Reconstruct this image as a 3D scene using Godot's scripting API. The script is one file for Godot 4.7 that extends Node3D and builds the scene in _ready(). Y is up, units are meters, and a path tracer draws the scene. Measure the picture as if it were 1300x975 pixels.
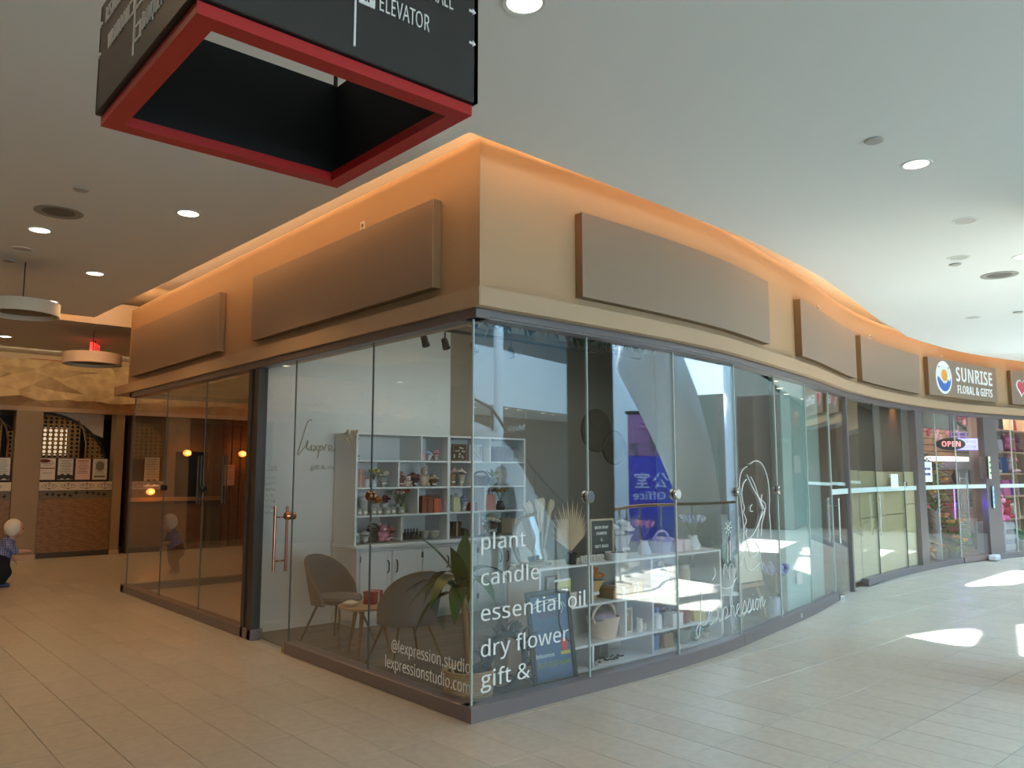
extends Node3D
# Mall shop corner. World: the glass corner of the shop stands at the origin, its left face runs along -Z, its right face along +X and curves away.

var M := {}
var used := {}
var rng := RandomNumberGenerator.new()
const FLAT := 0xFFFFFFFF
const CEIL := 3.75
const KX := [-1.0, 0.0, 1.0, 2.0, 2.9, 3.4, 4.4, 5.5, 6.6, 7.3, 8.7, 10.4, 12.3, 13.9, 16.0, 18.0, 21.0]
const KZ := [0.0, 0.0, 0.0, -0.01, -0.08, -0.16, -0.35, -0.57, -0.85, -1.02, -1.25, -1.39, -1.38, -1.15, -0.75, -0.3, 0.45]

# ------------------------------------------------------------------ geometry helpers
func cz(x: float) -> float:          # the curved line of the right shopfront
	var n := KX.size()
	var i := 0
	while i < n - 2 and x > KX[i + 1]:
		i += 1
	var t: float = (x - KX[i]) / (KX[i + 1] - KX[i])
	var m0: float = 0.0 if i == 0 else (KZ[i + 1] - KZ[i - 1]) / (KX[i + 1] - KX[i - 1])
	var m1: float = (KZ[i + 1] - KZ[i]) / (KX[i + 1] - KX[i]) if i + 2 >= n else (KZ[i + 2] - KZ[i]) / (KX[i + 2] - KX[i])
	var h: float = KX[i + 1] - KX[i]
	var t2 := t * t
	var t3 := t2 * t
	return (2 * t3 - 3 * t2 + 1) * KZ[i] + (t3 - 2 * t2 + t) * h * m0 + (-2 * t3 + 3 * t2) * KZ[i + 1] + (t3 - t2) * h * m1

func S() -> SurfaceTool:
	var st := SurfaceTool.new()
	st.begin(Mesh.PRIMITIVE_TRIANGLES)
	st.set_smooth_group(FLAT)
	return st

func tri(st: SurfaceTool, a: Vector3, b: Vector3, c: Vector3) -> void:   # seen anticlockwise from outside
	st.add_vertex(a)
	st.add_vertex(c)
	st.add_vertex(b)

func quad(st: SurfaceTool, a: Vector3, b: Vector3, c: Vector3, d: Vector3) -> void:
	tri(st, a, b, c)
	tri(st, a, c, d)

func cface(st: SurfaceTool, p: Array, mid: Vector3) -> void:             # a convex face turned away from mid
	var n: Vector3 = (p[1] - p[0]).cross(p[2] - p[0])
	var c := Vector3.ZERO
	for v in p:
		c += v
	c /= p.size()
	var out: bool = n.dot(c - mid) >= 0.0
	for i in range(1, p.size() - 1):
		if out:
			tri(st, p[0], p[i], p[i + 1])
		else:
			tri(st, p[0], p[i + 1], p[i])

func hexa(st: SurfaceTool, p: Array) -> void:     # eight corners: bottom four, then the four above them
	var c := Vector3.ZERO
	for v in p:
		c += v / 8.0
	for f in [[0, 1, 2, 3], [4, 5, 6, 7], [0, 1, 5, 4], [1, 2, 6, 5], [2, 3, 7, 6], [3, 0, 4, 7]]:
		cface(st, [p[f[0]], p[f[1]], p[f[2]], p[f[3]]], c)

func box(st: SurfaceTool, c: Vector3, s: Vector3, b := Basis(), ch := 0.0) -> void:
	var h := s * 0.5
	if ch <= 0.0:
		var p := []
		for y in [-1, 1]:
			for k in [[-1, -1], [1, -1], [1, 1], [-1, 1]]:
				p.append(c + b * Vector3(k[0] * h.x, y * h.y, k[1] * h.z))
		hexa(st, p)
		return
	ch = minf(ch, minf(h.x, minf(h.y, h.z)) * 0.9)
	var g := func(axis: int, sx: int, sy: int, sz: int) -> Vector3:
		var v := Vector3(sx * (h.x - ch), sy * (h.y - ch), sz * (h.z - ch))
		v[axis] = [sx, sy, sz][axis] * h[axis]
		return c + b * v
	for s1 in [-1, 1]:
		cface(st, [g.call(0, s1, -1, -1), g.call(0, s1, 1, -1), g.call(0, s1, 1, 1), g.call(0, s1, -1, 1)], c)
		cface(st, [g.call(1, -1, s1, -1), g.call(1, 1, s1, -1), g.call(1, 1, s1, 1), g.call(1, -1, s1, 1)], c)
		cface(st, [g.call(2, -1, -1, s1), g.call(2, 1, -1, s1), g.call(2, 1, 1, s1), g.call(2, -1, 1, s1)], c)
		for s2 in [-1, 1]:
			cface(st, [g.call(0, s1, s2, -1), g.call(0, s1, s2, 1), g.call(1, s1, s2, 1), g.call(1, s1, s2, -1)], c)
			cface(st, [g.call(0, s1, -1, s2), g.call(0, s1, 1, s2), g.call(2, s1, 1, s2), g.call(2, s1, -1, s2)], c)
			cface(st, [g.call(1, -1, s1, s2), g.call(1, 1, s1, s2), g.call(2, 1, s1, s2), g.call(2, -1, s1, s2)], c)
			for s3 in [-1, 1]:
				cface(st, [g.call(0, s1, s2, s3), g.call(1, s1, s2, s3), g.call(2, s1, s2, s3)], c)

func bx(st: SurfaceTool, x0: float, x1: float, y0: float, y1: float, z0: float, z1: float, ch := 0.0) -> void:
	box(st, Vector3(x0 + x1, y0 + y1, z0 + z1) * 0.5, Vector3(absf(x1 - x0), absf(y1 - y0), absf(z1 - z0)), Basis(), ch)

func lathe(st: SurfaceTool, prof: Array, xf := Transform3D(), seg := 20, wob := 0.0) -> void:   # [[radius, height], ...] from the bottom up
	var rings := []
	for q in prof:
		var ring := []
		for k in seg:
			var a := TAU * k / seg
			var r: float = q[0] * (1.0 + wob * sin(a * 5.0))
			ring.append(xf * Vector3(r * cos(a), q[1], -r * sin(a)))
		rings.append(ring)
	var grp := 1
	for i in range(prof.size() - 1):
		if i > 0:
			var d0 := Vector2(prof[i][0] - prof[i - 1][0], prof[i][1] - prof[i - 1][1])
			var d1 := Vector2(prof[i + 1][0] - prof[i][0], prof[i + 1][1] - prof[i][1])
			if absf(d0.angle_to(d1)) > 0.7:
				grp += 1
		st.set_smooth_group(grp)
		for k in seg:
			var j := (k + 1) % seg
			if prof[i][0] > 0.00001:
				tri(st, rings[i][k], rings[i][j], rings[i + 1][j])
			if prof[i + 1][0] > 0.00001:
				tri(st, rings[i][k], rings[i + 1][j], rings[i + 1][k])
	st.set_smooth_group(FLAT)

func upto(d: Vector3) -> Basis:      # a basis whose y points along d
	var y := d.normalized()
	var x := (Vector3.RIGHT if absf(y.x) < 0.9 else Vector3.BACK).cross(y).normalized()
	return Basis(x, y, x.cross(y))

func rod(st: SurfaceTool, a: Vector3, b: Vector3, r0: float, r1 := -1.0, seg := 10) -> void:
	if r1 < 0.0:
		r1 = r0
	var l := a.distance_to(b)
	lathe(st, [[0.0, 0.0], [r0, 0.0], [r1, l], [0.0, l]], Transform3D(upto(b - a), a), seg)

func smooth_line(p: Array, n := 4) -> Array:
	var out := []
	for i in range(p.size() - 1):
		var a = p[maxi(i - 1, 0)]
		var d = p[mini(i + 2, p.size() - 1)]
		for k in n:
			out.append(p[i].cubic_interpolate(p[i + 1], a, d, float(k) / n))
	out.append(p[-1])
	return out

func tube(st: SurfaceTool, p: Array, r: float, seg := 8, r_end := -1.0, flat_ratio := 1.0) -> void:
	if r_end < 0.0:
		r_end = r
	var rings := []
	var prev := Basis()
	for i in p.size():
		var d: Vector3 = (p[mini(i + 1, p.size() - 1)] - p[maxi(i - 1, 0)]).normalized()
		var b := upto(d) if i == 0 else Basis(Quaternion(prev.y, d) if prev.y.dot(d) > -0.999 else Quaternion()) * prev
		prev = b
		var rr := lerpf(r, r_end, float(i) / maxi(p.size() - 1, 1))
		var ring := []
		for k in seg:
			var a := TAU * k / seg
			ring.append(p[i] + b * Vector3(rr * cos(a), 0, -rr * sin(a) * flat_ratio))
		rings.append(ring)
	st.set_smooth_group(1)
	for i in range(p.size() - 1):
		for k in seg:
			var j := (k + 1) % seg
			quad(st, rings[i][k], rings[i][j], rings[i + 1][j], rings[i + 1][k])
	st.set_smooth_group(FLAT)
	var ra: Array = rings[0].duplicate()
	ra.reverse()
	for k in range(1, seg - 1):
		tri(st, ra[0], ra[k], ra[k + 1])
		tri(st, rings[-1][0], rings[-1][k], rings[-1][k + 1])

func ball(st: SurfaceTool, c: Vector3, r: Vector3, seg := 14, rings := 8, b := Basis()) -> void:
	var prof := []
	for i in rings + 1:
		var a := -PI / 2 + PI * i / rings
		prof.append([maxf(cos(a), 0.0) if i > 0 and i < rings else 0.0, sin(a)])
	lathe(st, prof, Transform3D(b * Basis.from_scale(r), c), seg)

func prism(st: SurfaceTool, poly: Array, xf: Transform3D, depth: float) -> void:   # outline in x, y; runs from z = 0 to depth
	var pp := PackedVector2Array(poly)
	if Geometry2D.is_polygon_clockwise(pp):      # in y-up terms Godot's clockwise test is mirrored; both ways end anticlockwise here
		pass
	var area := 0.0
	for i in pp.size():
		area += pp[i].cross(pp[(i + 1) % pp.size()])
	if area < 0.0:
		pp.reverse()
	var idx := Geometry2D.triangulate_polygon(pp)
	var f := func(v: Vector2, z: float) -> Vector3: return xf * Vector3(v.x, v.y, z)
	for i in range(0, idx.size(), 3):
		var a: Vector2 = pp[idx[i]]
		var b: Vector2 = pp[idx[i + 1]]
		var c: Vector2 = pp[idx[i + 2]]
		if (b - a).cross(c - a) < 0.0:
			var t := b
			b = c
			c = t
		tri(st, f.call(a, depth), f.call(b, depth), f.call(c, depth))
		tri(st, f.call(a, 0.0), f.call(c, 0.0), f.call(b, 0.0))
	for i in pp.size():
		var a: Vector2 = pp[i]
		var b: Vector2 = pp[(i + 1) % pp.size()]
		quad(st, f.call(a, 0.0), f.call(b, 0.0), f.call(b, depth), f.call(a, depth))

func slab(st: SurfaceTool, poly: Array, y0: float, y1: float) -> void:    # outline in x, z
	prism(st, poly, Transform3D(Basis(Vector3.RIGHT, Vector3.BACK, Vector3.DOWN), Vector3(0, y1, 0)), y1 - y0)

func along(x0: float, x1: float, off: float, step := 0.22) -> Array:      # points (x, z) of the curved front, moved outward by off
	var n := maxi(1, int(ceil((x1 - x0) / step)))
	var out := []
	for i in n + 1:
		var x := lerpf(x0, x1, float(i) / n)
		var t := Vector2(0.02, cz(x + 0.01) - cz(x - 0.01)).normalized()
		out.append(Vector2(x, cz(x)) + Vector2(-t.y, t.x) * off)
	return out

func curved(st: SurfaceTool, x0: float, x1: float, o0: float, o1: float, y0: float, y1: float, step := 0.22) -> void:
	var a := along(x0, x1, o0, step)
	var b := along(x0, x1, o1, step)
	var v := func(p: Vector2, y: float) -> Vector3: return Vector3(p.x, y, p.y)
	var n := a.size()
	for i in n - 1:
		var q := [v.call(a[i], y0), v.call(a[i + 1], y0), v.call(b[i + 1], y0), v.call(b[i], y0), v.call(a[i], y1), v.call(a[i + 1], y1), v.call(b[i + 1], y1), v.call(b[i], y1)]
		var c: Vector3 = (q[0] + q[6]) * 0.5
		for f in [[0, 1, 2, 3], [4, 5, 6, 7]]:
			cface(st, [q[f[0]], q[f[1]], q[f[2]], q[f[3]]], c)
		for f in [[0, 1, 5, 4], [2, 3, 7, 6]]:
			st.set_smooth_group(2 if f[0] == 0 else 3)
			cface(st, [q[f[0]], q[f[1]], q[f[2]], q[f[3]]], c)
		st.set_smooth_group(FLAT)
		if i == 0:
			cface(st, [q[0], q[3], q[7], q[4]], c)
		if i == n - 2:
			cface(st, [q[1], q[2], q[6], q[5]], c)

func blob(st: SurfaceTool, bones: Array, cell: float, k := 0.03) -> void:  # bones [a, b, ra, rb]: tapered capsules joined smoothly, meshed as surface nets
	var lo := Vector3.INF
	var hi := -Vector3.INF
	for b in bones:
		for e in [[b[0], b[2]], [b[1], b[3]]]:
			lo = lo.min(e[0] - Vector3.ONE * (e[1] + cell * 3))
			hi = hi.max(e[0] + Vector3.ONE * (e[1] + cell * 3))
	var n := Vector3i(((hi - lo) / cell).ceil()) + Vector3i.ONE
	var fld := PackedFloat32Array()
	fld.resize(n.x * n.y * n.z)
	fld.fill(1.0)
	for b in bones:
		var pa: Vector3 = b[0]
		var ab: Vector3 = b[1] - b[0]
		var l2 := maxf(ab.length_squared(), 1e-8)
		var rad := maxf(b[2], b[3]) + k + cell * 2
		var q0 := Vector3i(((pa.min(b[1]) - Vector3.ONE * rad - lo) / cell).floor()).clamp(Vector3i.ZERO, n - Vector3i.ONE)
		var q1 := Vector3i(((pa.max(b[1]) + Vector3.ONE * rad - lo) / cell).ceil()).clamp(Vector3i.ZERO, n - Vector3i.ONE)
		for z in range(q0.z, q1.z + 1):
			for y in range(q0.y, q1.y + 1):
				for x in range(q0.x, q1.x + 1):
					var p := lo + Vector3(x, y, z) * cell
					var t := clampf((p - pa).dot(ab) / l2, 0.0, 1.0)
					var d := p.distance_to(pa + ab * t) - lerpf(b[2], b[3], t)
					var at := (z * n.y + y) * n.x + x
					var e := fld[at]
					var hh := clampf(0.5 + 0.5 * (e - d) / k, 0.0, 1.0)
					fld[at] = lerpf(e, d, hh) - k * hh * (1.0 - hh)
	var vert := {}
	var sx := 1
	var sy := n.x
	var sz := n.x * n.y
	for z in n.z - 1:
		for y in n.y - 1:
			for x in n.x - 1:
				var at := z * sz + y * sy + x
				var inside := 0
				for c in 8:
					if fld[at + (c & 1) * sx + ((c >> 1) & 1) * sy + (c >> 2) * sz] < 0.0:
						inside += 1
				if inside == 0 or inside == 8:
					continue
				var sum := Vector3.ZERO
				var cnt := 0
				for e in [[0, 1], [2, 3], [4, 5], [6, 7], [0, 2], [1, 3], [4, 6], [5, 7], [0, 4], [1, 5], [2, 6], [3, 7]]:
					var u := Vector3(e[0] & 1, (e[0] >> 1) & 1, e[0] >> 2)
					var w := Vector3(e[1] & 1, (e[1] >> 1) & 1, e[1] >> 2)
					var fu := fld[at + int(u.x) * sx + int(u.y) * sy + int(u.z) * sz]
					var fw := fld[at + int(w.x) * sx + int(w.y) * sy + int(w.z) * sz]
					if (fu < 0.0) != (fw < 0.0):
						sum += u.lerp(w, fu / (fu - fw))
						cnt += 1
				vert[at] = lo + (Vector3(x, y, z) + sum / cnt) * cell
	st.set_smooth_group(1)
	for at in vert:
		var x: int = at % n.x
		var y: int = (at / n.x) % n.y
		var z: int = at / sz
		var f0 := fld[at] < 0.0
		for ax in [[sx, sy, sz, x], [sy, sz, sx, y], [sz, sx, sy, z]]:
			var f1 := fld[at + ax[0]] < 0.0
			if f0 == f1:
				continue
			if vert.has(at - ax[1]) and vert.has(at - ax[2]) and vert.has(at - ax[1] - ax[2]):
				var q := [vert[at], vert[at - ax[1]], vert[at - ax[1] - ax[2]], vert[at - ax[2]]]
				if not f0:
					q.reverse()
				quad(st, q[0], q[1], q[2], q[3])
	st.set_smooth_group(FLAT)

# ------------------------------------------------------------------ naming helpers
func num(s: String) -> String:
	if not used.has(s):
		used[s] = 0
		return s
	used[s] += 1
	return "%s_%03d" % [s, used[s]]

func tag(o: Node, label: String, category := "", group := "", kind := "") -> Node:
	if label: o.set_meta("label", label)
	if category: o.set_meta("category", category)
	if group: o.set_meta("group", group)
	if kind: o.set_meta("kind", kind)
	return o

func thing(called: String, label: String, category: String, at := Vector3.ZERO, turn := 0.0, group := "") -> Node3D:
	var o := Node3D.new()
	o.name = num(called)
	add_child(o)
	o.position = at
	o.rotation.y = turn
	tag(o, label, category, group)
	return o

func fin(st: SurfaceTool) -> ArrayMesh:
	st.generate_normals()
	return st.commit()

func part(called: String, st, m: Material, parent: Node, label := "") -> MeshInstance3D:
	var o := MeshInstance3D.new()
	o.name = called
	o.mesh = st if st is Mesh else fin(st)
	o.material_override = m
	parent.add_child(o, true)
	if called in ["print", "picture_print", "trinkets", "pebbles", "cloth_dots", "print_marks", "marks", "skyline_print", "blossom_print", "tufts", "dried_petals", "filling", "tissue_fill", "pictogram_mark", "weave"]:
		o.set_meta("kind", "stuff")
	if label: o.set_meta("label", label)
	return o

func solo(called: String, st, m: Material, label: String, category: String, group := "", at := Vector3.ZERO, turn := 0.0) -> MeshInstance3D:
	var o := part(num(called), st, m, self)
	o.position = at
	o.rotation.y = turn
	tag(o, label, category, group)
	return o

func struct(called: String, st, m: Material, label: String) -> MeshInstance3D:
	var o := part(called, st, m, self)
	tag(o, label, called.get_slice("_", 0), "", "structure")
	return o

func frame3(called: String, label: String, category: String) -> Node3D:
	var o := Node3D.new()
	o.name = called
	add_child(o)
	tag(o, label, category, "", "structure")
	return o

func words(s: String, cap: float, m: Material, parent: Node, at: Vector3, right: Vector3, up: Vector3, width := 0.0, bold := false, center := false, called := "lettering", deep := 0.003) -> void:
	var f := SystemFont.new()
	f.font_names = PackedStringArray(["Droid Sans"])
	f.font_weight = 700 if bold else 400
	var t := TextMesh.new()
	t.font = f
	t.font_size = 64
	t.pixel_size = cap / (0.714 * 64.0)
	t.depth = deep
	t.curve_step = 2.0
	t.horizontal_alignment = HORIZONTAL_ALIGNMENT_LEFT
	t.vertical_alignment = VERTICAL_ALIGNMENT_TOP
	t.text = "H"
	var base := t.get_aabb().position.y
	t.text = s
	var bb := t.get_aabb()
	var sx := 1.0 if width <= 0.0 or bb.size.x <= 0.0 else width / bb.size.x
	var o := MeshInstance3D.new()
	o.name = called
	o.mesh = t
	o.material_override = m
	var left := bb.position.x * sx
	if center:
		left = (bb.position.x + bb.size.x * 0.5) * sx
	var n := right.cross(up)
	o.transform = Transform3D(Basis(right * sx, up, n), at - right * left - up * base + n * deep * 0.5)
	parent.add_child(o, true)

# ------------------------------------------------------------------ materials
func mat(called: String, c: Color, rough := 0.6, metal := 0.0) -> StandardMaterial3D:
	var m := StandardMaterial3D.new()
	m.resource_name = called
	m.albedo_color = c
	m.roughness = rough
	m.metallic = metal
	M[called] = m
	return m

func C8(r: int, g: int, b: int) -> Color:
	return Color(r / 255.0, g / 255.0, b / 255.0)

func col(r: int, g: int, b: int, rough := 0.6, metal := 0.0) -> StandardMaterial3D:     # a plain colour, shared
	var k := "colour_%d_%d_%d_%d_%d" % [r, g, b, int(rough * 100), int(metal * 100)]
	if not M.has(k):
		mat(k, C8(r, g, b), rough, metal)
	return M[k]

func noise_tex(seed_: int, freq: float, a: Color, b: Color, size := 512, octaves := 4, stretch := 1) -> NoiseTexture2D:
	var n := FastNoiseLite.new()
	n.seed = seed_
	n.frequency = freq
	n.fractal_octaves = octaves
	var t := NoiseTexture2D.new()
	t.width = size
	t.height = size / stretch
	t.seamless = true
	t.noise = n
	var g := Gradient.new()
	g.colors = PackedColorArray([a, b])
	g.offsets = PackedFloat32Array([0.25, 0.75])
	t.color_ramp = g
	return t

func triplanar(m: StandardMaterial3D, t: Texture2D, scale: Vector3) -> void:
	m.albedo_texture = t
	m.uv1_triplanar = true
	m.uv1_world_triplanar = true
	m.uv1_scale = scale

func glassy(called: String, alpha := 0.012, c := Color(0.35, 0.45, 0.42)) -> StandardMaterial3D:
	var m := mat(called, Color(c.r, c.g, c.b, alpha), 0.0)
	m.transparency = BaseMaterial3D.TRANSPARENCY_ALPHA
	m.cull_mode = BaseMaterial3D.CULL_DISABLED
	return m

func glow(called: String, c: Color, e: float) -> StandardMaterial3D:
	var m := mat(called, Color(0.9, 0.9, 0.9), 0.5)
	m.emission_enabled = true
	m.emission = c
	m.emission_energy_multiplier = e
	return m

func make_materials() -> void:
	var a: StandardMaterial3D
	for i in 3:
		a = mat("floor_tile_%d" % i, Color.WHITE, [0.3, 0.33, 0.36][i])
		var k: float = [1.0, 0.988, 0.976][i]
		triplanar(a, noise_tex(5 + i, 0.02, Color(0.73 * k, 0.705 * k, 0.65 * k), Color(0.70 * k, 0.672 * k, 0.617 * k), 512, 5), Vector3(1.1, 1.1, 1.1))
	mat("grout", C8(105, 95, 84), 0.9)
	for i in 3:
		a = mat("plank_%d" % i, Color.WHITE, 0.45)
		var k: float = [1.0, 0.9, 1.1][i]
		triplanar(a, noise_tex(21 + i, 0.03, Color(0.42 * k, 0.385 * k, 0.34 * k), Color(0.34 * k, 0.31 * k, 0.275 * k), 512, 5), Vector3(0.7, 3.0, 6.0))
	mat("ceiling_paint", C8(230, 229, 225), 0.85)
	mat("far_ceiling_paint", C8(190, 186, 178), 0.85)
	mat("cove_paint", C8(232, 222, 208), 0.8)
	mat("fascia_paint", C8(180, 148, 112), 0.55)
	mat("ledge_paint", C8(188, 158, 126), 0.55)
	mat("header_metal", C8(128, 118, 116), 0.38, 0.45)
	mat("curb_metal", C8(132, 122, 122), 0.42, 0.4)
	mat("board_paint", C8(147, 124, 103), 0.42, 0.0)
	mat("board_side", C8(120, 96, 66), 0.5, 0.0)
	mat("frame_dark", C8(72, 66, 60), 0.45, 0.3)
	mat("white_paint", C8(222, 222, 216), 0.6)
	mat("shelf_white", C8(226, 228, 226), 0.5)
	mat("trim_white", C8(226, 224, 216), 0.5)
	mat("taupe_paint", C8(150, 136, 120), 0.7)
	mat("steel", C8(200, 198, 194), 0.22, 1.0)
	mat("copper", C8(176, 120, 92), 0.28, 1.0)
	mat("brass", C8(200, 160, 90), 0.3, 1.0)
	mat("black", C8(18, 17, 17), 0.5)
	mat("soft_black", C8(40, 38, 36), 0.7)
	mat("seal", C8(92, 98, 94), 0.4)
	mat("light_seal", C8(178, 190, 184), 0.3)
	mat("vinyl", C8(232, 234, 230), 0.6)
	glassy("glass")
	glassy("thin_glass", 0.03)
	mat("kraft", Color.WHITE, 0.8)
	triplanar(M.kraft, noise_tex(44, 0.012, C8(190, 158, 116), C8(170, 138, 98), 512, 4), Vector3(0.6, 0.6, 0.6))
	mat("far_wall_paint", C8(150, 126, 96), 0.7)
	mat("wood", Color.WHITE, 0.5)
	triplanar(M.wood, noise_tex(61, 0.02, C8(150, 110, 66), C8(120, 84, 48), 512, 4), Vector3(0.6, 4.0, 0.6))
	mat("light_wood", Color.WHITE, 0.5)
	triplanar(M.light_wood, noise_tex(63, 0.02, C8(190, 158, 122), C8(160, 126, 92), 512, 4), Vector3(5.0, 0.8, 5.0))
	mat("wicker", C8(180, 148, 106), 0.75)
	mat("velvet", C8(98, 95, 91), 0.85)
	M.velvet.rim_enabled = true
	M.velvet.rim = 0.5
	M.velvet.rim_tint = 0.4
	mat("leaf", C8(58, 82, 34), 0.42)
	M.leaf.backlight_enabled = true
	M.leaf.backlight = Color(0.1, 0.16, 0.04)
	mat("leaf_dark", C8(40, 66, 50), 0.5)
	mat("leaf_lime", C8(120, 140, 50), 0.5)
	mat("soil", C8(52, 40, 32), 0.9)
	mat("red_paint", C8(176, 30, 26), 0.42)
	mat("sign_black", C8(50, 45, 41), 0.4)
	mat("sign_inside", C8(9, 9, 10), 0.7)
	mat("yellow_paper", C8(214, 204, 158), 0.75)
	mat("teal_film", C8(172, 208, 202), 0.35)
	mat("atrium_white", C8(236, 238, 240), 0.6)
	glow("lamp_face", Color(1.0, 0.93, 0.8), 6.0)
	glow("cove_glow", Color(1.0, 0.72, 0.45), 2.2)
	glow("exit_red", Color(1.0, 0.10, 0.10), 1.3)
	glow("amber", Color(1.0, 0.6, 0.25), 2.0)
	glow("panel_glow", Color(1.0, 0.9, 0.75), 0.75)
	glow("led_blue", Color(0.25, 0.28, 1.0), 2.2)
	glow("led_red", Color(1.0, 0.12, 0.16), 1.6)
	glow("led_violet", Color(0.6, 0.2, 1.0), 1.6)
	glow("white_tube", Color(0.95, 0.97, 1.0), 2.2)
	mat("brass_dark", C8(120, 98, 66), 0.35, 0.8)
	mat("mirror", C8(225, 228, 228), 0.02, 1.0)
	mat("slat_wood", Color.WHITE, 0.55)
	triplanar(M.slat_wood, noise_tex(71, 0.02, C8(206, 176, 146), C8(182, 148, 116), 512, 4), Vector3(0.7, 5.0, 0.7))
	mat("plaid", Color.WHITE, 0.9)
	var im := Image.create(64, 64, false, Image.FORMAT_RGB8)
	im.fill(C8(104, 120, 164))
	for i in 4:
		im.fill_rect(Rect2i(i * 16, 0, 6, 64), C8(62, 74, 120))
		im.fill_rect(Rect2i(0, i * 16 + 9, 64, 2), C8(206, 196, 196))
	triplanar(M.plaid, ImageTexture.create_from_image(im), Vector3(9, 9, 9))

# ------------------------------------------------------------------ the scene
func _ready() -> void:
	rng.seed = 7
	# camera
	var cam := Camera3D.new()
	cam.name = "camera"
	cam.position = Vector3(-3.311, 1.6, 4.166)
	cam.rotation = Vector3(0.1111, deg_to_rad(-41.3), 0.0)
	cam.fov = 51.4
	cam.near = 0.05
	cam.far = 200.0
	add_child(cam)
	cam.current = true
	# sky and exposure
	var we := WorldEnvironment.new()
	we.name = "world_environment"
	var e := Environment.new()
	e.background_mode = Environment.BG_SKY
	var sm := ProceduralSkyMaterial.new()
	sm.sky_top_color = Color(0.30, 0.48, 0.82)
	sm.sky_horizon_color = Color(0.72, 0.80, 0.92)
	sm.ground_bottom_color = Color(0.35, 0.33, 0.30)
	sm.ground_horizon_color = Color(0.6, 0.62, 0.64)
	e.sky = Sky.new()
	e.sky.sky_material = sm
	e.tonemap_mode = Environment.TONE_MAPPER_LINEAR
	e.tonemap_exposure = 1.0
	e.sdfgi_enabled = true
	e.ssao_enabled = true
	e.ssil_enabled = true
	we.environment = e
	add_child(we)
	# sun through openings cut in the unseen atrium roof
	var sun := DirectionalLight3D.new()
	sun.name = "sun"
	sun.light_color = Color(0.94, 0.98, 1.0)
	sun.light_energy = 15.0
	sun.light_angular_distance = 0.5
	sun.shadow_enabled = true
	add_child(sun)
	sun.look_at_from_position(Vector3.ZERO, -SUN)
	# unseen daylight lamps under the atrium roof, lighting the mirrored walls
	for p in [[Vector3(6.5, 8.9, 8.0), Vector2(5.0, 5.0), 1.0], [Vector3(13.0, 8.9, 7.0), Vector2(6.0, 5.0), 1.0], [Vector3(20.5, 8.9, 7.0), Vector2(6.0, 6.0), 1.0]]:
		area("unseen_roof_light", p[0], Vector3.DOWN, p[1], Color(0.68, 0.88, 1.0), DAY * p[2] * p[1].x * p[1].y)
	# unseen daylight lamps at far right and behind the camera, lighting the walkway
	area("unseen_east_light", Vector3(26.0, 6.7, 7.5), Vector3(-1, -0.12, -0.1).normalized(), Vector2(9.0, 4.0), Color(0.80, 0.93, 1.0), EAST * 36.0)
	area("unseen_back_light", Vector3(-2.0, 1.9, 17.9), Vector3(0, 0, -1), Vector2(7.0, 3.2), Color(0.82, 0.94, 1.0), BACK * 22.4)
	# ceiling cove lamps are made with the cove, downlights with their fittings
	make_materials()
	build_shell()
	build_floor()
	build_kiosk()
	build_glass()
	build_cove()
	build_ceiling_things()
	build_sign_cube()
	build_sign_boards()
	build_far_shop()
	build_interior()
	build_bookcase()
	build_display()
	build_decals()
	build_right_shops()
	build_atrium()
	build_people()

const FAR := 3.85
const SUN := Vector3(0.086, 0.819, 0.567)      # towards the sun
const DAY := 4.6
const EAST := 1.2
const BACK := 4.8

func area(called: String, at: Vector3, dir: Vector3, size: Vector2, c: Color, energy: float, long := Vector3.ZERO) -> void:
	var l := AreaLight3D.new()
	l.name = called
	l.area_size = size
	l.light_color = c
	l.light_energy = energy
	l.area_normalize_energy = true
	l.area_range = 40.0
	l.shadow_enabled = true
	add_child(l, true)
	var z := -dir.normalized()
	var x := long if long != Vector3.ZERO else (Vector3.RIGHT if absf(dir.x) < 0.9 else Vector3.BACK)
	x = (x - z * x.dot(z)).normalized()
	l.transform = Transform3D(Basis(x, z.cross(x), z), at)

func lamp(called: String, at: Vector3, c: Color, energy: float, size := 0.06) -> void:
	var l := OmniLight3D.new()
	l.name = called
	l.position = at
	l.light_color = c
	l.light_energy = energy
	l.light_size = size
	l.omni_range = 40.0
	l.omni_attenuation = 2.0
	l.shadow_enabled = true
	add_child(l, true)

func spot(called: String, at: Vector3, to: Vector3, c: Color, energy: float, angle := 60.0, size := 0.06, soft := 0.6) -> void:
	var l := SpotLight3D.new()
	l.name = called
	l.light_color = c
	l.light_energy = energy
	l.light_size = size
	l.spot_range = 40.0
	l.spot_attenuation = 2.0
	l.spot_angle = angle
	l.spot_angle_attenuation = soft
	l.shadow_enabled = true
	add_child(l, true)
	l.look_at_from_position(at, to, Vector3.RIGHT if absf((to - at).normalized().y) > 0.9 else Vector3.UP)

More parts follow.
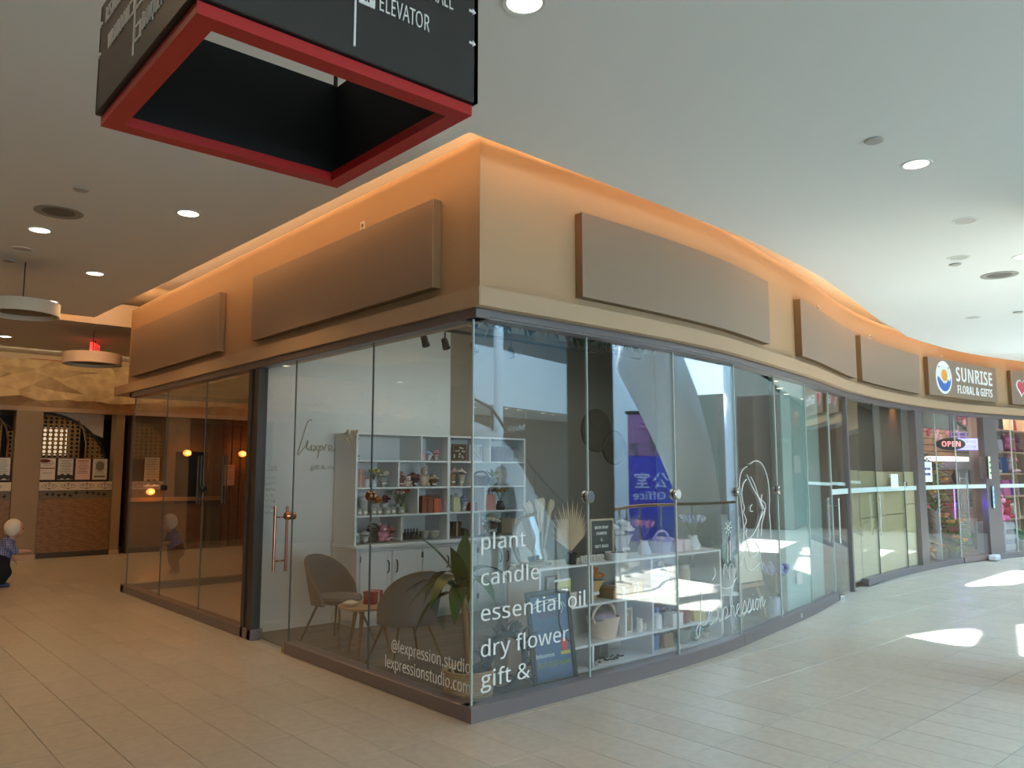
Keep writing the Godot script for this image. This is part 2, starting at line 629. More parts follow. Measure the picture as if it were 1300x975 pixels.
# ------------------------------------------------------------------ floor, ceilings, outer walls
func build_shell() -> void:
	var st := S()
	bx(st, -9.2, 26.2, -0.3, -0.012, -15.3, 18.2)
	struct("floor", st, M.grout, "pale stone tile floor of the mall laid in a straight grid").set_meta("category", "floor")
	# near ceiling: outline in x, z, round the lit cove of the shop and the atrium opening
	var edge := [Vector2(-0.46, -7.87), Vector2(-0.31, 0.34)]
	for p in EDGE:
		edge.append(Vector2(p[0], p[1]))
	edge.append_array(along(9.6, 21.0, 0.26, 0.6))
	var near := [Vector2(-9.2, -7.87)] + edge + [Vector2(26.2, 1.3), Vector2(11.0, 1.3), Vector2(6.5, 2.0), Vector2(2.2, 4.2), Vector2(2.2, 18.2), Vector2(-9.2, 18.2)]
	st = S()
	slab(st, near, CEIL, CEIL + 0.15)
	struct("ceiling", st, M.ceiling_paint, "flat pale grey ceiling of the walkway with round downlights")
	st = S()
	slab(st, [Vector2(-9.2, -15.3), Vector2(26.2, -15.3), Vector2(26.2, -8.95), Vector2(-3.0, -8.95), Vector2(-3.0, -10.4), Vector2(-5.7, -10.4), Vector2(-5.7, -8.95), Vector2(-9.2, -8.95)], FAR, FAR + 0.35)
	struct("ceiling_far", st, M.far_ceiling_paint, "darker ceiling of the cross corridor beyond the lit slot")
	st = S()
	bx(st, -9.2, 26.2, 4.3, 4.5, -15.3, 0.9)
	bx(st, -9.2, 2.3, 4.3, 4.5, 0.9, 18.2)
	struct("ceiling_cove", st, M.cove_paint, "warm lit upper lid of the ceiling cove")
	st = S()
	bx(st, -9.4, -9.2, -0.3, 4.5, -15.3, 18.2)
	struct("wall_left", st, M.taupe_paint, "plain taupe wall along the left corridor")
	st = S()
	bx(st, -9.4, 26.4, -0.3, 9.3, 18.2, 18.4)
	struct("wall_back", st, M.taupe_paint, "tall wall closing the atrium behind the camera")
	st = S()
	bx(st, 26.2, 26.4, -0.3, 9.3, -15.3, 18.2)
	struct("wall_right", st, M.taupe_paint, "wall closing the far right end of the mall")
	st = S()
	bx(st, -9.4, 26.4, -0.3, 4.5, -15.5, -15.3)
	struct("wall_far", st, M.taupe_paint, "back wall of the shops across the corridor")
	# atrium shaft
	st = S()
	var shaft := [Vector2(2.2, 18.2), Vector2(2.2, 4.2), Vector2(6.5, 2.0), Vector2(11.0, 1.3), Vector2(26.2, 1.3)]
	for i in 4:
		var a: Vector2 = shaft[i]
		var b: Vector2 = shaft[i + 1]
		var n := (b - a).orthogonal().normalized() * 0.2
		if n.dot(Vector2(14, 10) - a) > 0.0:
			n = -n
		hexa(st, [Vector3(a.x, CEIL, a.y), Vector3(b.x, CEIL, b.y), Vector3(b.x + n.x, CEIL, b.y + n.y), Vector3(a.x + n.x, CEIL, a.y + n.y), Vector3(a.x, 9.3, a.y), Vector3(b.x, 9.3, b.y), Vector3(b.x + n.x, 9.3, b.y + n.y), Vector3(a.x + n.x, 9.3, a.y + n.y)])
	struct("wall_atrium", st, M.atrium_white, "white upper walls of the tall atrium")
	# unseen atrium roof, openings cut to shape the sun patches on the floor
	var roof := CSGCombiner3D.new()
	roof.name = "ceiling_unseen_roof"
	var slab_box := CSGBox3D.new()
	slab_box.name = "roof_slab"
	slab_box.size = Vector3(24.4, 0.2, 17.3)
	slab_box.position = Vector3(14.2, 9.2, 9.7)
	slab_box.material = M.atrium_white
	roof.add_child(slab_box)
	var off := Vector2(SUN.x, SUN.z) * (9.1 / SUN.y)
	var patches := [
		[[4.96, 0.66], [5.6, 0.80], [6.0, 1.02], [5.69, 1.20], [4.98, 1.36], [4.86, 1.22]],
		[[4.6, 3.9], [4.85, 1.70], [6.45, 1.20], [7.7, 1.75], [9.7, 2.6], [8.4, 4.3]],
		[[8.45, -0.48], [9.35, -0.43], [9.38, -0.36], [8.9, -0.30]],
		[[9.0, -0.22], [9.5, -0.34], [11.51, -0.46], [14.2, -0.25], [14.0, 0.5], [9.9, 0.22]],
		[[12.0, 0.9], [15.5, 0.7], [16.0, 2.2], [12.4, 2.0]],
	]
	for q in patches:
		var cut := CSGPolygon3D.new()
		cut.name = "opening"
		cut.operation = CSGShape3D.OPERATION_SUBTRACTION
		var pg := PackedVector2Array()
		for v in q:
			pg.append(Vector2(v[0], v[1]) + off)
		cut.polygon = pg
		cut.depth = 4.0
		cut.rotation_degrees = Vector3(90, 0, 0)
		cut.position = Vector3(0, 7.2, 0)
		roof.add_child(cut, true)
	add_child(roof)
	tag(roof, "unseen white atrium roof with openings cut to drop the floor sun patches", "ceiling", "", "structure")

func build_floor() -> void:
	# one mesh per tile kind: bevelled top and the upper part of the sides
	var st := S()
	var hx := 0.2945 * 0.5 - 0.0016
	var hz := 0.603 * 0.5 - 0.0016
	var b := 0.0022
	var top := [Vector3(-hx + b, 0, -hz + b), Vector3(hx - b, 0, -hz + b), Vector3(hx - b, 0, hz - b), Vector3(-hx + b, 0, hz - b)]
	var mid := [Vector3(-hx, -b, -hz), Vector3(hx, -b, -hz), Vector3(hx, -b, hz), Vector3(-hx, -b, hz)]
	cface(st, top, Vector3(0, -0.1, 0))
	for i in 4:
		var j := (i + 1) % 4
		cface(st, [top[i], top[j], mid[j], mid[i]], Vector3(0, -0.1, 0))
		cface(st, [mid[i], mid[j], mid[j] + Vector3(0, -0.012, 0), mid[i] + Vector3(0, -0.012, 0)], Vector3(0, -0.05, 0))
	var tile := fin(st)
	var eye := Vector3(-3.311, 1.6, 4.166)
	var inv := Basis.from_euler(Vector3(0.1111, deg_to_rad(-41.3), 0.0)).inverse()
	var all := []
	for i in range(-32, 90):
		for k in range(-26, 30):
			var p := Vector3(-0.075 + 0.2945 * (i + 0.5), 0.0, 0.055 + 0.603 * (k + 0.5))
			if p.x > 0.3 and p.x < 21.2 and p.z < cz(p.x) - 0.5 and p.z > -7.3:
				continue
			var q := inv * (p - eye)
			var seen_ := q.z < -0.5 and absf(q.x / -q.z) < 0.66 and absf(q.y / -q.z) < 0.50
			if p.x > -0.1 and p.z < cz(p.x) + 0.1:
				seen_ = false
			all.append([q.length() if seen_ else 1000.0, p])
	all.sort_custom(func(u, v): return u[0] < v[0])
	var floor_node := get_node("floor")
	var rest := []
	for n in all.size():
		var p: Vector3 = all[n][1]
		if n < 300:
			var o := part("tile", tile, M["floor_tile_%d" % rng.randi_range(0, 2)], floor_node)
			o.position = p + Vector3(0, rng.randf_range(-0.0004, 0.0004), 0)
		else:
			rest.append(p)
	var mm := MultiMesh.new()
	mm.transform_format = MultiMesh.TRANSFORM_3D
	mm.mesh = tile
	mm.instance_count = rest.size()
	for n in rest.size():
		mm.set_instance_transform(n, Transform3D(Basis(), rest[n]))
	var mi := MultiMeshInstance3D.new()
	mi.name = "distant_tiles"
	mi.multimesh = mm
	mi.material_override = M.floor_tile_1
	mi.set_meta("kind", "stuff")
	floor_node.add_child(mi)

# ------------------------------------------------------------------ the shop building: curb, header, ledge, fascia
func build_kiosk() -> void:
	var st := S()
	# curb on the left face, with its door gap, then the right curve with its door gaps, then the back
	bx(st, 0.0, 0.12, 0.0, 0.10, -2.69, 0.0, 0.006)
	bx(st, 0.0, 0.12, 0.0, 0.10, -7.66, -3.40, 0.006)
	struct("baseboard_left", st, M.curb_metal, "grey brown metal curb under the left glass wall")
	for seg in [[0.0, 3.37, 0], [3.375, 6.62, 1], [8.78, 12.25, 2], [13.35, 20.5, 3]]:
		st = S()
		curved(st, seg[0], seg[1], 0.0, -0.12, 0.0, 0.094)
		curved(st, seg[0], seg[1], -0.006, -0.114, 0.094, 0.10)
		struct("baseboard_right_%d" % (seg[2] + 1), st, M.curb_metal, ["grey metal curb section under the glass nearest the corner", "grey metal curb section under the curved glass up to the teal door", "grey metal curb section between the papered door and the gift shop door", "grey metal curb section at the far right gift shop window"][seg[2]])
	st = S()
	bx(st, 0.0, 5.0, 0.0, 0.10, -7.66, -7.54, 0.005)
	struct("baseboard_back", st, M.curb_metal, "metal curb under the back glass wall of the empty unit")
	# header rail above the glass
	st = S()
	bx(st, 0.0, 0.12, 2.645, 2.715, -7.70, 0.03, 0.006)
	bx(st, 0.0, 5.0, 2.645, 2.715, -7.70, -7.58, 0.006)
	struct("trim_1", st, M.header_metal, "dark metal header rail over the left glass wall")
	st = S()
	curved(st, 0.0, 20.5, 0.03, -0.1, 2.66, 2.70)
	curved(st, 0.0, 20.5, 0.018, -0.1, 2.645, 2.66)
	curved(st, 0.0, 20.5, 0.018, -0.1, 2.70, 2.715)
	struct("trim_2", st, M.header_metal, "mauve grey metal header rail over the curved glass wall")
	# ledge
	st = S()
	hexa(st, [Vector3(-0.03, 2.715, -8.36), Vector3(0.4, 2.715, -8.36), Vector3(0.4, 2.715, 0.02), Vector3(-0.03, 2.715, 0.098), Vector3(-0.03, 2.845, -8.36), Vector3(0.4, 2.845, -8.36), Vector3(0.4, 2.845, 0.02), Vector3(-0.03, 2.845, 0.098)])
	bx(st, 0.0, 5.0, 2.715, 2.845, -8.36, -7.8)
	struct("trim_3", st, M.ledge_paint, "beige ledge under the left sign boards")
	st = S()
	curved(st, -0.022, 20.5, 0.1, -0.3, 2.716, 2.846)
	struct("trim_4", st, M.ledge_paint, "beige ledge under the curved row of sign boards")
	# fascia
	st = S()
	bx(st, 0.03, 0.15, 2.845, 3.92, -7.9, 0.03)
	bx(st, 0.15, 5.0, 2.845, 3.92, -7.9, -7.78)
	struct("wall_fascia_left", st, M.fascia_paint, "tan painted fascia above the left glass wall lit from the cove")
	st = S()
	curved(st, 0.03, 20.5, 0.03, -0.1, 2.845, 3.92)
	struct("wall_fascia_right", st, M.fascia_paint, "curving tan painted fascia lit from the cove")
	# roof deck of the shops
	st = S()
	var poly := [Vector2(0.1, -7.8)]
	poly.append_array(along(0.1, 20.5, -0.08, 0.5))
	poly.append(Vector2(20.5, -7.8))
	slab(st, poly, 3.45, 3.6)
	struct("ceiling_shop", st, M.white_paint, "white ceiling inside the shop units")
	# unit walls
	st = S()
	bx(st, 0.16, 2.6, 0.0, 3.45, -3.84, -3.72)
	struct("wall_partition", st, M.white_paint, "white partition wall inside the corner shop")
	st = S()
	bx(st, 2.6, 9.4, 0.0, 3.45, -3.84, -3.72)
	struct("wall_taupe", st, M.taupe_paint, "taupe back wall on the right side of the corner shop")
	st = S()
	bx(st, 4.6, 4.78, 0.0, 3.45, -7.6, -3.84)
	struct("wall_unit", st, M.taupe_paint, "side wall of the empty unit behind the corner shop")
	st = S()
	bx(st, 0.16, 1.14, 0.0, 0.09, -3.72, -3.705)
	bx(st, 0.16, 1.14, 0.09, 0.105, -3.72, -3.712)
	bx(st, 0.16, 1.14, 0.0, 0.02, -3.72, -3.70)
	struct("baseboard_partition", st, M.trim_white, "white moulded skirting along the partition wall")
	# plank floor of the corner shop
	st = S()
	var inner := [Vector2(0.12, -3.72)]
	inner.append_array(along(0.12, 7.4, -0.12, 0.4))
	inner.append(Vector2(7.4, -3.72))
	slab(st, inner, -0.05, 0.002)
	var shop_floor := struct("floor_shop", st, M.soft_black, "grey brown plank floor of the corner shop")
	for row in 27:
		var z0 := -3.72 + row * 0.135
		var x := 0.13 - rng.randf() * 0.8
		while x < 5.4:
			var x1 := x + 1.22
			var a := maxf(x, 0.125)
			var lim := 5.4
			if x1 > 0.2 and z0 + 0.13 < -0.12:
				var e := minf(x1, lim)
				while e > a + 0.1 and cz(e) - 0.13 < z0 + 0.135:
					e -= 0.05
				if e > a + 0.1:
					st = S()
					box(st, Vector3((a + e) * 0.5, 0.004, z0 + 0.0675), Vector3(e - a - 0.003, 0.008, 0.1325), Basis(), 0.0015)
					part("plank", st, M["plank_%d" % rng.randi_range(0, 2)], shop_floor)
			x = x1
	# floor of the empty unit and of the gift shop
	st = S()
	bx(st, 0.12, 4.6, -0.05, 0.004, -7.54, -3.84)
	struct("floor_unit", st, M.floor_tile_1, "plain beige floor of the empty unit")
	st = S()
	var deep := [Vector2(7.4, -7.0)]
	deep.append_array(along(7.4, 20.5, -0.12, 0.5))
	deep.append(Vector2(20.5, -7.0))
	slab(st, deep, -0.05, 0.004)
	struct("floor_gift_shop", st, col(112, 104, 98, 0.5), "grey floor of the gift shop and the papered unit")
	st = S()
	bx(st, 20.5, 20.7, 0.0, 3.6, -7.8, 0.4)
	bx(st, 4.78, 20.5, 0.0, 3.6, -7.8, -7.6)
	struct("wall_shops_back", st, M.taupe_paint, "back wall of the shop block")

# ------------------------------------------------------------------ glass walls and doors
const NX := [0.04, 1.16, 2.27, 3.40, 4.48, 5.50, 6.62, 7.46, 8.10, 8.80, 10.05, 10.75, 11.5, 12.3, 13.35, 14.3, 16.0, 18.2, 20.4]

func gp(i: int) -> Vector3:
	return Vector3(NX[i], 0.0, cz(NX[i]) - 0.05)

func pane_at(parent: Node, a: Vector3, b: Vector3, y0: float, y1: float, double := false, called := "pane") -> MeshInstance3D:
	var st := S()
	var d := (b - a).normalized()
	var bs := Basis(d, Vector3.UP, d.cross(Vector3.UP))
	var c := (a + b) * 0.5 + Vector3.UP * (y0 + y1) * 0.5
	var l := a.distance_to(b) - 0.006
	box(st, c, Vector3(l, y1 - y0, 0.006), bs)
	if double:
		box(st, c - bs.z * 0.008, Vector3(l, y1 - y0, 0.006), bs)
	return part(called, st, M.glass, parent)

func seal_at(parent: Node, p: Vector3, y0: float, y1: float, m: Material, w := 0.008) -> void:
	var st := S()
	box(st, p + Vector3.UP * (y0 + y1) * 0.5, Vector3(w, y1 - y0, 0.016))
	part("joint_seal", st, m, parent)

func disc_at(parent: Node, p: Vector3, n: Vector3, m: Material, r := 0.045) -> void:
	var st := S()
	lathe(st, [[0.0, -0.035], [r * 0.8, -0.035], [r, -0.03], [r, -0.006], [r * 0.35, -0.006], [r * 0.35, 0.006], [r, 0.006], [r, 0.028], [r * 0.85, 0.034], [0.0, 0.034]], Transform3D(upto(n), p), 24)
	part("clamp_disc", st, m, parent)

func pull_at(parent: Node, p: Vector3, n: Vector3, y0: float, y1: float, m: Material) -> void:
	for s in [1.0, -1.0]:
		var st := S()
		var o: Vector3 = p + n * s * 0.06
		rod(st, Vector3(o.x, y0, o.z), Vector3(o.x, y1, o.z), 0.0135, -1, 12)
		for y in [y0 + 0.1, y1 - 0.1]:
			rod(st, Vector3(p.x, y, p.z) + n * s * 0.007, Vector3(o.x, y, o.z), 0.008, -1, 8)
		part("handle", st, m, parent)

func build_glass() -> void:
	var y0 := 0.10
	var y1 := 2.65
	# left face, corner shop
	var w := frame3("window_1", "clear left glass wall of the corner shop beside the door", "window")
	pane_at(w, Vector3(0.05, 0, -2.70), Vector3(0.05, 0, -1.345), y0, y1)
	pane_at(w, Vector3(0.05, 0, -1.345), Vector3(0.05, 0, -0.05), y0, y1)
	seal_at(w, Vector3(0.05, 0, -1.345), y0, y1, M.seal)
	seal_at(w, Vector3(0.05, 0, -2.70), y0, y1, M.seal)
	disc_at(w, Vector3(0.05, 1.42, -1.345), Vector3.LEFT, M.copper, 0.036)
	# left face, empty unit
	w = frame3("window_2", "clear left glass wall of the empty unit at the far end", "window")
	for k in [[-4.92, -3.68], [-6.24, -4.92], [-7.58, -6.24]]:
		pane_at(w, Vector3(0.05, 0, k[0]), Vector3(0.05, 0, k[1]), y0, y1)
	for z in [-4.92, -6.24, -7.58]:
		seal_at(w, Vector3(0.05, 0, z), y0, y1, M.seal, 0.010)
	disc_at(w, Vector3(0.05, 1.42, -4.92), Vector3.LEFT, M.black, 0.036)
	disc_at(w, Vector3(0.05, 1.42, -6.24), Vector3.LEFT, M.black, 0.036)
	# back face of the empty unit
	w = frame3("window_3", "back glass wall of the empty unit seen through its front glass", "window")
	for k in [[0.06, 1.05], [1.05, 2.9], [2.9, 4.6]]:
		pane_at(w, Vector3(k[0], 0, -7.6), Vector3(k[1], 0, -7.6), y0, y1)
	seal_at(w, Vector3(1.05, 0, -7.6), y0, y1, M.seal)
	seal_at(w, Vector3(2.0, 0, -7.6), y0, y1, M.seal)
	pull_at(w, Vector3(0.98, 0, -7.6), Vector3.BACK, 1.15, 1.85, M.steel)
	pull_at(w, Vector3(1.35, 0, -7.6), Vector3.BACK, 1.15, 1.85, M.steel)
	# frame post between the units
	var st := S()
	bx(st, 0.0, 0.10, 0.0, 2.65, -3.66, -3.60, 0.004)
	bx(st, 0.02, 0.12, 0.0, 2.65, -3.60, -3.50, 0.004)
	bx(st, 0.0, 0.10, 0.0, 2.65, -3.50, -3.42, 0.004)
	struct("trim_5", st, M.frame_dark, "dark metal frame post left of the corner shop door")
	# corner shop door
	var d := frame3("door_1", "frameless glass door of the corner shop with copper pull handle", "door")
	pane_at(d, Vector3(0.05, 0, -3.41), Vector3(0.05, 0, -2.72), 0.012, 2.63)
	pull_at(d, Vector3(0.05, 0, -2.93), Vector3.LEFT, 0.69, 1.29, M.copper)
	st = S()
	lathe(st, [[0.0, -0.05], [0.03, -0.05], [0.036, -0.04], [0.036, 0.04], [0.03, 0.05], [0.0, 0.05]], Transform3D(upto(Vector3.LEFT), Vector3(0.05, 1.21, -2.745)), 20)
	part("lock", st, M.copper, d, "round copper lock knob")
	st = S()
	bx(st, 0.02, 0.08, 0.0, 0.05, -2.78, -2.70, 0.004)
	part("floor_pivot", st, M.brass, d)
	# right face, corner shop
	w = frame3("window_4", "curved clear glass wall of the corner shop carrying white lettering", "window")
	for i in 6:
		pane_at(w, gp(i), gp(i + 1), y0, y1, true)
		if i > 0:
			seal_at(w, gp(i), y0, y1, M.light_seal, 0.010)
			var n := (gp(i + 1) - gp(i - 1)).normalized().cross(Vector3.UP)
			if i < 5:
				disc_at(w, gp(i) + Vector3.UP * 1.42, n, M.steel)
	seal_at(w, gp(0), y0, y1, M.light_seal, 0.012)
	seal_at(w, gp(6), 0.0, y1, M.light_seal, 0.010)
	# teal film door
	d = frame3("door_2", "glass door with straight steel pull beside the teal wall", "door")
	pane_at(d, gp(6), gp(7), 0.012, 2.63, true)
	pull_at(d, gp(6).lerp(gp(7), 0.10), (gp(7) - gp(6)).normalized().cross(Vector3.UP), 0.70, 1.28, M.steel)
	st = S()
	box(st, gp(6) + Vector3(0.08, 0.03, 0.02), Vector3(0.12, 0.06, 0.07), Basis(), 0.004)
	part("floor_pivot", st, M.steel, d)
	st = S()
	curved(st, 7.46, 7.53, -0.02, -0.08, 0.0, 2.65, 0.25)
	struct("trim_6", st, M.header_metal, "grey frame panel between the two right doors")
	# papered unit
	d = frame3("door_3", "glass door of the unit covered with yellow paper", "door")
	pane_at(d, gp(8), gp(9), 0.11, 2.63, true)
	st = S()
	curved(st, 8.1, 8.78, 0.0, -0.1, 0.012, 0.11)
	part("bottom_rail", st, M.curb_metal, d)
	pull_at(d, gp(8).lerp(gp(9), 0.90), (gp(9) - gp(8)).normalized().cross(Vector3.UP), 0.68, 1.28, M.steel)
	w = frame3("window_5", "glass of the unit covered with yellow paper", "window")
	pane_at(w, gp(7), gp(8), y0, y1, true)
	pane_at(w, gp(9), gp(10), y0, y1, true)
	pane_at(w, gp(10), gp(11), y0, y1, true)
	for i in [9, 10]:
		seal_at(w, gp(i), y0, y1, M.seal, 0.012)
	disc_at(w, gp(10) + Vector3.UP * 1.42, Vector3.BACK, M.steel)
	st = S()
	curved(st, 10.55, 10.85, -0.0, -0.12, 0.0, 2.65, 0.15)
	struct("trim_7", st, M.header_metal, "grey frame post left of the gift shop window")
	# gift shop
	w = frame3("window_6", "clear glass front of the gift shop crowded with flowers", "window")
	for i in [11, 12]:
		pane_at(w, gp(i), gp(i + 1), y0, y1)
		seal_at(w, gp(i + 1), y0, y1, M.light_seal, 0.016)
	d = frame3("door_4", "gift shop glass door with a long steel pull", "door")
	pane_at(d, gp(13), gp(14), 0.11, 2.63)
	pull_at(d, gp(13).lerp(gp(14), 0.2), Vector3.BACK, 0.75, 1.6, M.steel)
	st = S()
	curved(st, 12.3, 13.3, 0.0, -0.1, 0.012, 0.10)
	part("bottom_rail", st, col(150, 130, 124, 0.4, 0.3), d)
	w = frame3("window_7", "clear glass of the gift shop bag display at the right", "window")
	for i in [14, 15, 16, 17]:
		pane_at(w, gp(i), gp(i + 1), y0, y1)
	seal_at(w, gp(15), y0, y1, M.light_seal, 0.016)
	st = S()
	curved(st, 13.3, 13.75, -0.02, -0.14, 0.0, 2.65, 0.2)
	struct("trim_8", st, M.header_metal, "broad grey frame post beside the bag display")
	# frosted safety band across the right doors and panes
	st = S()
	for i in range(6, 18):
		var a := gp(i)
		var b := gp(i + 1)
		var t := (b - a).normalized()
		var n := t.cross(Vector3.UP)
		box(st, (a + b) * 0.5 + Vector3.UP * 1.355 + n * 0.006, Vector3(a.distance_to(b) - 0.01, 0.07, 0.002), Basis(t, Vector3.UP, n))
	struct("trim_9", st, col(196, 214, 210, 0.5), "pale frosted safety band running across the right hand glass")

# ------------------------------------------------------------------ the lit cove
func build_cove() -> void:
	var warm := Color(1.0, 0.70, 0.42)
	var st := S()
	# thin lamp strip on the inner face of the ceiling edge
	var path := [Vector3(-0.43000000000000005, 3.86, -7.75), Vector3(-0.38, 3.86, -5.17), Vector3(-0.32999999999999996, 3.86, -2.49), Vector3(-0.285, 3.86, 0.315)]
	for p in EDGE:
		path.append(Vector3(p[0], 3.86, p[1] - 0.025))
	for p in along(9.6, 18.0, 0.235, 1.4):
		path.append(Vector3(p.x, 3.86, p.y))
	for i in path.size() - 1:
		var a: Vector3 = path[i]
		var b: Vector3 = path[i + 1]
		var d := (b - a).normalized()
		box(st, (a + b) * 0.5, Vector3(a.distance_to(b), 0.016, 0.012), Basis(d, Vector3.UP, d.cross(Vector3.UP)))
	for k in [[-9.0, -0.4]]:
		bx(st, k[0], k[1], 3.89, 3.906, -7.9, -7.885)
	var o := solo("cove_light_strip", st, M.cove_glow, "hidden warm light strip along the edge of the ceiling cove", "light strip")
	for i in path.size() - 1:
		var a: Vector3 = path[i]
		var b: Vector3 = path[i + 1]
		var d := (b - a).normalized()
		var n := d.cross(Vector3.UP)            # away from the shop; the lamp looks the other way
		var c := (a + b) * 0.5 - n * 0.012
		var l := a.distance_to(b)
		area("cove_lamp", c, (-n * 0.38 + Vector3(0, -1.0, 0)).normalized(), Vector2(l, 0.03), warm, COVE * (0.20 if b.x > 0.0 else 0.33) * l, d)
		area("cove_up_lamp", c + Vector3(0, 0.05, 0), (Vector3.UP - n * 0.15).normalized(), Vector2(l, 0.03), Color(1.0, 0.80, 0.60), COVE * 5.0 * l, d)
	area("unseen_wall_wash", Vector3(-2.0, 3.80, -12.35), Vector3(0, -0.75, -1.0).normalized(), Vector2(9.0, 0.06), Color(1.0, 0.90, 0.70), 2.2)  # unseen wash lamp, placed to brighten the brown paper
	area("slot_lamp", Vector3(-2.0, 3.95, -7.95), Vector3(0, 0.2, -1).normalized(), Vector2(5.0, 0.03), warm, COVE * 13.0)
	area("slot_lamp", Vector3(-4.4, 4.0, -8.9), Vector3(0, 1, -0.3).normalized(), Vector2(2.4, 0.2), warm, COVE * 6.0)

const EDGE := [[1.18, 0.29], [2.08, 0.25], [3.01, 0.21], [3.68, 0.13], [4.32, 0.04], [4.86, -0.05], [5.49, -0.18], [6.16, -0.33], [7.12, -0.56], [8.04, -0.79], [8.93, -0.94]]
const COVE := 0.24

# ------------------------------------------------------------------ things on the ceiling
func downlight(p: Vector3, label: String, on := true, group := "") -> void:
	var t := thing("downlight", label, "ceiling light", p, 0.0, group)
	var st := S()
	lathe(st, [[0.082, 0.01], [0.082, -0.004], [0.10, -0.006], [0.104, -0.002], [0.104, 0.01]], Transform3D(), 28)
	part("trim_ring", st, M.white_paint, t)
	st = S()
	lathe(st, [[0.0, -0.003], [0.082, -0.001], [0.082, 0.008], [0.0, 0.008]], Transform3D(), 28)
	part("lens", st, M.lamp_face if on else col(196, 194, 186, 0.4), t)

func cap_plate(p: Vector3, label: String) -> void:
	var st := S()
	lathe(st, [[0.0, -0.016], [0.052, -0.014], [0.058, -0.008], [0.058, -0.004], [0.030, -0.004], [0.030, 0.004], [0.0, 0.004]], Transform3D(), 24)
	solo("sprinkler_cap", st, col(176, 172, 164, 0.5), label, "sprinkler", "", p)

func speaker_grille(p: Vector3, label: String) -> void:
	var t := thing("ceiling_speaker", label, "speaker", p)
	var st := S()
	lathe(st, [[0.125, -0.004], [0.16, -0.010], [0.182, -0.006], [0.186, 0.006], [0.125, 0.006]], Transform3D(), 32)
	part("rim", st, col(150, 144, 134, 0.5), t)
	st = S()
	lathe(st, [[0.0, -0.006], [0.125, -0.003], [0.125, 0.004], [0.0, 0.004]], Transform3D(), 32)
	part("grille", st, col(112, 108, 102, 0.8), t)

func exit_sign(p: Vector3, turn: float, label: String) -> void:
	var t := thing("exit_sign", label, "exit sign", p, turn)
	var st := S()
	bx(st, -0.2, 0.2, -0.24, 0.0, -0.03, 0.03, 0.006)
	part("housing", st, M.exit_red, t)
	st = S()
	rod(st, Vector3(0, -0.02, 0), Vector3(0, FAR + 0.01 - p.y, 0), 0.012)
	part("stem", st, M.soft_black, t)
	for s in [1.0, -1.0]:
		words("EXIT", 0.13, col(255, 214, 214, 0.5), t, Vector3(-0.15 * s, -0.185, 0.03 * s), Vector3(s, 0, 0), Vector3.UP, 0.30, true)

func drum(p: Vector3, r: float, h: float, label: String) -> void:
	var t := thing("drum_pendant", label, "pendant lamp", p)
	var st := S()
	lathe(st, [[r - 0.02, 0.0], [r, 0.0], [r, h], [r - 0.02, h], [r - 0.02, 0.0]], Transform3D(), 48)
	part("shade", st, col(214, 200, 178, 0.7), t)
	st = S()
	lathe(st, [[0.0, 0.05], [r - 0.02, 0.05], [r - 0.02, 0.055], [0.0, 0.055]], Transform3D(), 48)
	part("diffuser", st, col(112, 96, 74, 0.6), t)
	st = S()
	rod(st, Vector3(0, 0.05, 0), Vector3(0, (CEIL if p.z > -8.0 else FAR) - p.y, 0), 0.006, -1, 6)
	part("cable", st, M.soft_black, t)

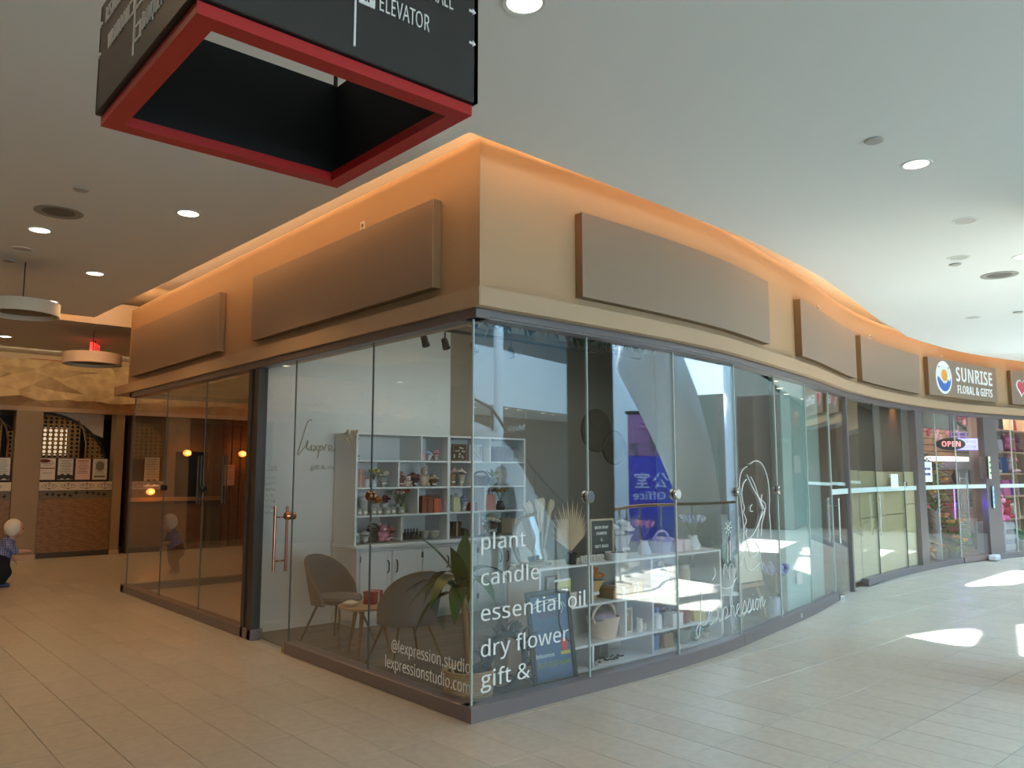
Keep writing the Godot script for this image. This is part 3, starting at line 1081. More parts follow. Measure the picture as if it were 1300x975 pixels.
func build_ceiling_things() -> void:
	var warm := Color(1.0, 0.80, 0.57)
	var lit := [
		[Vector3(-1.08, CEIL, -2.46), "lit downlight in the corridor ceiling nearest the sign cube and fascia", 1.0],
		[Vector3(-1.91, CEIL, -3.8), "lit downlight near the left picture edge below the round speaker grille", 1.0],
		[Vector3(-1.12, CEIL, -5.18), "second lit downlight along the corridor row beside the fascia", 1.0],
		[Vector3(-1.16, CEIL, -7.12), "farthest lit downlight of the corridor row before the lit slot", 1.0],
		[Vector3(2.37, CEIL, 1.99), "lit downlight alone on the pale ceiling over the walkway at right", 1.0],
		[Vector3(-0.99, CEIL, 1.61), "lit downlight cut by the top edge right of the black sign cube", 1.0],
		[Vector3(5.67, CEIL, 1.69), "lit downlight at the right edge on the bright part of the ceiling", 1.0],
	]
	for k in lit:
		downlight(k[0], k[1])
		spot("downlight_lamp", k[0] + Vector3(0, -0.03, 0), k[0] + Vector3(0, -2, 0), warm, DOWN * k[2], 62.0, 0.08)
	for k in [[-3.4, -2.8, "in the middle of the left hall ceiling"], [-3.4, 1.0, "on the left hall ceiling level with the shop corner"], [-5.8, -2.8, "in the middle of the row along the left wall"], [-5.8, 1.0, "along the left wall level with the shop corner"], [-3.4, -6.0, "on the left hall ceiling before the lit slot"], [-5.8, -6.0, "along the left wall before the lit slot"], [-1.0, 5.0, "on the ceiling just behind the camera"], [-4.04, -11.54, "in the cross corridor beside the ceiling recess"], [-7.53, -12.5, "at the far left end of the cross corridor"], [-1.0, -11.2, "in the cross corridor before the wide restaurant pier"], [2.3, -10.9, "in the cross corridor behind the empty unit"]]:
		var p := Vector3(k[0], CEIL if k[1] > -9.0 else FAR, k[1])
		downlight(p, "lit downlight outside the picture, %s" % k[2])
		spot("downlight_lamp", p + Vector3(0, -0.03, 0), p + Vector3(0, -2, 0), warm, DOWN * (0.9 if k[1] > -9.0 else 1.3), 62.0, 0.08)
	downlight(Vector3(3.99, CEIL, 1.74), "unlit round downlight on the grey ceiling below the lit one at right", false)
	downlight(Vector3(5.22, CEIL, 1.25), "unlit greenish downlight just inside the bright part of the ceiling", false)
	downlight(Vector3(8.71, CEIL, 0.19), "unlit downlight low on the bright ceiling above the gift shop sign", false)
	downlight(Vector3(-1.91, CEIL, -4.61), "unlit downlight near the left edge above the hanging drum lamp", false)
	speaker_grille(Vector3(6.32, CEIL, 1.27), "round grey ceiling speaker on the bright ceiling at right")
	speaker_grille(Vector3(-1.9, CEIL, -3.13), "round grey ceiling speaker on the dim ceiling at left")
	cap_plate(Vector3(1.74, CEIL, 1.98), "sprinkler cap on the pale ceiling left of the lit downlight")
	cap_plate(Vector3(5.46, CEIL, 1.13), "small sprinkler cap between the speaker and the unlit light at right")
	cap_plate(Vector3(8.75, CEIL, 0.73), "small sprinkler cap low at the right edge of the bright ceiling")
	cap_plate(Vector3(-1.9, CEIL, -2.41), "sprinkler cap above the left ceiling speaker")
	cap_plate(Vector3(-1.92, CEIL, -5.15), "sprinkler cap at the left edge above the drum lamp")
	exit_sign(Vector3(0.24, 3.80, -10.7), deg_to_rad(62), "red exit sign hanging in the far corridor at left")
	exit_sign(Vector3(2.61, 3.34, -10.5), 0.35, "red exit sign seen through the top of the empty unit glass")
	drum(Vector3(-1.78, 3.2, -5.15), 0.34, 0.13, "white drum pendant lamp cut by the left picture edge")
	drum(Vector3(-0.05, 3.3, -9.6), 0.42, 0.17, "white drum pendant lamp half hidden behind the fascia end")

const DOWN := 1.2

# ------------------------------------------------------------------ hanging sign cube
func build_sign_cube() -> void:
	var x0 := -2.722
	var x1 := -1.878
	var z0 := 1.540
	var z1 := 2.382
	var yb := 2.70
	var yt := 3.055
	var t := thing("directory_sign", "black hanging direction sign cube with a red lower frame", "sign", Vector3.ZERO)
	var lab := ["black sign panel lettered with restaurant and washroom", "black sign panel lettered with elevator", "black sign panel facing away", "black sign panel on the far side"]
	var pan := []
	var sides := [[x0, x0 + 0.02, z0, z1], [x0, x1, z1 - 0.02, z1], [x1 - 0.02, x1, z0, z1], [x0, x1, z0, z0 + 0.02]]
	for i in 4:
		var s = sides[i]
		var st := S()
		bx(st, s[0], s[1], yb, yt, s[2], s[3], 0.003)
		pan.append(part("panel", st, M.sign_black, t, lab[i]))
	var st := S()
	bx(st, x0 + 0.02, x0 + 0.03, yb - 0.02, yt - 0.002, z0 + 0.02, z1 - 0.02)
	bx(st, x1 - 0.03, x1 - 0.02, yb - 0.02, yt - 0.002, z0 + 0.02, z1 - 0.02)
	bx(st, x0 + 0.03, x1 - 0.03, yb - 0.02, yt - 0.002, z0 + 0.02, z0 + 0.03)
	bx(st, x0 + 0.03, x1 - 0.03, yb - 0.02, yt - 0.002, z1 - 0.03, z1 - 0.02)
	part("lining", st, M.sign_inside, t)
	st = S()
	var g := 0.014
	var w := 0.055
	for b in [[x0 + g, x0 + g + w, z0 + g, z1 - g], [x1 - g - w, x1 - g, z0 + g, z1 - g], [x0 + g + w, x1 - g - w, z0 + g, z0 + g + w], [x0 + g + w, x1 - g - w, z1 - g - w, z1 - g]]:
		bx(st, b[0], b[1], yb - 0.036, yb - 0.004, b[2], b[3])
	part("red_frame", st, M.red_paint, t)
	for k in [[x0 + 0.05, z0 + 0.05], [x1 - 0.05, z0 + 0.05], [x0 + 0.05, z1 - 0.05], [x1 - 0.05, z1 - 0.05]]:
		st = S()
		rod(st, Vector3(k[0], yt - 0.02, k[1]), Vector3(k[0], CEIL, k[1]), 0.008)
		part("rod", st, M.soft_black, t)
	var ink: Material = col(222, 216, 208, 0.5)
	# right hand panel, facing +Z: u runs from the near corner along +X
	var P := func(u: float, y: float) -> Vector3: return Vector3(x0 + u, y, z1 + 0.001)
	var X := Vector3.RIGHT
	var Y := Vector3.UP
	words("ELEVATOR", 0.048, ink, pan[1], P.call(0.494, 2.857), X, Y, 0.166)
	words("BANQUET HALL", 0.048, ink, pan[1], P.call(0.494, 2.958), X, Y, 0.25)
	words("RESTAURANT", 0.048, ink, pan[1], P.call(0.14, 2.958), X, Y, 0.225)
	words("WASHROOM", 0.048, ink, pan[1], P.call(0.17, 2.857), X, Y, 0.18)
	# left hand panel, facing -X: reads along +Z
	var Q := func(z: float, y: float) -> Vector3: return Vector3(x0 - 0.001, y, z)
	var Z := Vector3.BACK
	words("WASHROOM", 0.048, ink, pan[0], Q.call(1.655, 2.866), Z, Y, 0.205)
	words("RESTAURANT", 0.048, ink, pan[0], Q.call(1.615, 2.968), Z, Y, 0.215)
	words("BANQUET HALL", 0.048, ink, pan[0], Q.call(2.0, 2.777), Z, Y, 0.26)
	words("ELEVATOR", 0.048, ink, pan[0], Q.call(2.0, 2.878), Z, Y, 0.17)
	# dividing bars, pictogram squares, arrows
	st = S()
	bx(st, x0 + 0.417, x0 + 0.423, 2.726, 3.045, z1, z1 + 0.003)
	part("bar", st, ink, pan[1])
	st = S()
	bx(st, x0 - 0.003, x0, 2.737, 3.045, 1.918, 1.924)
	part("bar", st, ink, pan[0])
	for y in [2.857, 2.958]:
		st = S()
		bx(st, x0 + 0.43, x0 + 0.48, y - 0.003, y + 0.048, z1, z1 + 0.003)
		part("pictogram", st, ink, pan[1])
		st = S()
		for k in 3:
			bx(st, x0 + 0.439 + k * 0.009, x0 + 0.444 + k * 0.009, y + 0.008, y + 0.03, z1 + 0.003, z1 + 0.004)
		bx(st, x0 + 0.436, x0 + 0.466, y + 0.032, y + 0.035, z1 + 0.003, z1 + 0.004)
		prism(st, [Vector2(0.469, y + 0.02), Vector2(0.476, y + 0.02), Vector2(0.4725, y + 0.028)], Transform3D(Basis(), Vector3(x0, 0, z1 + 0.003)), 0.001)
		part("pictogram_mark", st, M.sign_black, pan[1])
	for k in [[1.936, 2.767], [1.868, 2.866], [1.936, 2.866]]:
		st = S()
		bx(st, x0 - 0.003, x0, k[1], k[1] + 0.05, k[0], k[0] + 0.05)
		part("pictogram", st, ink, pan[0])
		st = S()
		for j in 3:
			bx(st, x0 - 0.004, x0 - 0.003, k[1] + 0.008, k[1] + 0.04, k[0] + 0.009 + j * 0.011, k[0] + 0.015 + j * 0.011)
		part("pictogram_mark", st, M.sign_black, pan[0])
	for y in [2.882, 2.983]:
		st = S()
		prism(st, [Vector2(0, -0.004), Vector2(0.013, -0.004), Vector2(0.013, -0.010), Vector2(0.026, 0.0), Vector2(0.013, 0.010), Vector2(0.013, 0.004), Vector2(0, 0.004)], Transform3D(Basis(), Vector3(x0 + 0.806, y, z1)), 0.003)
		part("arrow", st, ink, pan[1])
		st = S()
		prism(st, [Vector2(0, 0), Vector2(0.012, 0.010), Vector2(0.012, 0.004), Vector2(0.026, 0.004), Vector2(0.026, -0.004), Vector2(0.012, -0.004), Vector2(0.012, -0.010)], Transform3D(Basis(Z, Y, Vector3.LEFT), Vector3(x0, y + 0.005, 1.546)), 0.003)
		part("arrow", st, ink, pan[0])

# ------------------------------------------------------------------ sign boards on the fascia
func board(a: Vector3, b: Vector3, called: String, label: String) -> Node3D:    # a, b: bottom ends of the outer face, left to right
	var d := (b - a).normalized()
	var n := d.cross(Vector3.UP)
	var l := a.distance_to(b)
	var t := thing(called, label, "sign board", a, atan2(-d.z, d.x))
	# in own axes: x along the face, z outward (0 is the face)
	var st := S()
	bx(st, 0.0, l, 0.0, 0.655, -0.075, -0.004, 0.002)
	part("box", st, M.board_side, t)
	st = S()
	bx(st, -0.001, l + 0.001, -0.001, 0.656, -0.006, 0.0, 0.002)
	part("face", st, M.board_paint, t)
	return t

func curved_board(x0: float, x1: float, called: String, label: String) -> Node3D:     # follows the curve; the thing stands at its lower left end, in world axes
	var t := thing(called, label, "sign board", Vector3.ZERO)
	var st := S()
	curved(st, x0, x1, 0.104, 0.034, 2.915, 3.565, 0.15)
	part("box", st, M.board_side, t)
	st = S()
	curved(st, x0 - 0.001, x1 + 0.001, 0.110, 0.103, 2.914, 3.566, 0.15)
	part("face", st, M.board_paint, t)
	return t

func outlet(p: Vector3, turn: float, label: String) -> void:
	var t := thing("wall_outlet", label, "outlet", p, turn)
	var st := S()
	bx(st, -0.036, 0.036, -0.058, 0.058, 0.0, 0.008, 0.003)
	part("plate", st, M.white_paint, t)
	st = S()
	for y in [-0.022, 0.022]:
		lathe(st, [[0.0, 0.008], [0.018, 0.008], [0.018, 0.011], [0.0, 0.011]], Transform3D(Basis(Vector3.RIGHT, PI / 2), Vector3(0, y, 0)), 16)
	part("socket", st, col(120, 104, 84, 0.6), t)

func build_sign_boards() -> void:
	board(Vector3(-0.05, 2.92, -7.55), Vector3(-0.05, 2.92, -4.41), "sign_board", "blank taupe sign board at the far left end of the fascia")
	board(Vector3(-0.05, 2.92, -3.53), Vector3(-0.05, 2.92, -0.41), "sign_board", "large blank taupe sign board on the left fascia nearest the corner")
	var ends := [[0.96, 4.0, "large blank taupe sign board first right of the corner"], [5.0, 7.6, "blank taupe sign board in the middle of the curved fascia"], [7.87, 10.56, "blank taupe sign board left of the gift shop sign"]]
	for k in ends:
		curved_board(k[0], k[1], "sign_board", k[2])
	var t := board(Vector3(10.96, 2.93, cz(10.96) + 0.11), Vector3(13.6, 2.93, cz(13.6) + 0.11), "shop_sign", "taupe sign board lettered SUNRISE FLORAL & GIFTS with a round sun emblem")
	var l := 2.65
	var white: Material = col(246, 247, 248, 0.5)
	words("SUNRISE", 0.25, white, t, Vector3(1.0, 0.30, 0.0), Vector3.RIGHT, Vector3.UP, 1.46, true)
	words("FLORAL & GIFTS", 0.145, white, t, Vector3(1.03, 0.085, 0.0), Vector3.RIGHT, Vector3.UP, 1.40, true)
	var R90 := Basis(Vector3.RIGHT, PI / 2)
	var st := S()
	lathe(st, [[0.0, 0.0], [0.29, 0.0], [0.29, 0.008], [0.0, 0.008]], Transform3D(R90, Vector3(0.53, 0.33, 0)), 40)
	part("emblem_disc", st, white, t, "white round emblem ground")
	st = S()
	var pts := []
	for i in 25:
		var a := PI + PI * i / 24.0
		pts.append(Vector2(cos(a) * 0.245, sin(a) * 0.245 ))
	for i in range(1, 12):
		var x := 0.245 - i * 0.49 / 12.0
		pts.append(Vector2(x, -0.05 + (0.03 * sin(x * 22.0)) + 0.10 * absf(x) ))
	prism(st, pts, Transform3D(Basis(), Vector3(0.53, 0.33, 0.008)), 0.003)
	part("emblem_wave", st, col(70, 112, 196, 0.5), t)
	st = S()
	pts = []
	for i in 32:
		var a := TAU * i / 32.0
		var r := 0.155 if i % 2 == 0 else 0.118
		pts.append(Vector2(cos(a), sin(a)) * r)
	prism(st, pts, Transform3D(Basis(), Vector3(0.53, 0.365, 0.011)), 0.003)
	part("emblem_rays", st, white, t)
	st = S()
	lathe(st, [[0.0, 0.0], [0.105, 0.0], [0.105, 0.004], [0.0, 0.004]], Transform3D(R90, Vector3(0.53, 0.365, 0.014)), 28)
	part("emblem_sun", st, col(244, 172, 62, 0.5), t)
	for s in [-1, 1]:
		st = S()
		var c := Vector3(0.53 + s * 0.17, 0.50, 0.009)
		tube(st, [c + Vector3(-0.03, 0.012, 0), c, c + Vector3(0.03, 0.012, 0)], 0.006, 6)
		part("emblem_bird", st, col(60, 76, 120, 0.5), t)
	t = board(Vector3(14.13, 2.93, cz(14.13) + 0.11), Vector3(17.0, 2.93, cz(17.0) + 0.11), "shop_sign", "taupe sign board with a red heart at the right picture edge")
	for k in [[1.0, white, 0.0], [0.80, col(206, 84, 96, 0.5), 0.006]]:
		st = S()
		pts = []
		for i in 28:
			var a := TAU * i / 28.0
			var x := pow(sin(a), 3.0)
			var y := (13 * cos(a) - 5 * cos(2 * a) - 2 * cos(3 * a) - cos(4 * a)) / 16.0
			pts.append(Vector2(x * 0.21 + y * 0.03, y * 0.19) * k[0])
		prism(st, pts, Transform3D(Basis(), Vector3(0.36, 0.345, k[2])), 0.006)
		part("heart", st, k[1], t)
	words("Gifts", 0.2, white, t, Vector3(0.75, 0.25, 0.0), Vector3.RIGHT, Vector3.UP, 0.9, true)
	outlet(Vector3(0.03, 3.63, -1.52), -PI / 2, "white wall outlet peeking above the large left sign board")
	for k in [[11.75, "white wall outlet above the gift shop sign"], [8.6, "white wall outlet above the blank board left of the gift shop sign"], [6.0, "white wall outlet above the middle curved sign board"]]:
		outlet(Vector3(k[0], 3.62, cz(k[0]) + 0.03), atan2(cz(k[0] - 0.1) - cz(k[0] + 0.1), 0.2), k[1])
	# little squares on the curb and header
	var st2 := S()
	bx(st2, -0.04, 0.04, -0.025, 0.025, 0.0, 0.004, 0.002)
	solo("curb_plate", st2, col(176, 172, 168, 0.4, 0.5), "small square metal plate on the grey curb below the white line drawing", "plate", "", Vector3(4.95, 0.055, cz(4.95) + 0.0), 0.2)

# ------------------------------------------------------------------ the closed restaurant across the corridor at left
const ZF := -13.14

func build_far_shop() -> void:
	var st := S()
	# bulkhead and trims
	bx(st, -9.2, 8.0, 3.745, 3.86, ZF - 0.15, ZF)
	bx(st, -9.2, 8.0, 2.77, 2.86, ZF - 0.15, ZF + 0.03)
	struct("trim_10", st, M.fascia_paint, "tan bulkhead strips above and below the brown paper")
	st = S()
	bx(st, -9.2, 8.0, 2.86, 3.745, ZF - 0.2, ZF - 0.14)
	struct("wall_bulkhead", st, M.far_wall_paint, "bulkhead wall behind the brown paper")
	# crumpled kraft paper
	st = S()
	var n := FastNoiseLite.new()
	n.seed = 3
	n.noise_type = FastNoiseLite.TYPE_CELLULAR
	n.cellular_return_type = FastNoiseLite.RETURN_DISTANCE
	n.frequency = 0.9
	var n2 := FastNoiseLite.new()
	n2.seed = 9
	n2.frequency = 0.7
	var nx := 60
	var ny := 6
	var grid := []
	for i in nx + 1:
		var colm := []
		for k in ny + 1:
			var inner := 1.0 if k > 0 and k < ny else 0.0
			var x := -9.0 + 16.0 * i / nx + rng.randf_range(-0.10, 0.10)
			var y := 2.85 + 0.9 * k / ny + inner * rng.randf_range(-0.05, 0.05)
			var big := n2.get_noise_2d(x * 1.2 + y * 0.8, y * 1.5)
			colm.append(Vector3(x, y, ZF + 0.03 + inner * (0.12 + 0.22 * big + rng.randf_range(-0.05, 0.05))))
		grid.append(colm)
	for i in nx:
		for k in ny:
			var q := [grid[i][k], grid[i + 1][k], grid[i + 1][k + 1], grid[i][k + 1]]
			if (i + k) % 2 == 0:
				tri(st, q[0], q[1], q[2])
				tri(st, q[0], q[2], q[3])
			else:
				tri(st, q[0], q[1], q[3])
				tri(st, q[1], q[2], q[3])
	for i in nx:      # a back sheet gives the paper body
		quad(st, Vector3(-9.0 + 16.0 * (i + 1) / nx, 2.85, ZF - 0.1), Vector3(-9.0 + 16.0 * i / nx, 2.85, ZF - 0.1), Vector3(-9.0 + 16.0 * i / nx, 3.75, ZF - 0.1), Vector3(-9.0 + 16.0 * (i + 1) / nx, 3.75, ZF - 0.1))
	solo("paper_cover", st, M.kraft, "crumpled brown paper taped over the restaurant sign band", "paper")
	st = S()
	bx(st, -0.3, 0.4, 3.73, 3.765, ZF + 0.0, ZF + 0.02)
	solo("tape_strip", st, col(150, 30, 24, 0.6), "red tape strip along the top edge of the brown paper", "tape")
	# pillars
	st = S()
	bx(st, -0.445, -0.005, 0.0, 2.77, ZF - 0.3, ZF + 0.05, 0.006)
	bx(st, -2.65, -2.2, 0.0, 2.77, ZF - 0.3, ZF + 0.05, 0.006)
	bx(st, 1.285, 1.455, 0.0, 2.77, ZF - 0.3, ZF + 0.02, 0.006)
	bx(st, -9.2, -4.5, 0.0, 2.77, ZF - 0.3, ZF + 0.05, 0.006)
	struct("wall_pillars", st, M.far_wall_paint, "brown wall piers of the closed restaurant front")
	st = S()
	bx(st, -0.46, 0.0, 0.0, 0.09, ZF - 0.3, ZF + 0.065)
	bx(st, 1.28, 1.46, 0.0, 0.09, ZF - 0.3, ZF + 0.035)
	bx(st, -2.67, -2.18, 0.0, 0.09, ZF - 0.3, ZF + 0.065)
	struct("baseboard_far", st, M.ledge_paint, "pale skirting at the foot of the restaurant piers")
	# the two bays
	restaurant_bay(-0.005, 1.285, true)
	restaurant_bay(-2.2, -0.445, false)
	# dark door gap and the dim shopfront seen through the empty unit
	st = S()
	bx(st, 1.455, 1.60, 0.0, 2.77, ZF - 0.6, ZF - 0.5)
	bx(st, -4.6, 8.0, 0.0, 2.77, ZF - 1.9, ZF - 1.8)
	struct("wall_inside", st, M.soft_black, "dark inside wall of the closed restaurant")
	st = S()
	bx(st, 1.60, 2.5, 0.0, 2.77, ZF - 0.3, ZF - 0.02, 0.006)
	bx(st, 3.2, 3.5, 0.0, 2.77, ZF - 0.3, ZF - 0.02, 0.006)
	bx(st, 2.5, 3.2, 2.05, 2.77, ZF - 0.3, ZF - 0.05)
	struct("wall_shopfront", st, col(112, 98, 80, 0.7), "grey brown front beside the restaurant seen through the empty unit")
	for k in 7:
		st = S()
		bx(st, 3.52 + k * 0.2, 3.70 + k * 0.2, 0.0, 2.77, ZF - 0.2, ZF - 0.06, 0.01)
		part("board", st, M.wood, get_node("wall_shopfront"))
	poster(Vector3(2.02, 1.62, ZF), 0.32, 0.62, "pale menu sheet on the grey front seen through the empty unit", 1)
	poster(Vector3(3.62, 1.55, ZF - 0.04), 0.34, 0.48, "framed picture beside the wooden boards seen through the empty unit", 2)
	for k in [[2.7, 2.02, "warm glowing wall lantern seen through the middle of the empty unit"], [3.9, 2.02, "warm glowing wall lantern at the right side of the empty unit"], [2.0, 1.22, "small amber lamp low on the dim front seen through the empty unit"]]:
		var t := thing("wall_lantern", k[2], "lantern", Vector3(k[0], k[1], ZF + 0.06))
		st = S()
		ball(st, Vector3.ZERO, Vector3(0.09, 0.07, 0.06))
		part("glass_shade", st, M.amber, t)
		st = S()
		bx(st, -0.03, 0.03, -0.04, 0.04, -0.10, -0.05)
		part("bracket", st, M.soft_black, t)
		lamp("lantern_lamp", Vector3(k[0], k[1], ZF + 0.16), Color(1.0, 0.55, 0.2), 0.10, 0.05)
	st = S()
	bx(st, 1.62, 3.45, 1.02, 1.10, ZF + 0.0, ZF + 0.06, 0.006)
	solo("counter_rail", st, M.light_wood, "pale ledge rail across the dim front seen through the empty unit", "rail")
	st = S()
	bx(st, 2.52, 3.18, 0.0, 0.95, ZF - 0.25, ZF - 0.1, 0.01)
	solo("cabinet_panel", st, M.wood, "low wooden cabinet front seen through the right of the empty unit", "cabinet")

func poster(p: Vector3, w: float, h: float, label: String, kind: int) -> void:
	var t := thing("menu_poster", label, "poster", p)
	var st := S()
	bx(st, -w / 2, w / 2, -h / 2, h / 2, 0.0, 0.012, 0.002)
	part("frame", st, col(96, 62, 46, 0.6), t)
	st = S()
	bx(st, -w / 2 + 0.012, w / 2 - 0.012, -h / 2 + 0.012, h / 2 - 0.012, 0.011, 0.014)
	part("sheet", st, [col(222, 206, 182, 0.6), col(206, 202, 188, 0.6), col(224, 190, 170, 0.6), col(206, 200, 178, 0.6)][kind], t)
	var ink: Material = col(92, 74, 66, 0.7)
	st = S()
	var rows := 9
	for i in rows:
		if kind == 0 and i > 3 and i < 8:
			continue
		var y := h / 2 - 0.05 - i * (h - 0.16) / rows
		var ww := (w - 0.08) * (0.6 + 0.4 * absf(sin(i * 2.3 + kind)))
		bx(st, -ww / 2, ww / 2, y - 0.004, y + 0.003, 0.0135, 0.0155)
	part("print", st, ink, t)
	st = S()
	if kind == 0:
		bx(st, -w / 2 + 0.02, w / 2 - 0.02, h * 0.02, h * 0.06, 0.014, 0.016)
		ball(st, Vector3(-0.05, h * 0.36, 0.014), Vector3(0.09, 0.035, 0.003))
	elif kind == 1:
		for i in 5:
			ball(st, Vector3(-w * 0.36 + i * w * 0.18, -h * 0.36 + 0.02 * (i % 2), 0.014), Vector3(0.04, 0.045, 0.004))
	elif kind == 3:
		ball(st, Vector3(0, h * 0.14, 0.014), Vector3(w * 0.28, h * 0.22, 0.003))
		bx(st, -w * 0.36, w * 0.36, -h * 0.38, -h * 0.28, 0.014, 0.016)
	else:
		bx(st, -w * 0.3, w * 0.3, h * 0.36, h * 0.40, 0.014, 0.016)
	part("picture_print", st, [col(108, 40, 34, 0.7), col(52, 50, 44, 0.7), col(150, 96, 86, 0.7), col(120, 116, 92, 0.7)][kind], t)

func restaurant_bay(x0: float, x1: float, main: bool) -> void:
	var where := "right of the wide pier" if main else "at the left picture edge"
	var cx := (x0 + x1) / 2
	var w := x1 - x0 - 0.004
	# wood panel
	var t := thing("serving_counter", "plain wooden counter front below the posters " + where, "counter", Vector3(cx, 0, ZF))
	var st := S()
	bx(st, -w / 2, w / 2, 0.10, 1.105, -0.12, -0.02, 0.004)
	part("panel", st, M.wood, t)
	st = S()
	bx(st, -w / 2, w / 2, 0.0, 0.10, -0.12, -0.01, 0.003)
	part("kick_plate", st, col(70, 60, 44, 0.5), t)
	# stone frieze
	t = thing("stone_frieze", "dark patterned stone strip under the white ornament band " + where, "frieze", Vector3(cx, 1.107, ZF - 0.06))
	st = S()
	bx(st, -w / 2, w / 2, 0.0, 0.16, -0.05, 0.0)
	part("strip", st, col(116, 102, 80, 0.6), t)
	for i in int(w / 0.10):
		if rng.randf() < 0.55:
			st = S()
			box(st, Vector3(-w / 2 + 0.06 + i * 0.10, 0.05 + rng.randf() * 0.06, 0.0), Vector3(0.05, 0.05, 0.008), Basis(Vector3.BACK, PI / 4))
			part("stone_inlay", st, col(46, 36, 26, 0.6), t)
	# ornament band
	t = thing("ornament_band", "white band with dark oval ornaments under the posters " + where, "band", Vector3(cx, 1.27, ZF - 0.02))
	st = S()
	bx(st, -w / 2, w / 2, 0.0, 0.16, -0.03, 0.0, 0.002)
	part("board", st, col(214, 198, 170, 0.6), t)
	for i in int(w / 0.32):
		st = S()
		var c := Vector3(-w / 2 + 0.18 + i * 0.325, 0.08, 0.001)
		var ring := []
		for k in 17:
			ring.append(c + Vector3(cos(TAU * k / 16) * 0.125, sin(TAU * k / 16) * 0.04, 0))
		tube(st, ring, 0.004, 5)
		for dx in [-0.06, 0.0, 0.06]:
			box(st, c + Vector3(dx, 0.008, 0.001), Vector3(0.028, 0.016, 0.006), Basis(Vector3.BACK, 0.7))
		for dy in [-0.05, 0.055]:
			box(st, c + Vector3(0, dy, 0.001), Vector3(0.02, 0.02, 0.006), Basis(Vector3.BACK, 0.78))
		part("ornament", st, col(86, 60, 44, 0.7), t)
	# posters
	if main:
		var lab := ["menu poster with a dark red heading beside the wide pier", "menu poster with dark dishes at its foot second from the pier", "plain pinkish menu sheet third from the pier", "menu poster with a pale arch picture nearest the dark doorway"]
		for i in 4:
			poster(Vector3(0.135 + i * 0.305, 1.675, ZF - 0.05), 0.285, 0.43, lab[i], i)
	else:
		poster(Vector3(-0.62, 1.675, ZF - 0.05), 0.30, 0.43, "pale menu sheet at the left picture edge beside the wide pier", 1)
		poster(Vector3(-0.95, 1.675, ZF - 0.05), 0.30, 0.43, "menu sheet just past the left picture edge", 2)
	# cane lattice under an arch, real holes
	t = thing("lattice_screen", "woven cane lattice screen with round holes under an arch " + where, "screen", Vector3(0, 0, ZF - 0.10))
	var rib := S()
	var web := S()
	var web2 := S()
	var step := 0.094
	var c0 := Vector2(0.02, 1.55) if main else Vector2(-1.3, 1.55)
	var R := 1.17
	for i in range(-14, 14):
		for k in 11:
			var x := c0.x + (i + 0.5) * step
			var y := 1.93 + k * step * 0.86
			if x < x0 + 0.04 or x > x1 - 0.05 or Vector2(x, y).distance_to(c0) > R or y > 2.68:
				continue
			var rad := 0.031 if x < c0.x + 0.85 else 0.022
			if absf(x - (c0.x + 0.72)) < 0.04:
				continue
			var dst := web if (i + k) % 2 == 0 else web2
			for s in 8:
				var a0 := TAU * s / 8.0
				var a1 := TAU * (s + 1) / 8.0
				var o0 := Vector2(cos(a0), sin(a0))
				var o1 := Vector2(cos(a1), sin(a1))
				var q0 := o0 / maxf(absf(o0.x), absf(o0.y)) * Vector2(step, step * 0.86) * 0.5
				var q1 := o1 / maxf(absf(o1.x), absf(o1.y)) * Vector2(step, step * 0.86) * 0.5
				var f := func(v: Vector2, z: float) -> Vector3: return Vector3(x + v.x, y + v.y, z)
				quad(dst, f.call(o0 * rad, 0.006), f.call(q0, 0.0), f.call(q1, 0.0), f.call(o1 * rad, 0.006))
				quad(dst, f.call(o1 * rad, -0.012), f.call(q1, -0.006), f.call(q0, -0.006), f.call(o0 * rad, -0.012))
				quad(dst, f.call(o0 * rad, -0.012), f.call(o0 * rad, 0.006), f.call(o1 * rad, 0.006), f.call(o1 * rad, -0.012))
	part("weave", web, col(150, 116, 66, 0.7), t)
	part("weave", web2, col(136, 104, 58, 0.7), t)
	var arc := []
	for k in 17:
		var a := PI * 0.5 * k / 16.0 + 0.25
		var v := c0 + Vector2(cos(a), sin(a)) * (R + 0.02)
		if v.x > x0 and v.x < x1 and v.y < 2.74:
			arc.append(Vector3(v.x, v.y, 0.0))
	if arc.size() > 2:
		tube(rib, arc, 0.025, 8)
		part("arch_rim", rib, M.soft_black, t)
	var rib2 := S()
	var xr := c0.x + 0.72
	tube(rib2, [Vector3(xr + 0.06, 1.90, 0.0), Vector3(xr + 0.05, 2.2, 0.0), Vector3(xr, 2.45, 0.0), Vector3(xr - 0.12, 2.62, 0.0)], 0.045, 8, -1.0, 0.4)
	part("arch_rib", rib2, col(112, 84, 48, 0.7), t)
	if main:
		# pale hood, and a glowing panel standing in for the lit background
		var hood := S()
		prism(hood, [Vector2(0.25, 2.72), Vector2(0.62, 2.62), Vector2(0.84, 2.42), Vector2(1.1, 2.3), Vector2(1.1, 2.80), Vector2(0.25, 2.80)], Transform3D(Basis(), Vector3(0, 0, ZF - 0.185)), 0.04)
		solo("metal_hood", hood, col(190, 180, 166, 0.5), "curved pale metal hood above the lattice arch", "hood")
		var lampb := S()
		bx(lampb, 0.06, 0.55, 1.95, 2.50, ZF - 0.62, ZF - 0.58)
		solo("glow_backing", lampb, M.panel_glow, "glowing panel standing in for the lit space behind the left lattice holes", "glow panel")
		area("panel_lamp", Vector3(0.32, 2.28, ZF - 0.56), Vector3.BACK, Vector2(0.5, 0.6), Color(1.0, 0.85, 0.62), 0.25)

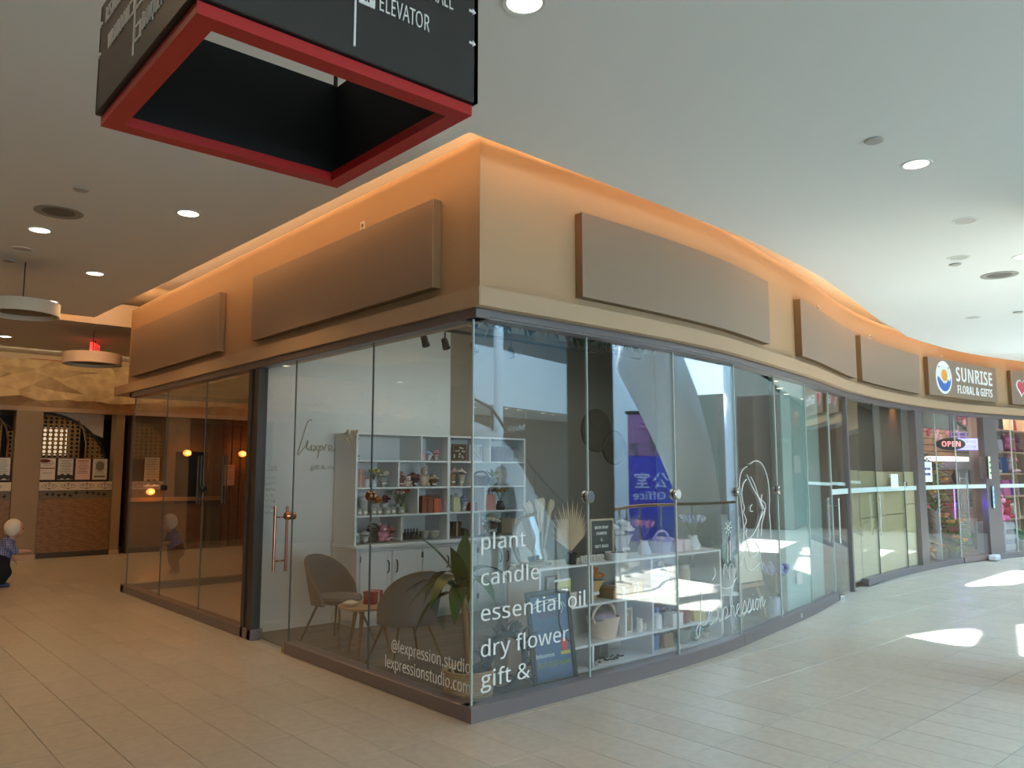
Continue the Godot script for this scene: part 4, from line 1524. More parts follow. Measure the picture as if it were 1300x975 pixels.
# ------------------------------------------------------------------ small goods: every kind is a thing with its parts
func leaf_blade(st: SurfaceTool, base: Vector3, dir: Vector3, length: float, width: float, droop: float, seg := 7) -> void:
	var d := dir.normalized()
	var side := d.cross(Vector3.UP)
	if side.length() < 0.05:
		side = Vector3.RIGHT
	side = side.normalized()
	var flat := Vector3(d.x, 0, d.z).normalized() if Vector2(d.x, d.z).length() > 0.01 else Vector3.RIGHT
	var mids := []
	var p := base
	var cur := d
	for i in seg + 1:
		mids.append(p)
		p += cur * length / seg
		cur = (cur + Vector3.DOWN * droop / seg + flat * 0.04).normalized()
	st.set_smooth_group(1)
	for i in seg:
		var w0 := width * 0.5 * sin(PI * pow(float(i) / seg, 0.75))
		var w1 := width * 0.5 * sin(PI * pow(float(i + 1) / seg, 0.75))
		if i == 0: w0 = width * 0.12
		if i == seg - 1: w1 = 0.001
		var c0: Vector3 = mids[i]
		var c1: Vector3 = mids[i + 1]
		var v := Vector3.DOWN * 0.0 + Vector3.UP * 0.18
		var th := Vector3.UP * 0.0012
		quad(st, c0 + side * w0 + v * w0, c0, c1, c1 + side * w1 + v * w1)
		quad(st, c0, c0 - side * w0 + v * w0, c1 - side * w1 + v * w1, c1)
		quad(st, c0 - th, c0 + side * w0 + v * w0 - th, c1 + side * w1 + v * w1 - th, c1 - th)
		quad(st, c0 - side * w0 + v * w0 - th, c0 - th, c1 - th, c1 - side * w1 + v * w1 - th)
	st.set_smooth_group(FLAT)

func good(kind: String, p: Vector3, w: float, h: float, c: Color, label: String, turn := 0.0, c2 := Color(0.85, 0.83, 0.8)) -> Node3D:
	var cat_name: String = {"jar": "jar", "candle": "candle", "bouquet": "bouquet", "box": "box", "bottle": "bottle", "bag": "bag", "plush": "plush toy", "frame": "frame", "vase": "vase", "pot": "plant pot", "basket": "basket", "mug": "mug", "bowl": "bowl"}[kind]
	var t := thing({"jar": "storage_jar", "candle": "candle_jar", "bouquet": "wrapped_bouquet", "box": "gift_box", "bottle": "bottle", "bag": "gift_bag", "plush": "plush_toy", "frame": "picture_frame", "vase": "flower_vase", "pot": "potted_plant", "basket": "gift_basket", "mug": "mug", "bowl": "bowl"}[kind], label, cat_name, p, turn)
	var m := col(int(c.r * 255), int(c.g * 255), int(c.b * 255), 0.6)
	var m2 := col(int(c2.r * 255), int(c2.g * 255), int(c2.b * 255), 0.6)
	var r := w * 0.5
	var st := S()
	match kind:
		"jar":
			lathe(st, [[0, 0], [r * 0.92, 0], [r, h * 0.06], [r, h * 0.74], [r * 0.82, h * 0.82], [0, h * 0.82]], Transform3D(), 18)
			part("body", st, m, t)
			st = S()
			lathe(st, [[r * 0.5, h * 0.81], [r * 0.86, h * 0.81], [r * 0.86, h * 0.97], [r * 0.8, h], [0, h]], Transform3D(), 18)
			part("lid", st, m2, t)
		"candle":
			lathe(st, [[0, 0], [r * 0.95, 0], [r, h * 0.05], [r, h], [r * 0.93, h], [r * 0.93, h * 0.8], [0, h * 0.8]], Transform3D(), 18)
			part("cup", st, m, t)
			st = S()
			lathe(st, [[0, h * 0.8], [r * 0.92, h * 0.8], [r * 0.9, h * 0.86], [0, h * 0.84]], Transform3D(), 18)
			part("wax", st, m2, t)
			st = S()
			rod(st, Vector3(0, h * 0.84, 0), Vector3(0.002, h * 0.98, 0), 0.0025, -1, 6)
			part("wick", st, M.soft_black, t)
			st = S()
			box(st, Vector3(0, h * 0.4, r * 0.98), Vector3(w * 0.55, h * 0.35, 0.008), Basis(), 0.002)
			part("label_print", st, col(230, 226, 214), t)
		"mug":
			lathe(st, [[0, 0], [r * 0.9, 0], [r, h * 0.1], [r, h], [r * 0.9, h], [r * 0.88, h * 0.15], [0, h * 0.15]], Transform3D(), 18)
			part("cup", st, m, t)
			st = S()
			var hp := []
			for i in 9:
				var a := -PI / 2 + PI * i / 8.0
				hp.append(Vector3(r + cos(a) * r * 0.6, h * 0.52 + sin(a) * h * 0.28, 0))
			tube(st, hp, w * 0.07, 6)
			part("handle", st, m, t)
		"bowl":
			lathe(st, [[0, 0], [r * 0.45, 0], [r * 0.85, h * 0.4], [r, h], [r * 0.94, h], [r * 0.75, h * 0.4], [0, h * 0.15]], Transform3D(), 20)
			part("body", st, m, t)
			st = S()
			for i in 7:
				ball(st, Vector3(rng.randf_range(-r, r) * 0.6, h * 0.95, rng.randf_range(-r, r) * 0.6), Vector3.ONE * r * 0.32, 8, 5)
			part("filling", st, m2, t)
		"bottle":
			lathe(st, [[0, 0], [r, 0], [r, h * 0.62], [r * 0.4, h * 0.74], [r * 0.4, h * 0.8], [0, h * 0.8]], Transform3D(), 12)
			part("body", st, m, t)
			st = S()
			lathe(st, [[r * 0.3, h * 0.78], [r * 0.5, h * 0.78], [r * 0.5, h], [0, h]], Transform3D(), 12)
			part("cap", st, m2, t)
		"box":
			box(st, Vector3(0, h * 0.42, 0), Vector3(w, h * 0.84, w * 0.75), Basis(), 0.004)
			part("body", st, m, t)
			st = S()
			box(st, Vector3(0, h * 0.9, 0), Vector3(w * 1.04, h * 0.2, w * 0.79), Basis(), 0.004)
			part("lid", st, m, t)
			st = S()
			box(st, Vector3(0, h * 0.5, 0), Vector3(w * 0.16, h * 1.01, w * 0.80), Basis())
			part("ribbon", st, m2, t)
		"bag":
			hexa(st, [Vector3(-r, 0, -r * 0.4), Vector3(r, 0, -r * 0.4), Vector3(r, 0, r * 0.4), Vector3(-r, 0, r * 0.4), Vector3(-r, h * 0.78, -r * 0.28), Vector3(r, h * 0.78, -r * 0.28), Vector3(r, h * 0.78, r * 0.28), Vector3(-r, h * 0.78, r * 0.28)])
			part("body", st, m, t)
			for s in [-1.0, 1.0]:
				st = S()
				var hp := []
				for i in 11:
					var a := PI * i / 10.0
					hp.append(Vector3(cos(a) * r * 0.45, h * 0.76 + sin(a) * h * 0.24, s * r * 0.26))
				tube(st, hp, 0.004, 6)
				part("handle", st, m2, t)
		"bouquet":
			lathe(st, [[0, 0], [r * 0.28, 0], [r * 0.36, h * 0.14], [r * 0.75, h * 0.5], [r * 0.95, h * 0.58], [r * 0.8, h * 0.56], [0, h * 0.45]], Transform3D(Basis(Vector3.BACK, rng.randf_range(-0.15, 0.15)), Vector3.ZERO), 14, 0.10)
			part("paper_wrap", st, m2, t)
			for i in 10:
				st = S()
				var a := TAU * i / 7.0
				var q := Vector3(cos(a) * r * 0.68, h * (0.62 + 0.16 * rng.randf()), sin(a) * r * 0.6) if i < 7 else Vector3(rng.randf_range(-0.35, 0.35) * r, h * rng.randf_range(0.78, 0.9), rng.randf_range(-0.2, 0.35) * r)
				for j in 5:
					var b := TAU * j / 5.0
					ball(st, q + Vector3(cos(b), 0.25, sin(b)) * r * 0.2, Vector3(r * 0.24, r * 0.18, r * 0.24), 8, 5)
				ball(st, q + Vector3(0, r * 0.12, 0), Vector3.ONE * r * 0.2, 8, 5)
				part("flower", st, m, t)
			st = S()
			box(st, Vector3(0, h * 0.2, r * 0.42), Vector3(r * 0.9, r * 0.25, r * 0.1), Basis(), 0.004)
			part("ribbon", st, col(220, 214, 208), t)
		"plush":
			ball(st, Vector3(0, h * 0.30, 0), Vector3(r * 0.8, h * 0.30, r * 0.62))
			for s in [-1.0, 1.0]:
				ball(st, Vector3(s * r * 0.6, h * 0.1, r * 0.45), Vector3(r * 0.32, h * 0.11, r * 0.5), 10, 6)
				ball(st, Vector3(s * r * 0.8, h * 0.4, r * 0.2), Vector3(r * 0.24, h * 0.18, r * 0.26), 10, 6)
			part("body", st, m, t)
			st = S()
			ball(st, Vector3(0, h * 0.73, r * 0.1), Vector3(r * 0.72, h * 0.24, r * 0.62))
			part("head", st, m, t)
			for s in [-1.0, 1.0]:
				st = S()
				ball(st, Vector3(s * r * 0.5, h * 0.94, 0), Vector3(r * 0.26, h * 0.09, r * 0.14), 10, 6)
				part("ear", st, m2, t)
				st = S()
				ball(st, Vector3(s * r * 0.26, h * 0.77, r * 0.66), Vector3.ONE * r * 0.08, 8, 5)
				part("eye", st, M.black, t)
			st = S()
			ball(st, Vector3(0, h * 0.67, r * 0.68), Vector3(r * 0.3, h * 0.08, r * 0.2), 10, 6)
			part("muzzle", st, m2, t)
		"frame":
			for b in [[-w / 2, w / 2, 0.0, w * 0.09], [-w / 2, w / 2, h - w * 0.09, h], [-w / 2, -w / 2 + w * 0.09, w * 0.09, h - w * 0.09], [w / 2 - w * 0.09, w / 2, w * 0.09, h - w * 0.09]]:
				bx(st, b[0], b[1], b[2], b[3], -0.012, 0.012, 0.003)
			part("rim", st, m, t)
			st = S()
			bx(st, -w / 2 + 0.01, w / 2 - 0.01, 0.01, h - 0.01, -0.01, 0.0)
			part("picture", st, m2, t)
			st = S()
			for i in 14:
				ball(st, Vector3(rng.randf_range(-0.36, 0.36) * w, h * rng.randf_range(0.16, 0.84), 0.002), Vector3(w * 0.07, w * 0.06, 0.01), 8, 5)
			part("dried_petals", st, col(206, 196, 176), t)
		"vase":
			lathe(st, [[0, 0], [r * 0.5, 0], [r * 0.62, h * 0.12], [r * 0.34, h * 0.36], [r * 0.4, h * 0.42], [r * 0.34, h * 0.42], [0, h * 0.34]], Transform3D(), 16)
			part("vase_body", st, m2, t)
			st = S()
			for i in 9:
				var a := TAU * i / 9.0
				tube(st, [Vector3(0, h * 0.38, 0), Vector3(cos(a) * r * 0.3, h * 0.65, sin(a) * r * 0.3), Vector3(cos(a) * r * 0.8, h * (0.85 + 0.12 * rng.randf()), sin(a) * r * 0.8)], 0.003, 5)
			part("stems", st, col(110, 104, 64), t)
			for i in 9:
				st = S()
				var a := TAU * i / 9.0
				for j in 4:
					ball(st, Vector3(cos(a) * r * 0.8 + rng.randf_range(-1, 1) * r * 0.15, h * (0.86 + 0.12 * rng.randf()), sin(a) * r * 0.8 + rng.randf_range(-1, 1) * r * 0.15), Vector3.ONE * r * 0.17, 7, 5)
				part("flower", st, m, t)
		"pot":
			lathe(st, [[0, 0], [r * 0.6, 0], [r * 0.8, h * 0.34], [r * 0.86, h * 0.36], [r * 0.86, h * 0.40], [r * 0.74, h * 0.40], [0, h * 0.34]], Transform3D(), 16)
			part("pot_body", st, m2, t)
			for i in 9:
				st = S()
				var a := TAU * i / 9.0 + 0.3
				leaf_blade(st, Vector3(0, h * 0.36, 0), Vector3(cos(a) * 0.7, 1.0 + 0.5 * (i % 2), sin(a) * 0.7), h * 0.62, r * 0.5, 0.8, 5)
				part("leaf", st, m, t)
		"basket":
			lathe(st, [[0, 0], [r * 0.74, 0], [r, h * 0.6], [r * 1.02, h * 0.62], [r * 0.95, h * 0.62], [r * 0.70, h * 0.08], [0, h * 0.08]], Transform3D(), 22)
			part("tub", st, m, t)
			st = S()
			for i in 8:
				ball(st, Vector3(rng.randf_range(-0.6, 0.6) * r, h * 0.6, rng.randf_range(-0.6, 0.6) * r), Vector3(r * 0.5, h * 0.14, r * 0.5), 9, 6)
			part("tissue_fill", st, m2, t)
			st = S()
			var hp := []
			for i in 13:
				var a := PI * i / 12.0
				hp.append(Vector3(cos(a) * r * 0.98, h * 0.56 + sin(a) * h * 0.44, r * 0.12))
			tube(st, hp, r * 0.06, 6, -1.0, 2.0)
			part("handle", st, m, t)
			for s in [-1.0, 1.0]:
				st = S()
				ball(st, Vector3(s * r * 0.92, h * 0.52, r * 0.22), Vector3(r * 0.14, r * 0.17, r * 0.06), 10, 6)
				part("handle_tab", st, m, t)
	return t

# ------------------------------------------------------------------ furniture at the left window
func shell_chair(label: String, at: Vector3, turn: float) -> void:   # faces its own -Z
	var t := thing("shell_chair", label, "chair", at, turn)
	var st := S()
	# padded seat, round, slightly dished
	lathe(st, [[0.0, 0.375], [0.17, 0.375], [0.215, 0.39], [0.225, 0.42], [0.21, 0.445], [0.12, 0.452], [0.0, 0.448]], Transform3D(Basis.from_scale(Vector3(1.0, 1.0, 1.05)), Vector3.ZERO), 30)
	part("seat", st, M.velvet, t)
	# wrapping back shell
	st = S()
	st.set_smooth_group(1)
	var nu := 22
	var nv := 10
	var P := func(u: int, v: int, off: float) -> Vector3:
		var a := lerpf(-1.75, 1.75, float(u) / nu)      # round the back
		var top := 0.80 - 0.30 * pow(absf(a) / 1.75, 2.2)
		var y := lerpf(0.37, top, float(v) / nv)
		var r := 0.232 + 0.028 * float(v) / nv + off
		var lean := 0.06 * float(v) / nv
		return Vector3(sin(a) * r, y, cos(a) * r * 1.02 + lean)
	for u in nu:
		for v in nv:
			quad(st, P.call(u, v, 0.016), P.call(u + 1, v, 0.016), P.call(u + 1, v + 1, 0.016), P.call(u, v + 1, 0.016))
			quad(st, P.call(u + 1, v, -0.012), P.call(u, v, -0.012), P.call(u, v + 1, -0.012), P.call(u + 1, v + 1, -0.012))
		quad(st, P.call(u, nv, 0.016), P.call(u + 1, nv, 0.016), P.call(u + 1, nv, -0.012), P.call(u, nv, -0.012))
		quad(st, P.call(u + 1, 0, 0.016), P.call(u, 0, 0.016), P.call(u, 0, -0.012), P.call(u + 1, 0, -0.012))
	for v in nv:
		quad(st, P.call(0, v, -0.012), P.call(0, v, 0.016), P.call(0, v + 1, 0.016), P.call(0, v + 1, -0.012))
		quad(st, P.call(nu, v, 0.016), P.call(nu, v, -0.012), P.call(nu, v + 1, -0.012), P.call(nu, v + 1, 0.016))
	part("backrest", st, M.velvet, t)
	st = S()
	var rim := []
	for u in nu + 1:
		rim.append(P.call(u, nv, 0.002))
	tube(st, rim, 0.013, 7)
	part("piping", st, col(110, 96, 74, 0.8), t)
	st = S()
	box(st, Vector3(0, 0.368, 0), Vector3(0.30, 0.014, 0.03), Basis(Vector3.UP, 0.78))
	box(st, Vector3(0, 0.368, 0), Vector3(0.30, 0.014, 0.03), Basis(Vector3.UP, -0.78))
	part("under_frame", st, M.soft_black, t)
	for k in [[1, 1], [-1, 1], [1, -1], [-1, -1]]:
		st = S()
		rod(st, Vector3(k[0] * 0.25, 0.0, k[1] * 0.25), Vector3(k[0] * 0.13, 0.37, k[1] * 0.13), 0.008, 0.012, 10)
		part("leg", st, M.brass_dark, t)

func build_interior() -> void:
	area("unseen_ceiling_lamp", Vector3(2.2, 3.40, -2.0), Vector3.DOWN, Vector2(3.0, 1.6), Color(0.96, 1.0, 0.94), SHOP)  # unseen lamp, placed to light the corner shop inside
	shell_chair("grey velvet shell chair facing out behind the small round table", Vector3(0.55, 0.009, -2.72), PI + 0.35)
	shell_chair("grey shell chair with its back to the left window and corner plant", Vector3(0.50, 0.009, -1.50), -0.12)
	# table
	var t := thing("side_table", "small round wooden side table between the two grey chairs", "table", Vector3(0.50, 0.009, -2.12))
	var st := S()
	lathe(st, [[0.0, 0.405], [0.20, 0.405], [0.25, 0.418], [0.252, 0.432], [0.0, 0.432]], Transform3D(), 36)
	part("tabletop", st, M.light_wood, t)
	for k in 3:
		var a := TAU * k / 3.0 + 2.4
		st = S()
		rod(st, Vector3(cos(a) * 0.22, 0, sin(a) * 0.22), Vector3(cos(a) * 0.13, 0.41, sin(a) * 0.13), 0.012, 0.021, 12)
		part("leg", st, M.wood, t)
	# glass terrarium bowl
	t = thing("glass_terrarium", "small round glass bowl with pale sand on the side table", "terrarium", Vector3(0.36, 0.442, -2.16))
	st = S()
	lathe(st, [[0.0, 0.0], [0.045, 0.0], [0.075, 0.03], [0.078, 0.06], [0.055, 0.10], [0.045, 0.11]], Transform3D(), 24)
	part("bowl", st, M.thin_glass, t)
	st = S()
	lathe(st, [[0.0, 0.003], [0.043, 0.003], [0.066, 0.028], [0.03, 0.045], [0.0, 0.05]], Transform3D(), 20)
	part("sand", st, col(224, 214, 190), t)
	good("box", Vector3(0.58, 0.442, -2.15), 0.15, 0.11, C8(150, 34, 34), "red and white patterned gift box on the side table", 0.5, C8(226, 206, 200))
	# corner plant
	t = thing("corner_plant", "tall dark green broad leaved plant with a bare trunk in the corner basket", "potted plant", Vector3(0.26, 0.26, -0.36))
	st = S()
	tube(st, smooth_line([Vector3(0, -0.12, 0), Vector3(-0.012, 0.12, 0.0), Vector3(-0.02, 0.34, -0.02), Vector3(-0.03, 0.58, -0.03)]), 0.026, 10, 0.019)
	part("trunk", st, col(128, 100, 66, 0.8), t)
	var dirs := [[-0.35, 1.0, -0.3, 0.55, 0.6], [-1.0, 0.5, -0.6, 0.46, 2.0], [-0.2, 1.1, 0.1, 0.42, 1.0], [0.3, 1.0, -0.4, 0.5, 1.4], [0.6, 0.8, 0.15, 0.42, 2.2], [-0.6, 0.6, 0.1, 0.44, 3.2], [-0.15, 0.5, -0.6, 0.5, 3.2], [0.1, 0.5, 0.5, 0.4, 3.0], [-0.7, 0.25, -0.35, 0.5, 3.0], [0.5, 0.4, -0.5, 0.48, 3.0], [-0.3, 0.3, 0.25, 0.40, 3.6], [0.15, 1.3, -0.15, 0.4, 0.4], [-0.5, 0.9, -0.9, 0.5, 1.7]]
	for k in dirs:
		st = S()
		leaf_blade(st, Vector3(-0.03, 0.48 + rng.randf() * 0.12, -0.03), Vector3(k[0], k[1], k[2]), k[3], 0.125, k[4], 9)
		part("leaf", st, M.leaf, t)
	t = thing("wicker_basket", "round woven wicker basket holding the corner plant", "basket", Vector3(0.27, 0.009, -0.37))
	st = S()
	lathe(st, [[0.0, 0.0], [0.150, 0.0], [0.175, 0.235], [0.165, 0.235], [0.145, 0.20], [0.0, 0.20]], Transform3D(), 30)
	part("liner", st, M.wicker, t)
	for k in 15:
		st = S()
		var ring := []
		var y := 0.012 + k * 0.0155
		for i in 49:
			var a := TAU * i / 48.0
			var rr := 0.153 + 0.025 * y / 0.235 + 0.004 * (1.0 if (i + k) % 2 == 0 else -1.0)
			ring.append(Vector3(cos(a) * rr, y, sin(a) * rr))
		tube(st, ring, 0.0078, 5)
		part("wicker_strand", st, M.wicker, t)
	for s in [-1.0, 1.0]:
		st = S()
		var hp := []
		for i in 9:
			var a := PI * i / 8.0
			hp.append(Vector3(s * 0.172 + s * 0.015 * sin(a), 0.235 + sin(a) * 0.06, cos(a) * 0.05))
		tube(st, hp, 0.009, 6)
		part("handle", st, M.wicker, t)
	st = S()
	lathe(st, [[0.0, 0.0], [0.145, 0.0], [0.148, 0.018], [0.0, 0.024]], Transform3D(Basis(), Vector3(0, 0.20, 0)), 24)
	part("soil", st, M.soil, t)
	t = thing("dark_succulent", "dark blue green spiky plant beside the trunk in the corner basket", "plant", Vector3(0.36, 0.235, -0.27))
	for k in 8:
		st = S()
		var a := TAU * k / 8.0
		leaf_blade(st, Vector3(0, -0.02, 0), Vector3(cos(a) * 0.5, 1.2, sin(a) * 0.5), 0.20, 0.035, 0.3, 6)
		part("leaf", st, col(48, 56, 70, 0.5), t)
	# dark dried wreath leaning behind the glass
	t = thing("dark_wreath", "large dark dried leaf wreath standing on the floor behind the lettering", "wreath", Vector3(0.60, 0.009, -0.34))
	st = S()
	var circ := []
	for i in 33:
		circ.append(Vector3(cos(TAU * i / 32.0) * 0.20, 0.225 + sin(TAU * i / 32.0) * 0.20, -0.03 + 0.02 * sin(TAU * i / 32.0)))
	tube(st, circ, 0.025, 8)
	part("ring", st, M.soft_black, t)
	for k in 46:
		st = S()
		var a := TAU * k / 46.0 * 2.0
		var o := Vector3(cos(a), sin(a), 0)
		var at := Vector3(0, 0.225, -0.02) + o * (0.19 + 0.03 * (k % 2))
		if at.y > 0.07:
			leaf_blade(st, at, (o + Vector3(rng.randf_range(-0.8, 0.8), rng.randf_range(-0.5, 0.8), rng.randf_range(-0.2, 0.9))), 0.13, 0.055, 0.8, 5)
			part("leaf", st, [M.soft_black, col(58, 50, 44, 0.7), col(44, 48, 44, 0.7)][k % 3], t)
	# wall logo, door print
	var ink: Material = col(168, 160, 140, 0.6)
	t = thing("wall_lettering", "thin script wall lettering on the white partition left of the bookcase", "lettering", Vector3(0, 0, -3.718))
	var scr := [
		[[0.58, 1.80], [0.63, 1.95], [0.68, 2.12], [0.715, 2.17], [0.74, 2.16]], [[0.59, 1.79], [0.66, 1.87], [0.70, 1.95], [0.69, 1.87], [0.72, 1.84]],
		[[0.72, 1.86], [0.75, 1.90], [0.74, 1.84], [0.78, 1.86]], [[0.77, 1.90], [0.82, 1.84]], [[0.82, 1.90], [0.77, 1.83]], [[0.84, 1.90], [0.82, 1.76], [0.85, 1.89], [0.88, 1.87], [0.85, 1.84]],
		[[0.89, 1.84], [0.91, 1.90], [0.93, 1.90]], [[0.95, 1.85], [0.99, 1.88], [0.95, 1.90], [0.96, 1.84], [1.0, 1.85]], [[1.01, 1.84], [1.06, 1.92], [1.03, 1.84]], [[1.07, 1.84], [1.12, 1.93], [1.10, 1.84], [1.14, 1.86]]]
	for line in scr:
		st = S()
		var q := []
		for v in line:
			q.append(Vector3(v[0], v[1], 0.004))
		tube(st, smooth_line(q), 0.005, 6)
		part("stroke", st, ink, t)
	words("gift & studio", 0.045, ink, t, Vector3(0.74, 1.64, 0.0), Vector3.RIGHT, Vector3.UP, 0.40)
	t = thing("dried_branch", "pale dried flower branch hanging beside the bookcase top", "dried flowers", Vector3(1.02, 1.86, -3.30))
	for k in 12:
		st = S()
		var a := rng.randf_range(-1.2, 1.2)
		var tip := Vector3(-0.05 + 0.10 * sin(a), 0.05 + 0.16 * cos(a) * rng.randf_range(0.4, 1.0), 0.05 + rng.randf_range(-0.03, 0.04))
		tube(st, [Vector3(-0.02, 0, 0.04), tip * 0.6, tip], 0.003, 5)
		ball(st, tip, Vector3.ONE * 0.018, 7, 5)
		part("sprig", st, col(206, 184, 150, 0.8), t)
	# ceiling track with spot heads
	track(Vector3(0.14, 2.80, -1.2), Vector3(3.2, 2.80, -1.2), [0.30, 0.51, 0.82, 1.25], "black ceiling light track with four heads behind the left glass", true)
	track(Vector3(0.3, 2.92, -0.62), Vector3(3.3, 2.92, -0.62), [0.14, 0.42, 0.80, 1.22, 1.52, 1.95], "grey light track with heads in the leaf garland behind the front glass", false)
	# hanging leaf garland along the track
	t = thing("leaf_garland", "garland of dark hanging leaves along the top of the front glass", "garland", Vector3(0, 0, -0.55))
	st = S()
	tube(st, [Vector3(0.30, 2.93, -0.07), Vector3(1.0, 2.87, 0), Vector3(1.9, 2.90, -0.03), Vector3(2.6, 2.86, -0.07)], 0.012, 6)
	part("vine", st, M.leaf_dark, t)
	for k in 130:
		st = S()
		var x := rng.randf_range(0.34, 2.5)
		leaf_blade(st, Vector3(x, 2.86 + rng.randf_range(-0.03, 0.05), rng.randf_range(-0.08, 0.08)), Vector3(rng.randf_range(-0.8, 0.8), rng.randf_range(-1.2, 0.1), rng.randf_range(-0.6, 0.6)), rng.randf_range(0.12, 0.22), 0.06, 1.4, 4)
		part("leaf", st, M.leaf_dark, t)
	# woven plates on the back wall
	for k in [[5.22, 2.21, 0.30, "larger round woven wall plate on the taupe back wall"], [5.60, 1.97, 0.24, "smaller round woven wall plate below the larger one"]]:
		t = thing("wall_plate", k[3], "wall plate", Vector3(k[0], k[1], -3.72))
		st = S()
		var prof := [[0.0, 0.012]]
		for i in range(1, 11):
			prof.append([k[2] * i / 10.0, 0.012 + 0.018 * pow(i / 10.0, 2.0) + (0.005 if i % 2 == 0 else 0.0)])
		prof.append([k[2], 0.0])
		prof.reverse()
		lathe(st, prof, Transform3D(Basis(Vector3.RIGHT, PI / 2), Vector3.ZERO), 36)
		part("weave", st, col(112, 96, 74, 0.8), t)
		st = S()
		var rim := []
		for i in 37:
			rim.append(Vector3(cos(TAU * i / 36.0) * k[2], sin(TAU * i / 36.0) * k[2], 0.025))
		tube(st, rim, 0.012, 6)
		part("rim", st, col(96, 80, 60, 0.8), t)
	# brown pillar and teal wall panel at the right end
	st = S()
	bx(st, 4.78, 5.12, 0.0, 3.45, -1.35, -0.85, 0.01)
	solo("shop_pillar", st, col(104, 86, 70, 0.6), "brown square pillar behind the front glass left of the teal wall", "pillar")
	st = S()
	curved(st, 5.0, 6.55, -0.16, -0.22, 0.0, 3.45, 0.3)
	struct("wall_teal", st, M.teal_film, "pale teal wall panel standing just behind the curved glass")
	st = S()
	bx(st, 6.6, 6.7, 0.0, 3.45, -3.72, -1.1)
	struct("wall_shop_right", st, M.teal_film, "pale teal side wall of the corner shop beside its right door")
	st = S()
	bx(st, 7.5, 7.6, 0.0, 3.45, -7.6, -1.25)
	struct("wall_between_right", st, M.taupe_paint, "wall between the corner shop and the papered unit")
	st = S()
	box(st, Vector3.ZERO, Vector3(0.20, 0.13, 0.003), Basis(), 0.001)
	solo("wall_notice", st, col(238, 242, 240, 0.6), "small white notice low on the teal wall near the curb", "notice", "", Vector3(5.35, 0.40, cz(5.35) - 0.145), 0.2)
	st = S()
	box(st, Vector3.ZERO, Vector3(0.24, 0.20, 0.003), Basis(), 0.001)
	solo("wall_notice", st, col(226, 238, 236, 0.6), "white notice sheet high on the teal wall", "notice", "", Vector3(5.42, 1.70, cz(5.42) - 0.145), 0.2)
	# easel with a pale board, plant and vases at the right end of the shop
	t = thing("wooden_easel", "pale wooden easel legs with a cream board behind the line drawing", "easel", Vector3(4.25, 0.009, -0.75))
	for k in [[-0.24, 0.16], [0.24, 0.16], [0.0, -0.30]]:
		st = S()
		rod(st, Vector3(k[0], 0, k[1]), Vector3(k[0] * 0.12, 0.95, k[1] * 0.1), 0.014, 0.012, 8)
		part("leg", st, M.light_wood, t)
	st = S()
	box(st, Vector3(0.0, 0.62, 0.10), Vector3(0.46, 0.34, 0.02), Basis(Vector3.RIGHT, -0.12), 0.004)
	part("board", st, col(214, 204, 178, 0.7), t)
	st = S()
	bx(st, -0.22, 0.22, 0.40, 0.43, 0.10, 0.15, 0.004)
	part("ledge", st, M.light_wood, t)
	good("pot", Vector3(3.75, 0.40, -0.62), 0.30, 0.62, C8(74, 108, 62), "bushy green potted plant on the wire stand behind the hand drawing", 0.0, C8(190, 186, 176))
	t = thing("plant_stand", "slim white wire stand under the bushy potted plant", "plant stand", Vector3(3.75, 0.009, -0.62))
	st = S()
	lathe(st, [[0.0, 0.375], [0.15, 0.375], [0.15, 0.388], [0.0, 0.388]], Transform3D(), 24)
	part("top", st, M.shelf_white, t)
	for k in 3:
		st = S()
		var a := TAU * k / 3.0
		rod(st, Vector3(cos(a) * 0.17, 0, sin(a) * 0.17), Vector3(cos(a) * 0.12, 0.376, sin(a) * 0.12), 0.006)
		part("leg", st, M.shelf_white, t)
	good("vase", Vector3(4.62, 0.02, -0.58), 0.34, 0.60, C8(150, 156, 196), "blue and white flower vase on the floor right of the easel", 0.0, C8(190, 200, 226))
	# chalkboard
	t = thing("chalkboard_sign", "black framed chalk sign with a blue drawing leaning behind the front glass", "chalkboard", Vector3(1.03, 0.013, -0.27), -0.10)
	t.rotation.x = -0.13
	t.rotation.z = 0.02
	st = S()
	for b in [[-0.21, -0.175, 0.0, 0.70], [0.175, 0.21, 0.0, 0.70], [-0.175, 0.175, 0.0, 0.05], [-0.175, 0.175, 0.66, 0.70]]:
		bx(st, b[0], b[1], b[2], b[3], -0.014, 0.014, 0.003)
	part("frame", st, M.black, t)
	st = S()
	bx(st, -0.18, 0.18, 0.04, 0.67, -0.010, 0.002)
	part("slate", st, col(72, 106, 140, 0.5), t)
	var chalk: Material = col(214, 224, 230, 0.7)
	words("SPECIAL", 0.045, col(120, 90, 120, 0.7), t, Vector3(-0.12, 0.50, 0.003), Vector3.RIGHT, Vector3.UP, 0.2)
	words("blooms", 0.028, chalk, t, Vector3(-0.165, 0.215, 0.003), Vector3.RIGHT, Vector3.UP, 0.17, true)
	words("647-633-6446", 0.035, col(150, 170, 90, 0.7), t, Vector3(-0.15, 0.145, 0.003), Vector3.RIGHT, Vector3.UP, 0.30)
	for q in [[[-0.16, 0.60], [-0.05, 0.625], [0.08, 0.63]], [[-0.15, 0.58], [-0.02, 0.605], [0.10, 0.61]], [[0.10, 0.62], [0.13, 0.56], [0.11, 0.52]], [[0.13, 0.6], [0.16, 0.56]]]:
		st = S()
		var l := []
		for v in q:
			l.append(Vector3(v[0], v[1], 0.004))
		tube(st, smooth_line(l), 0.004, 5)
		part("chalk_stroke", st, chalk, t)
	st = S()
	tube(st, smooth_line([Vector3(0.10, 0.58, 0.003), Vector3(0.08, 0.45, 0.003), Vector3(0.11, 0.36, 0.003), Vector3(0.16, 0.30, 0.003)]), 0.014, 6, -1.0, 0.2)
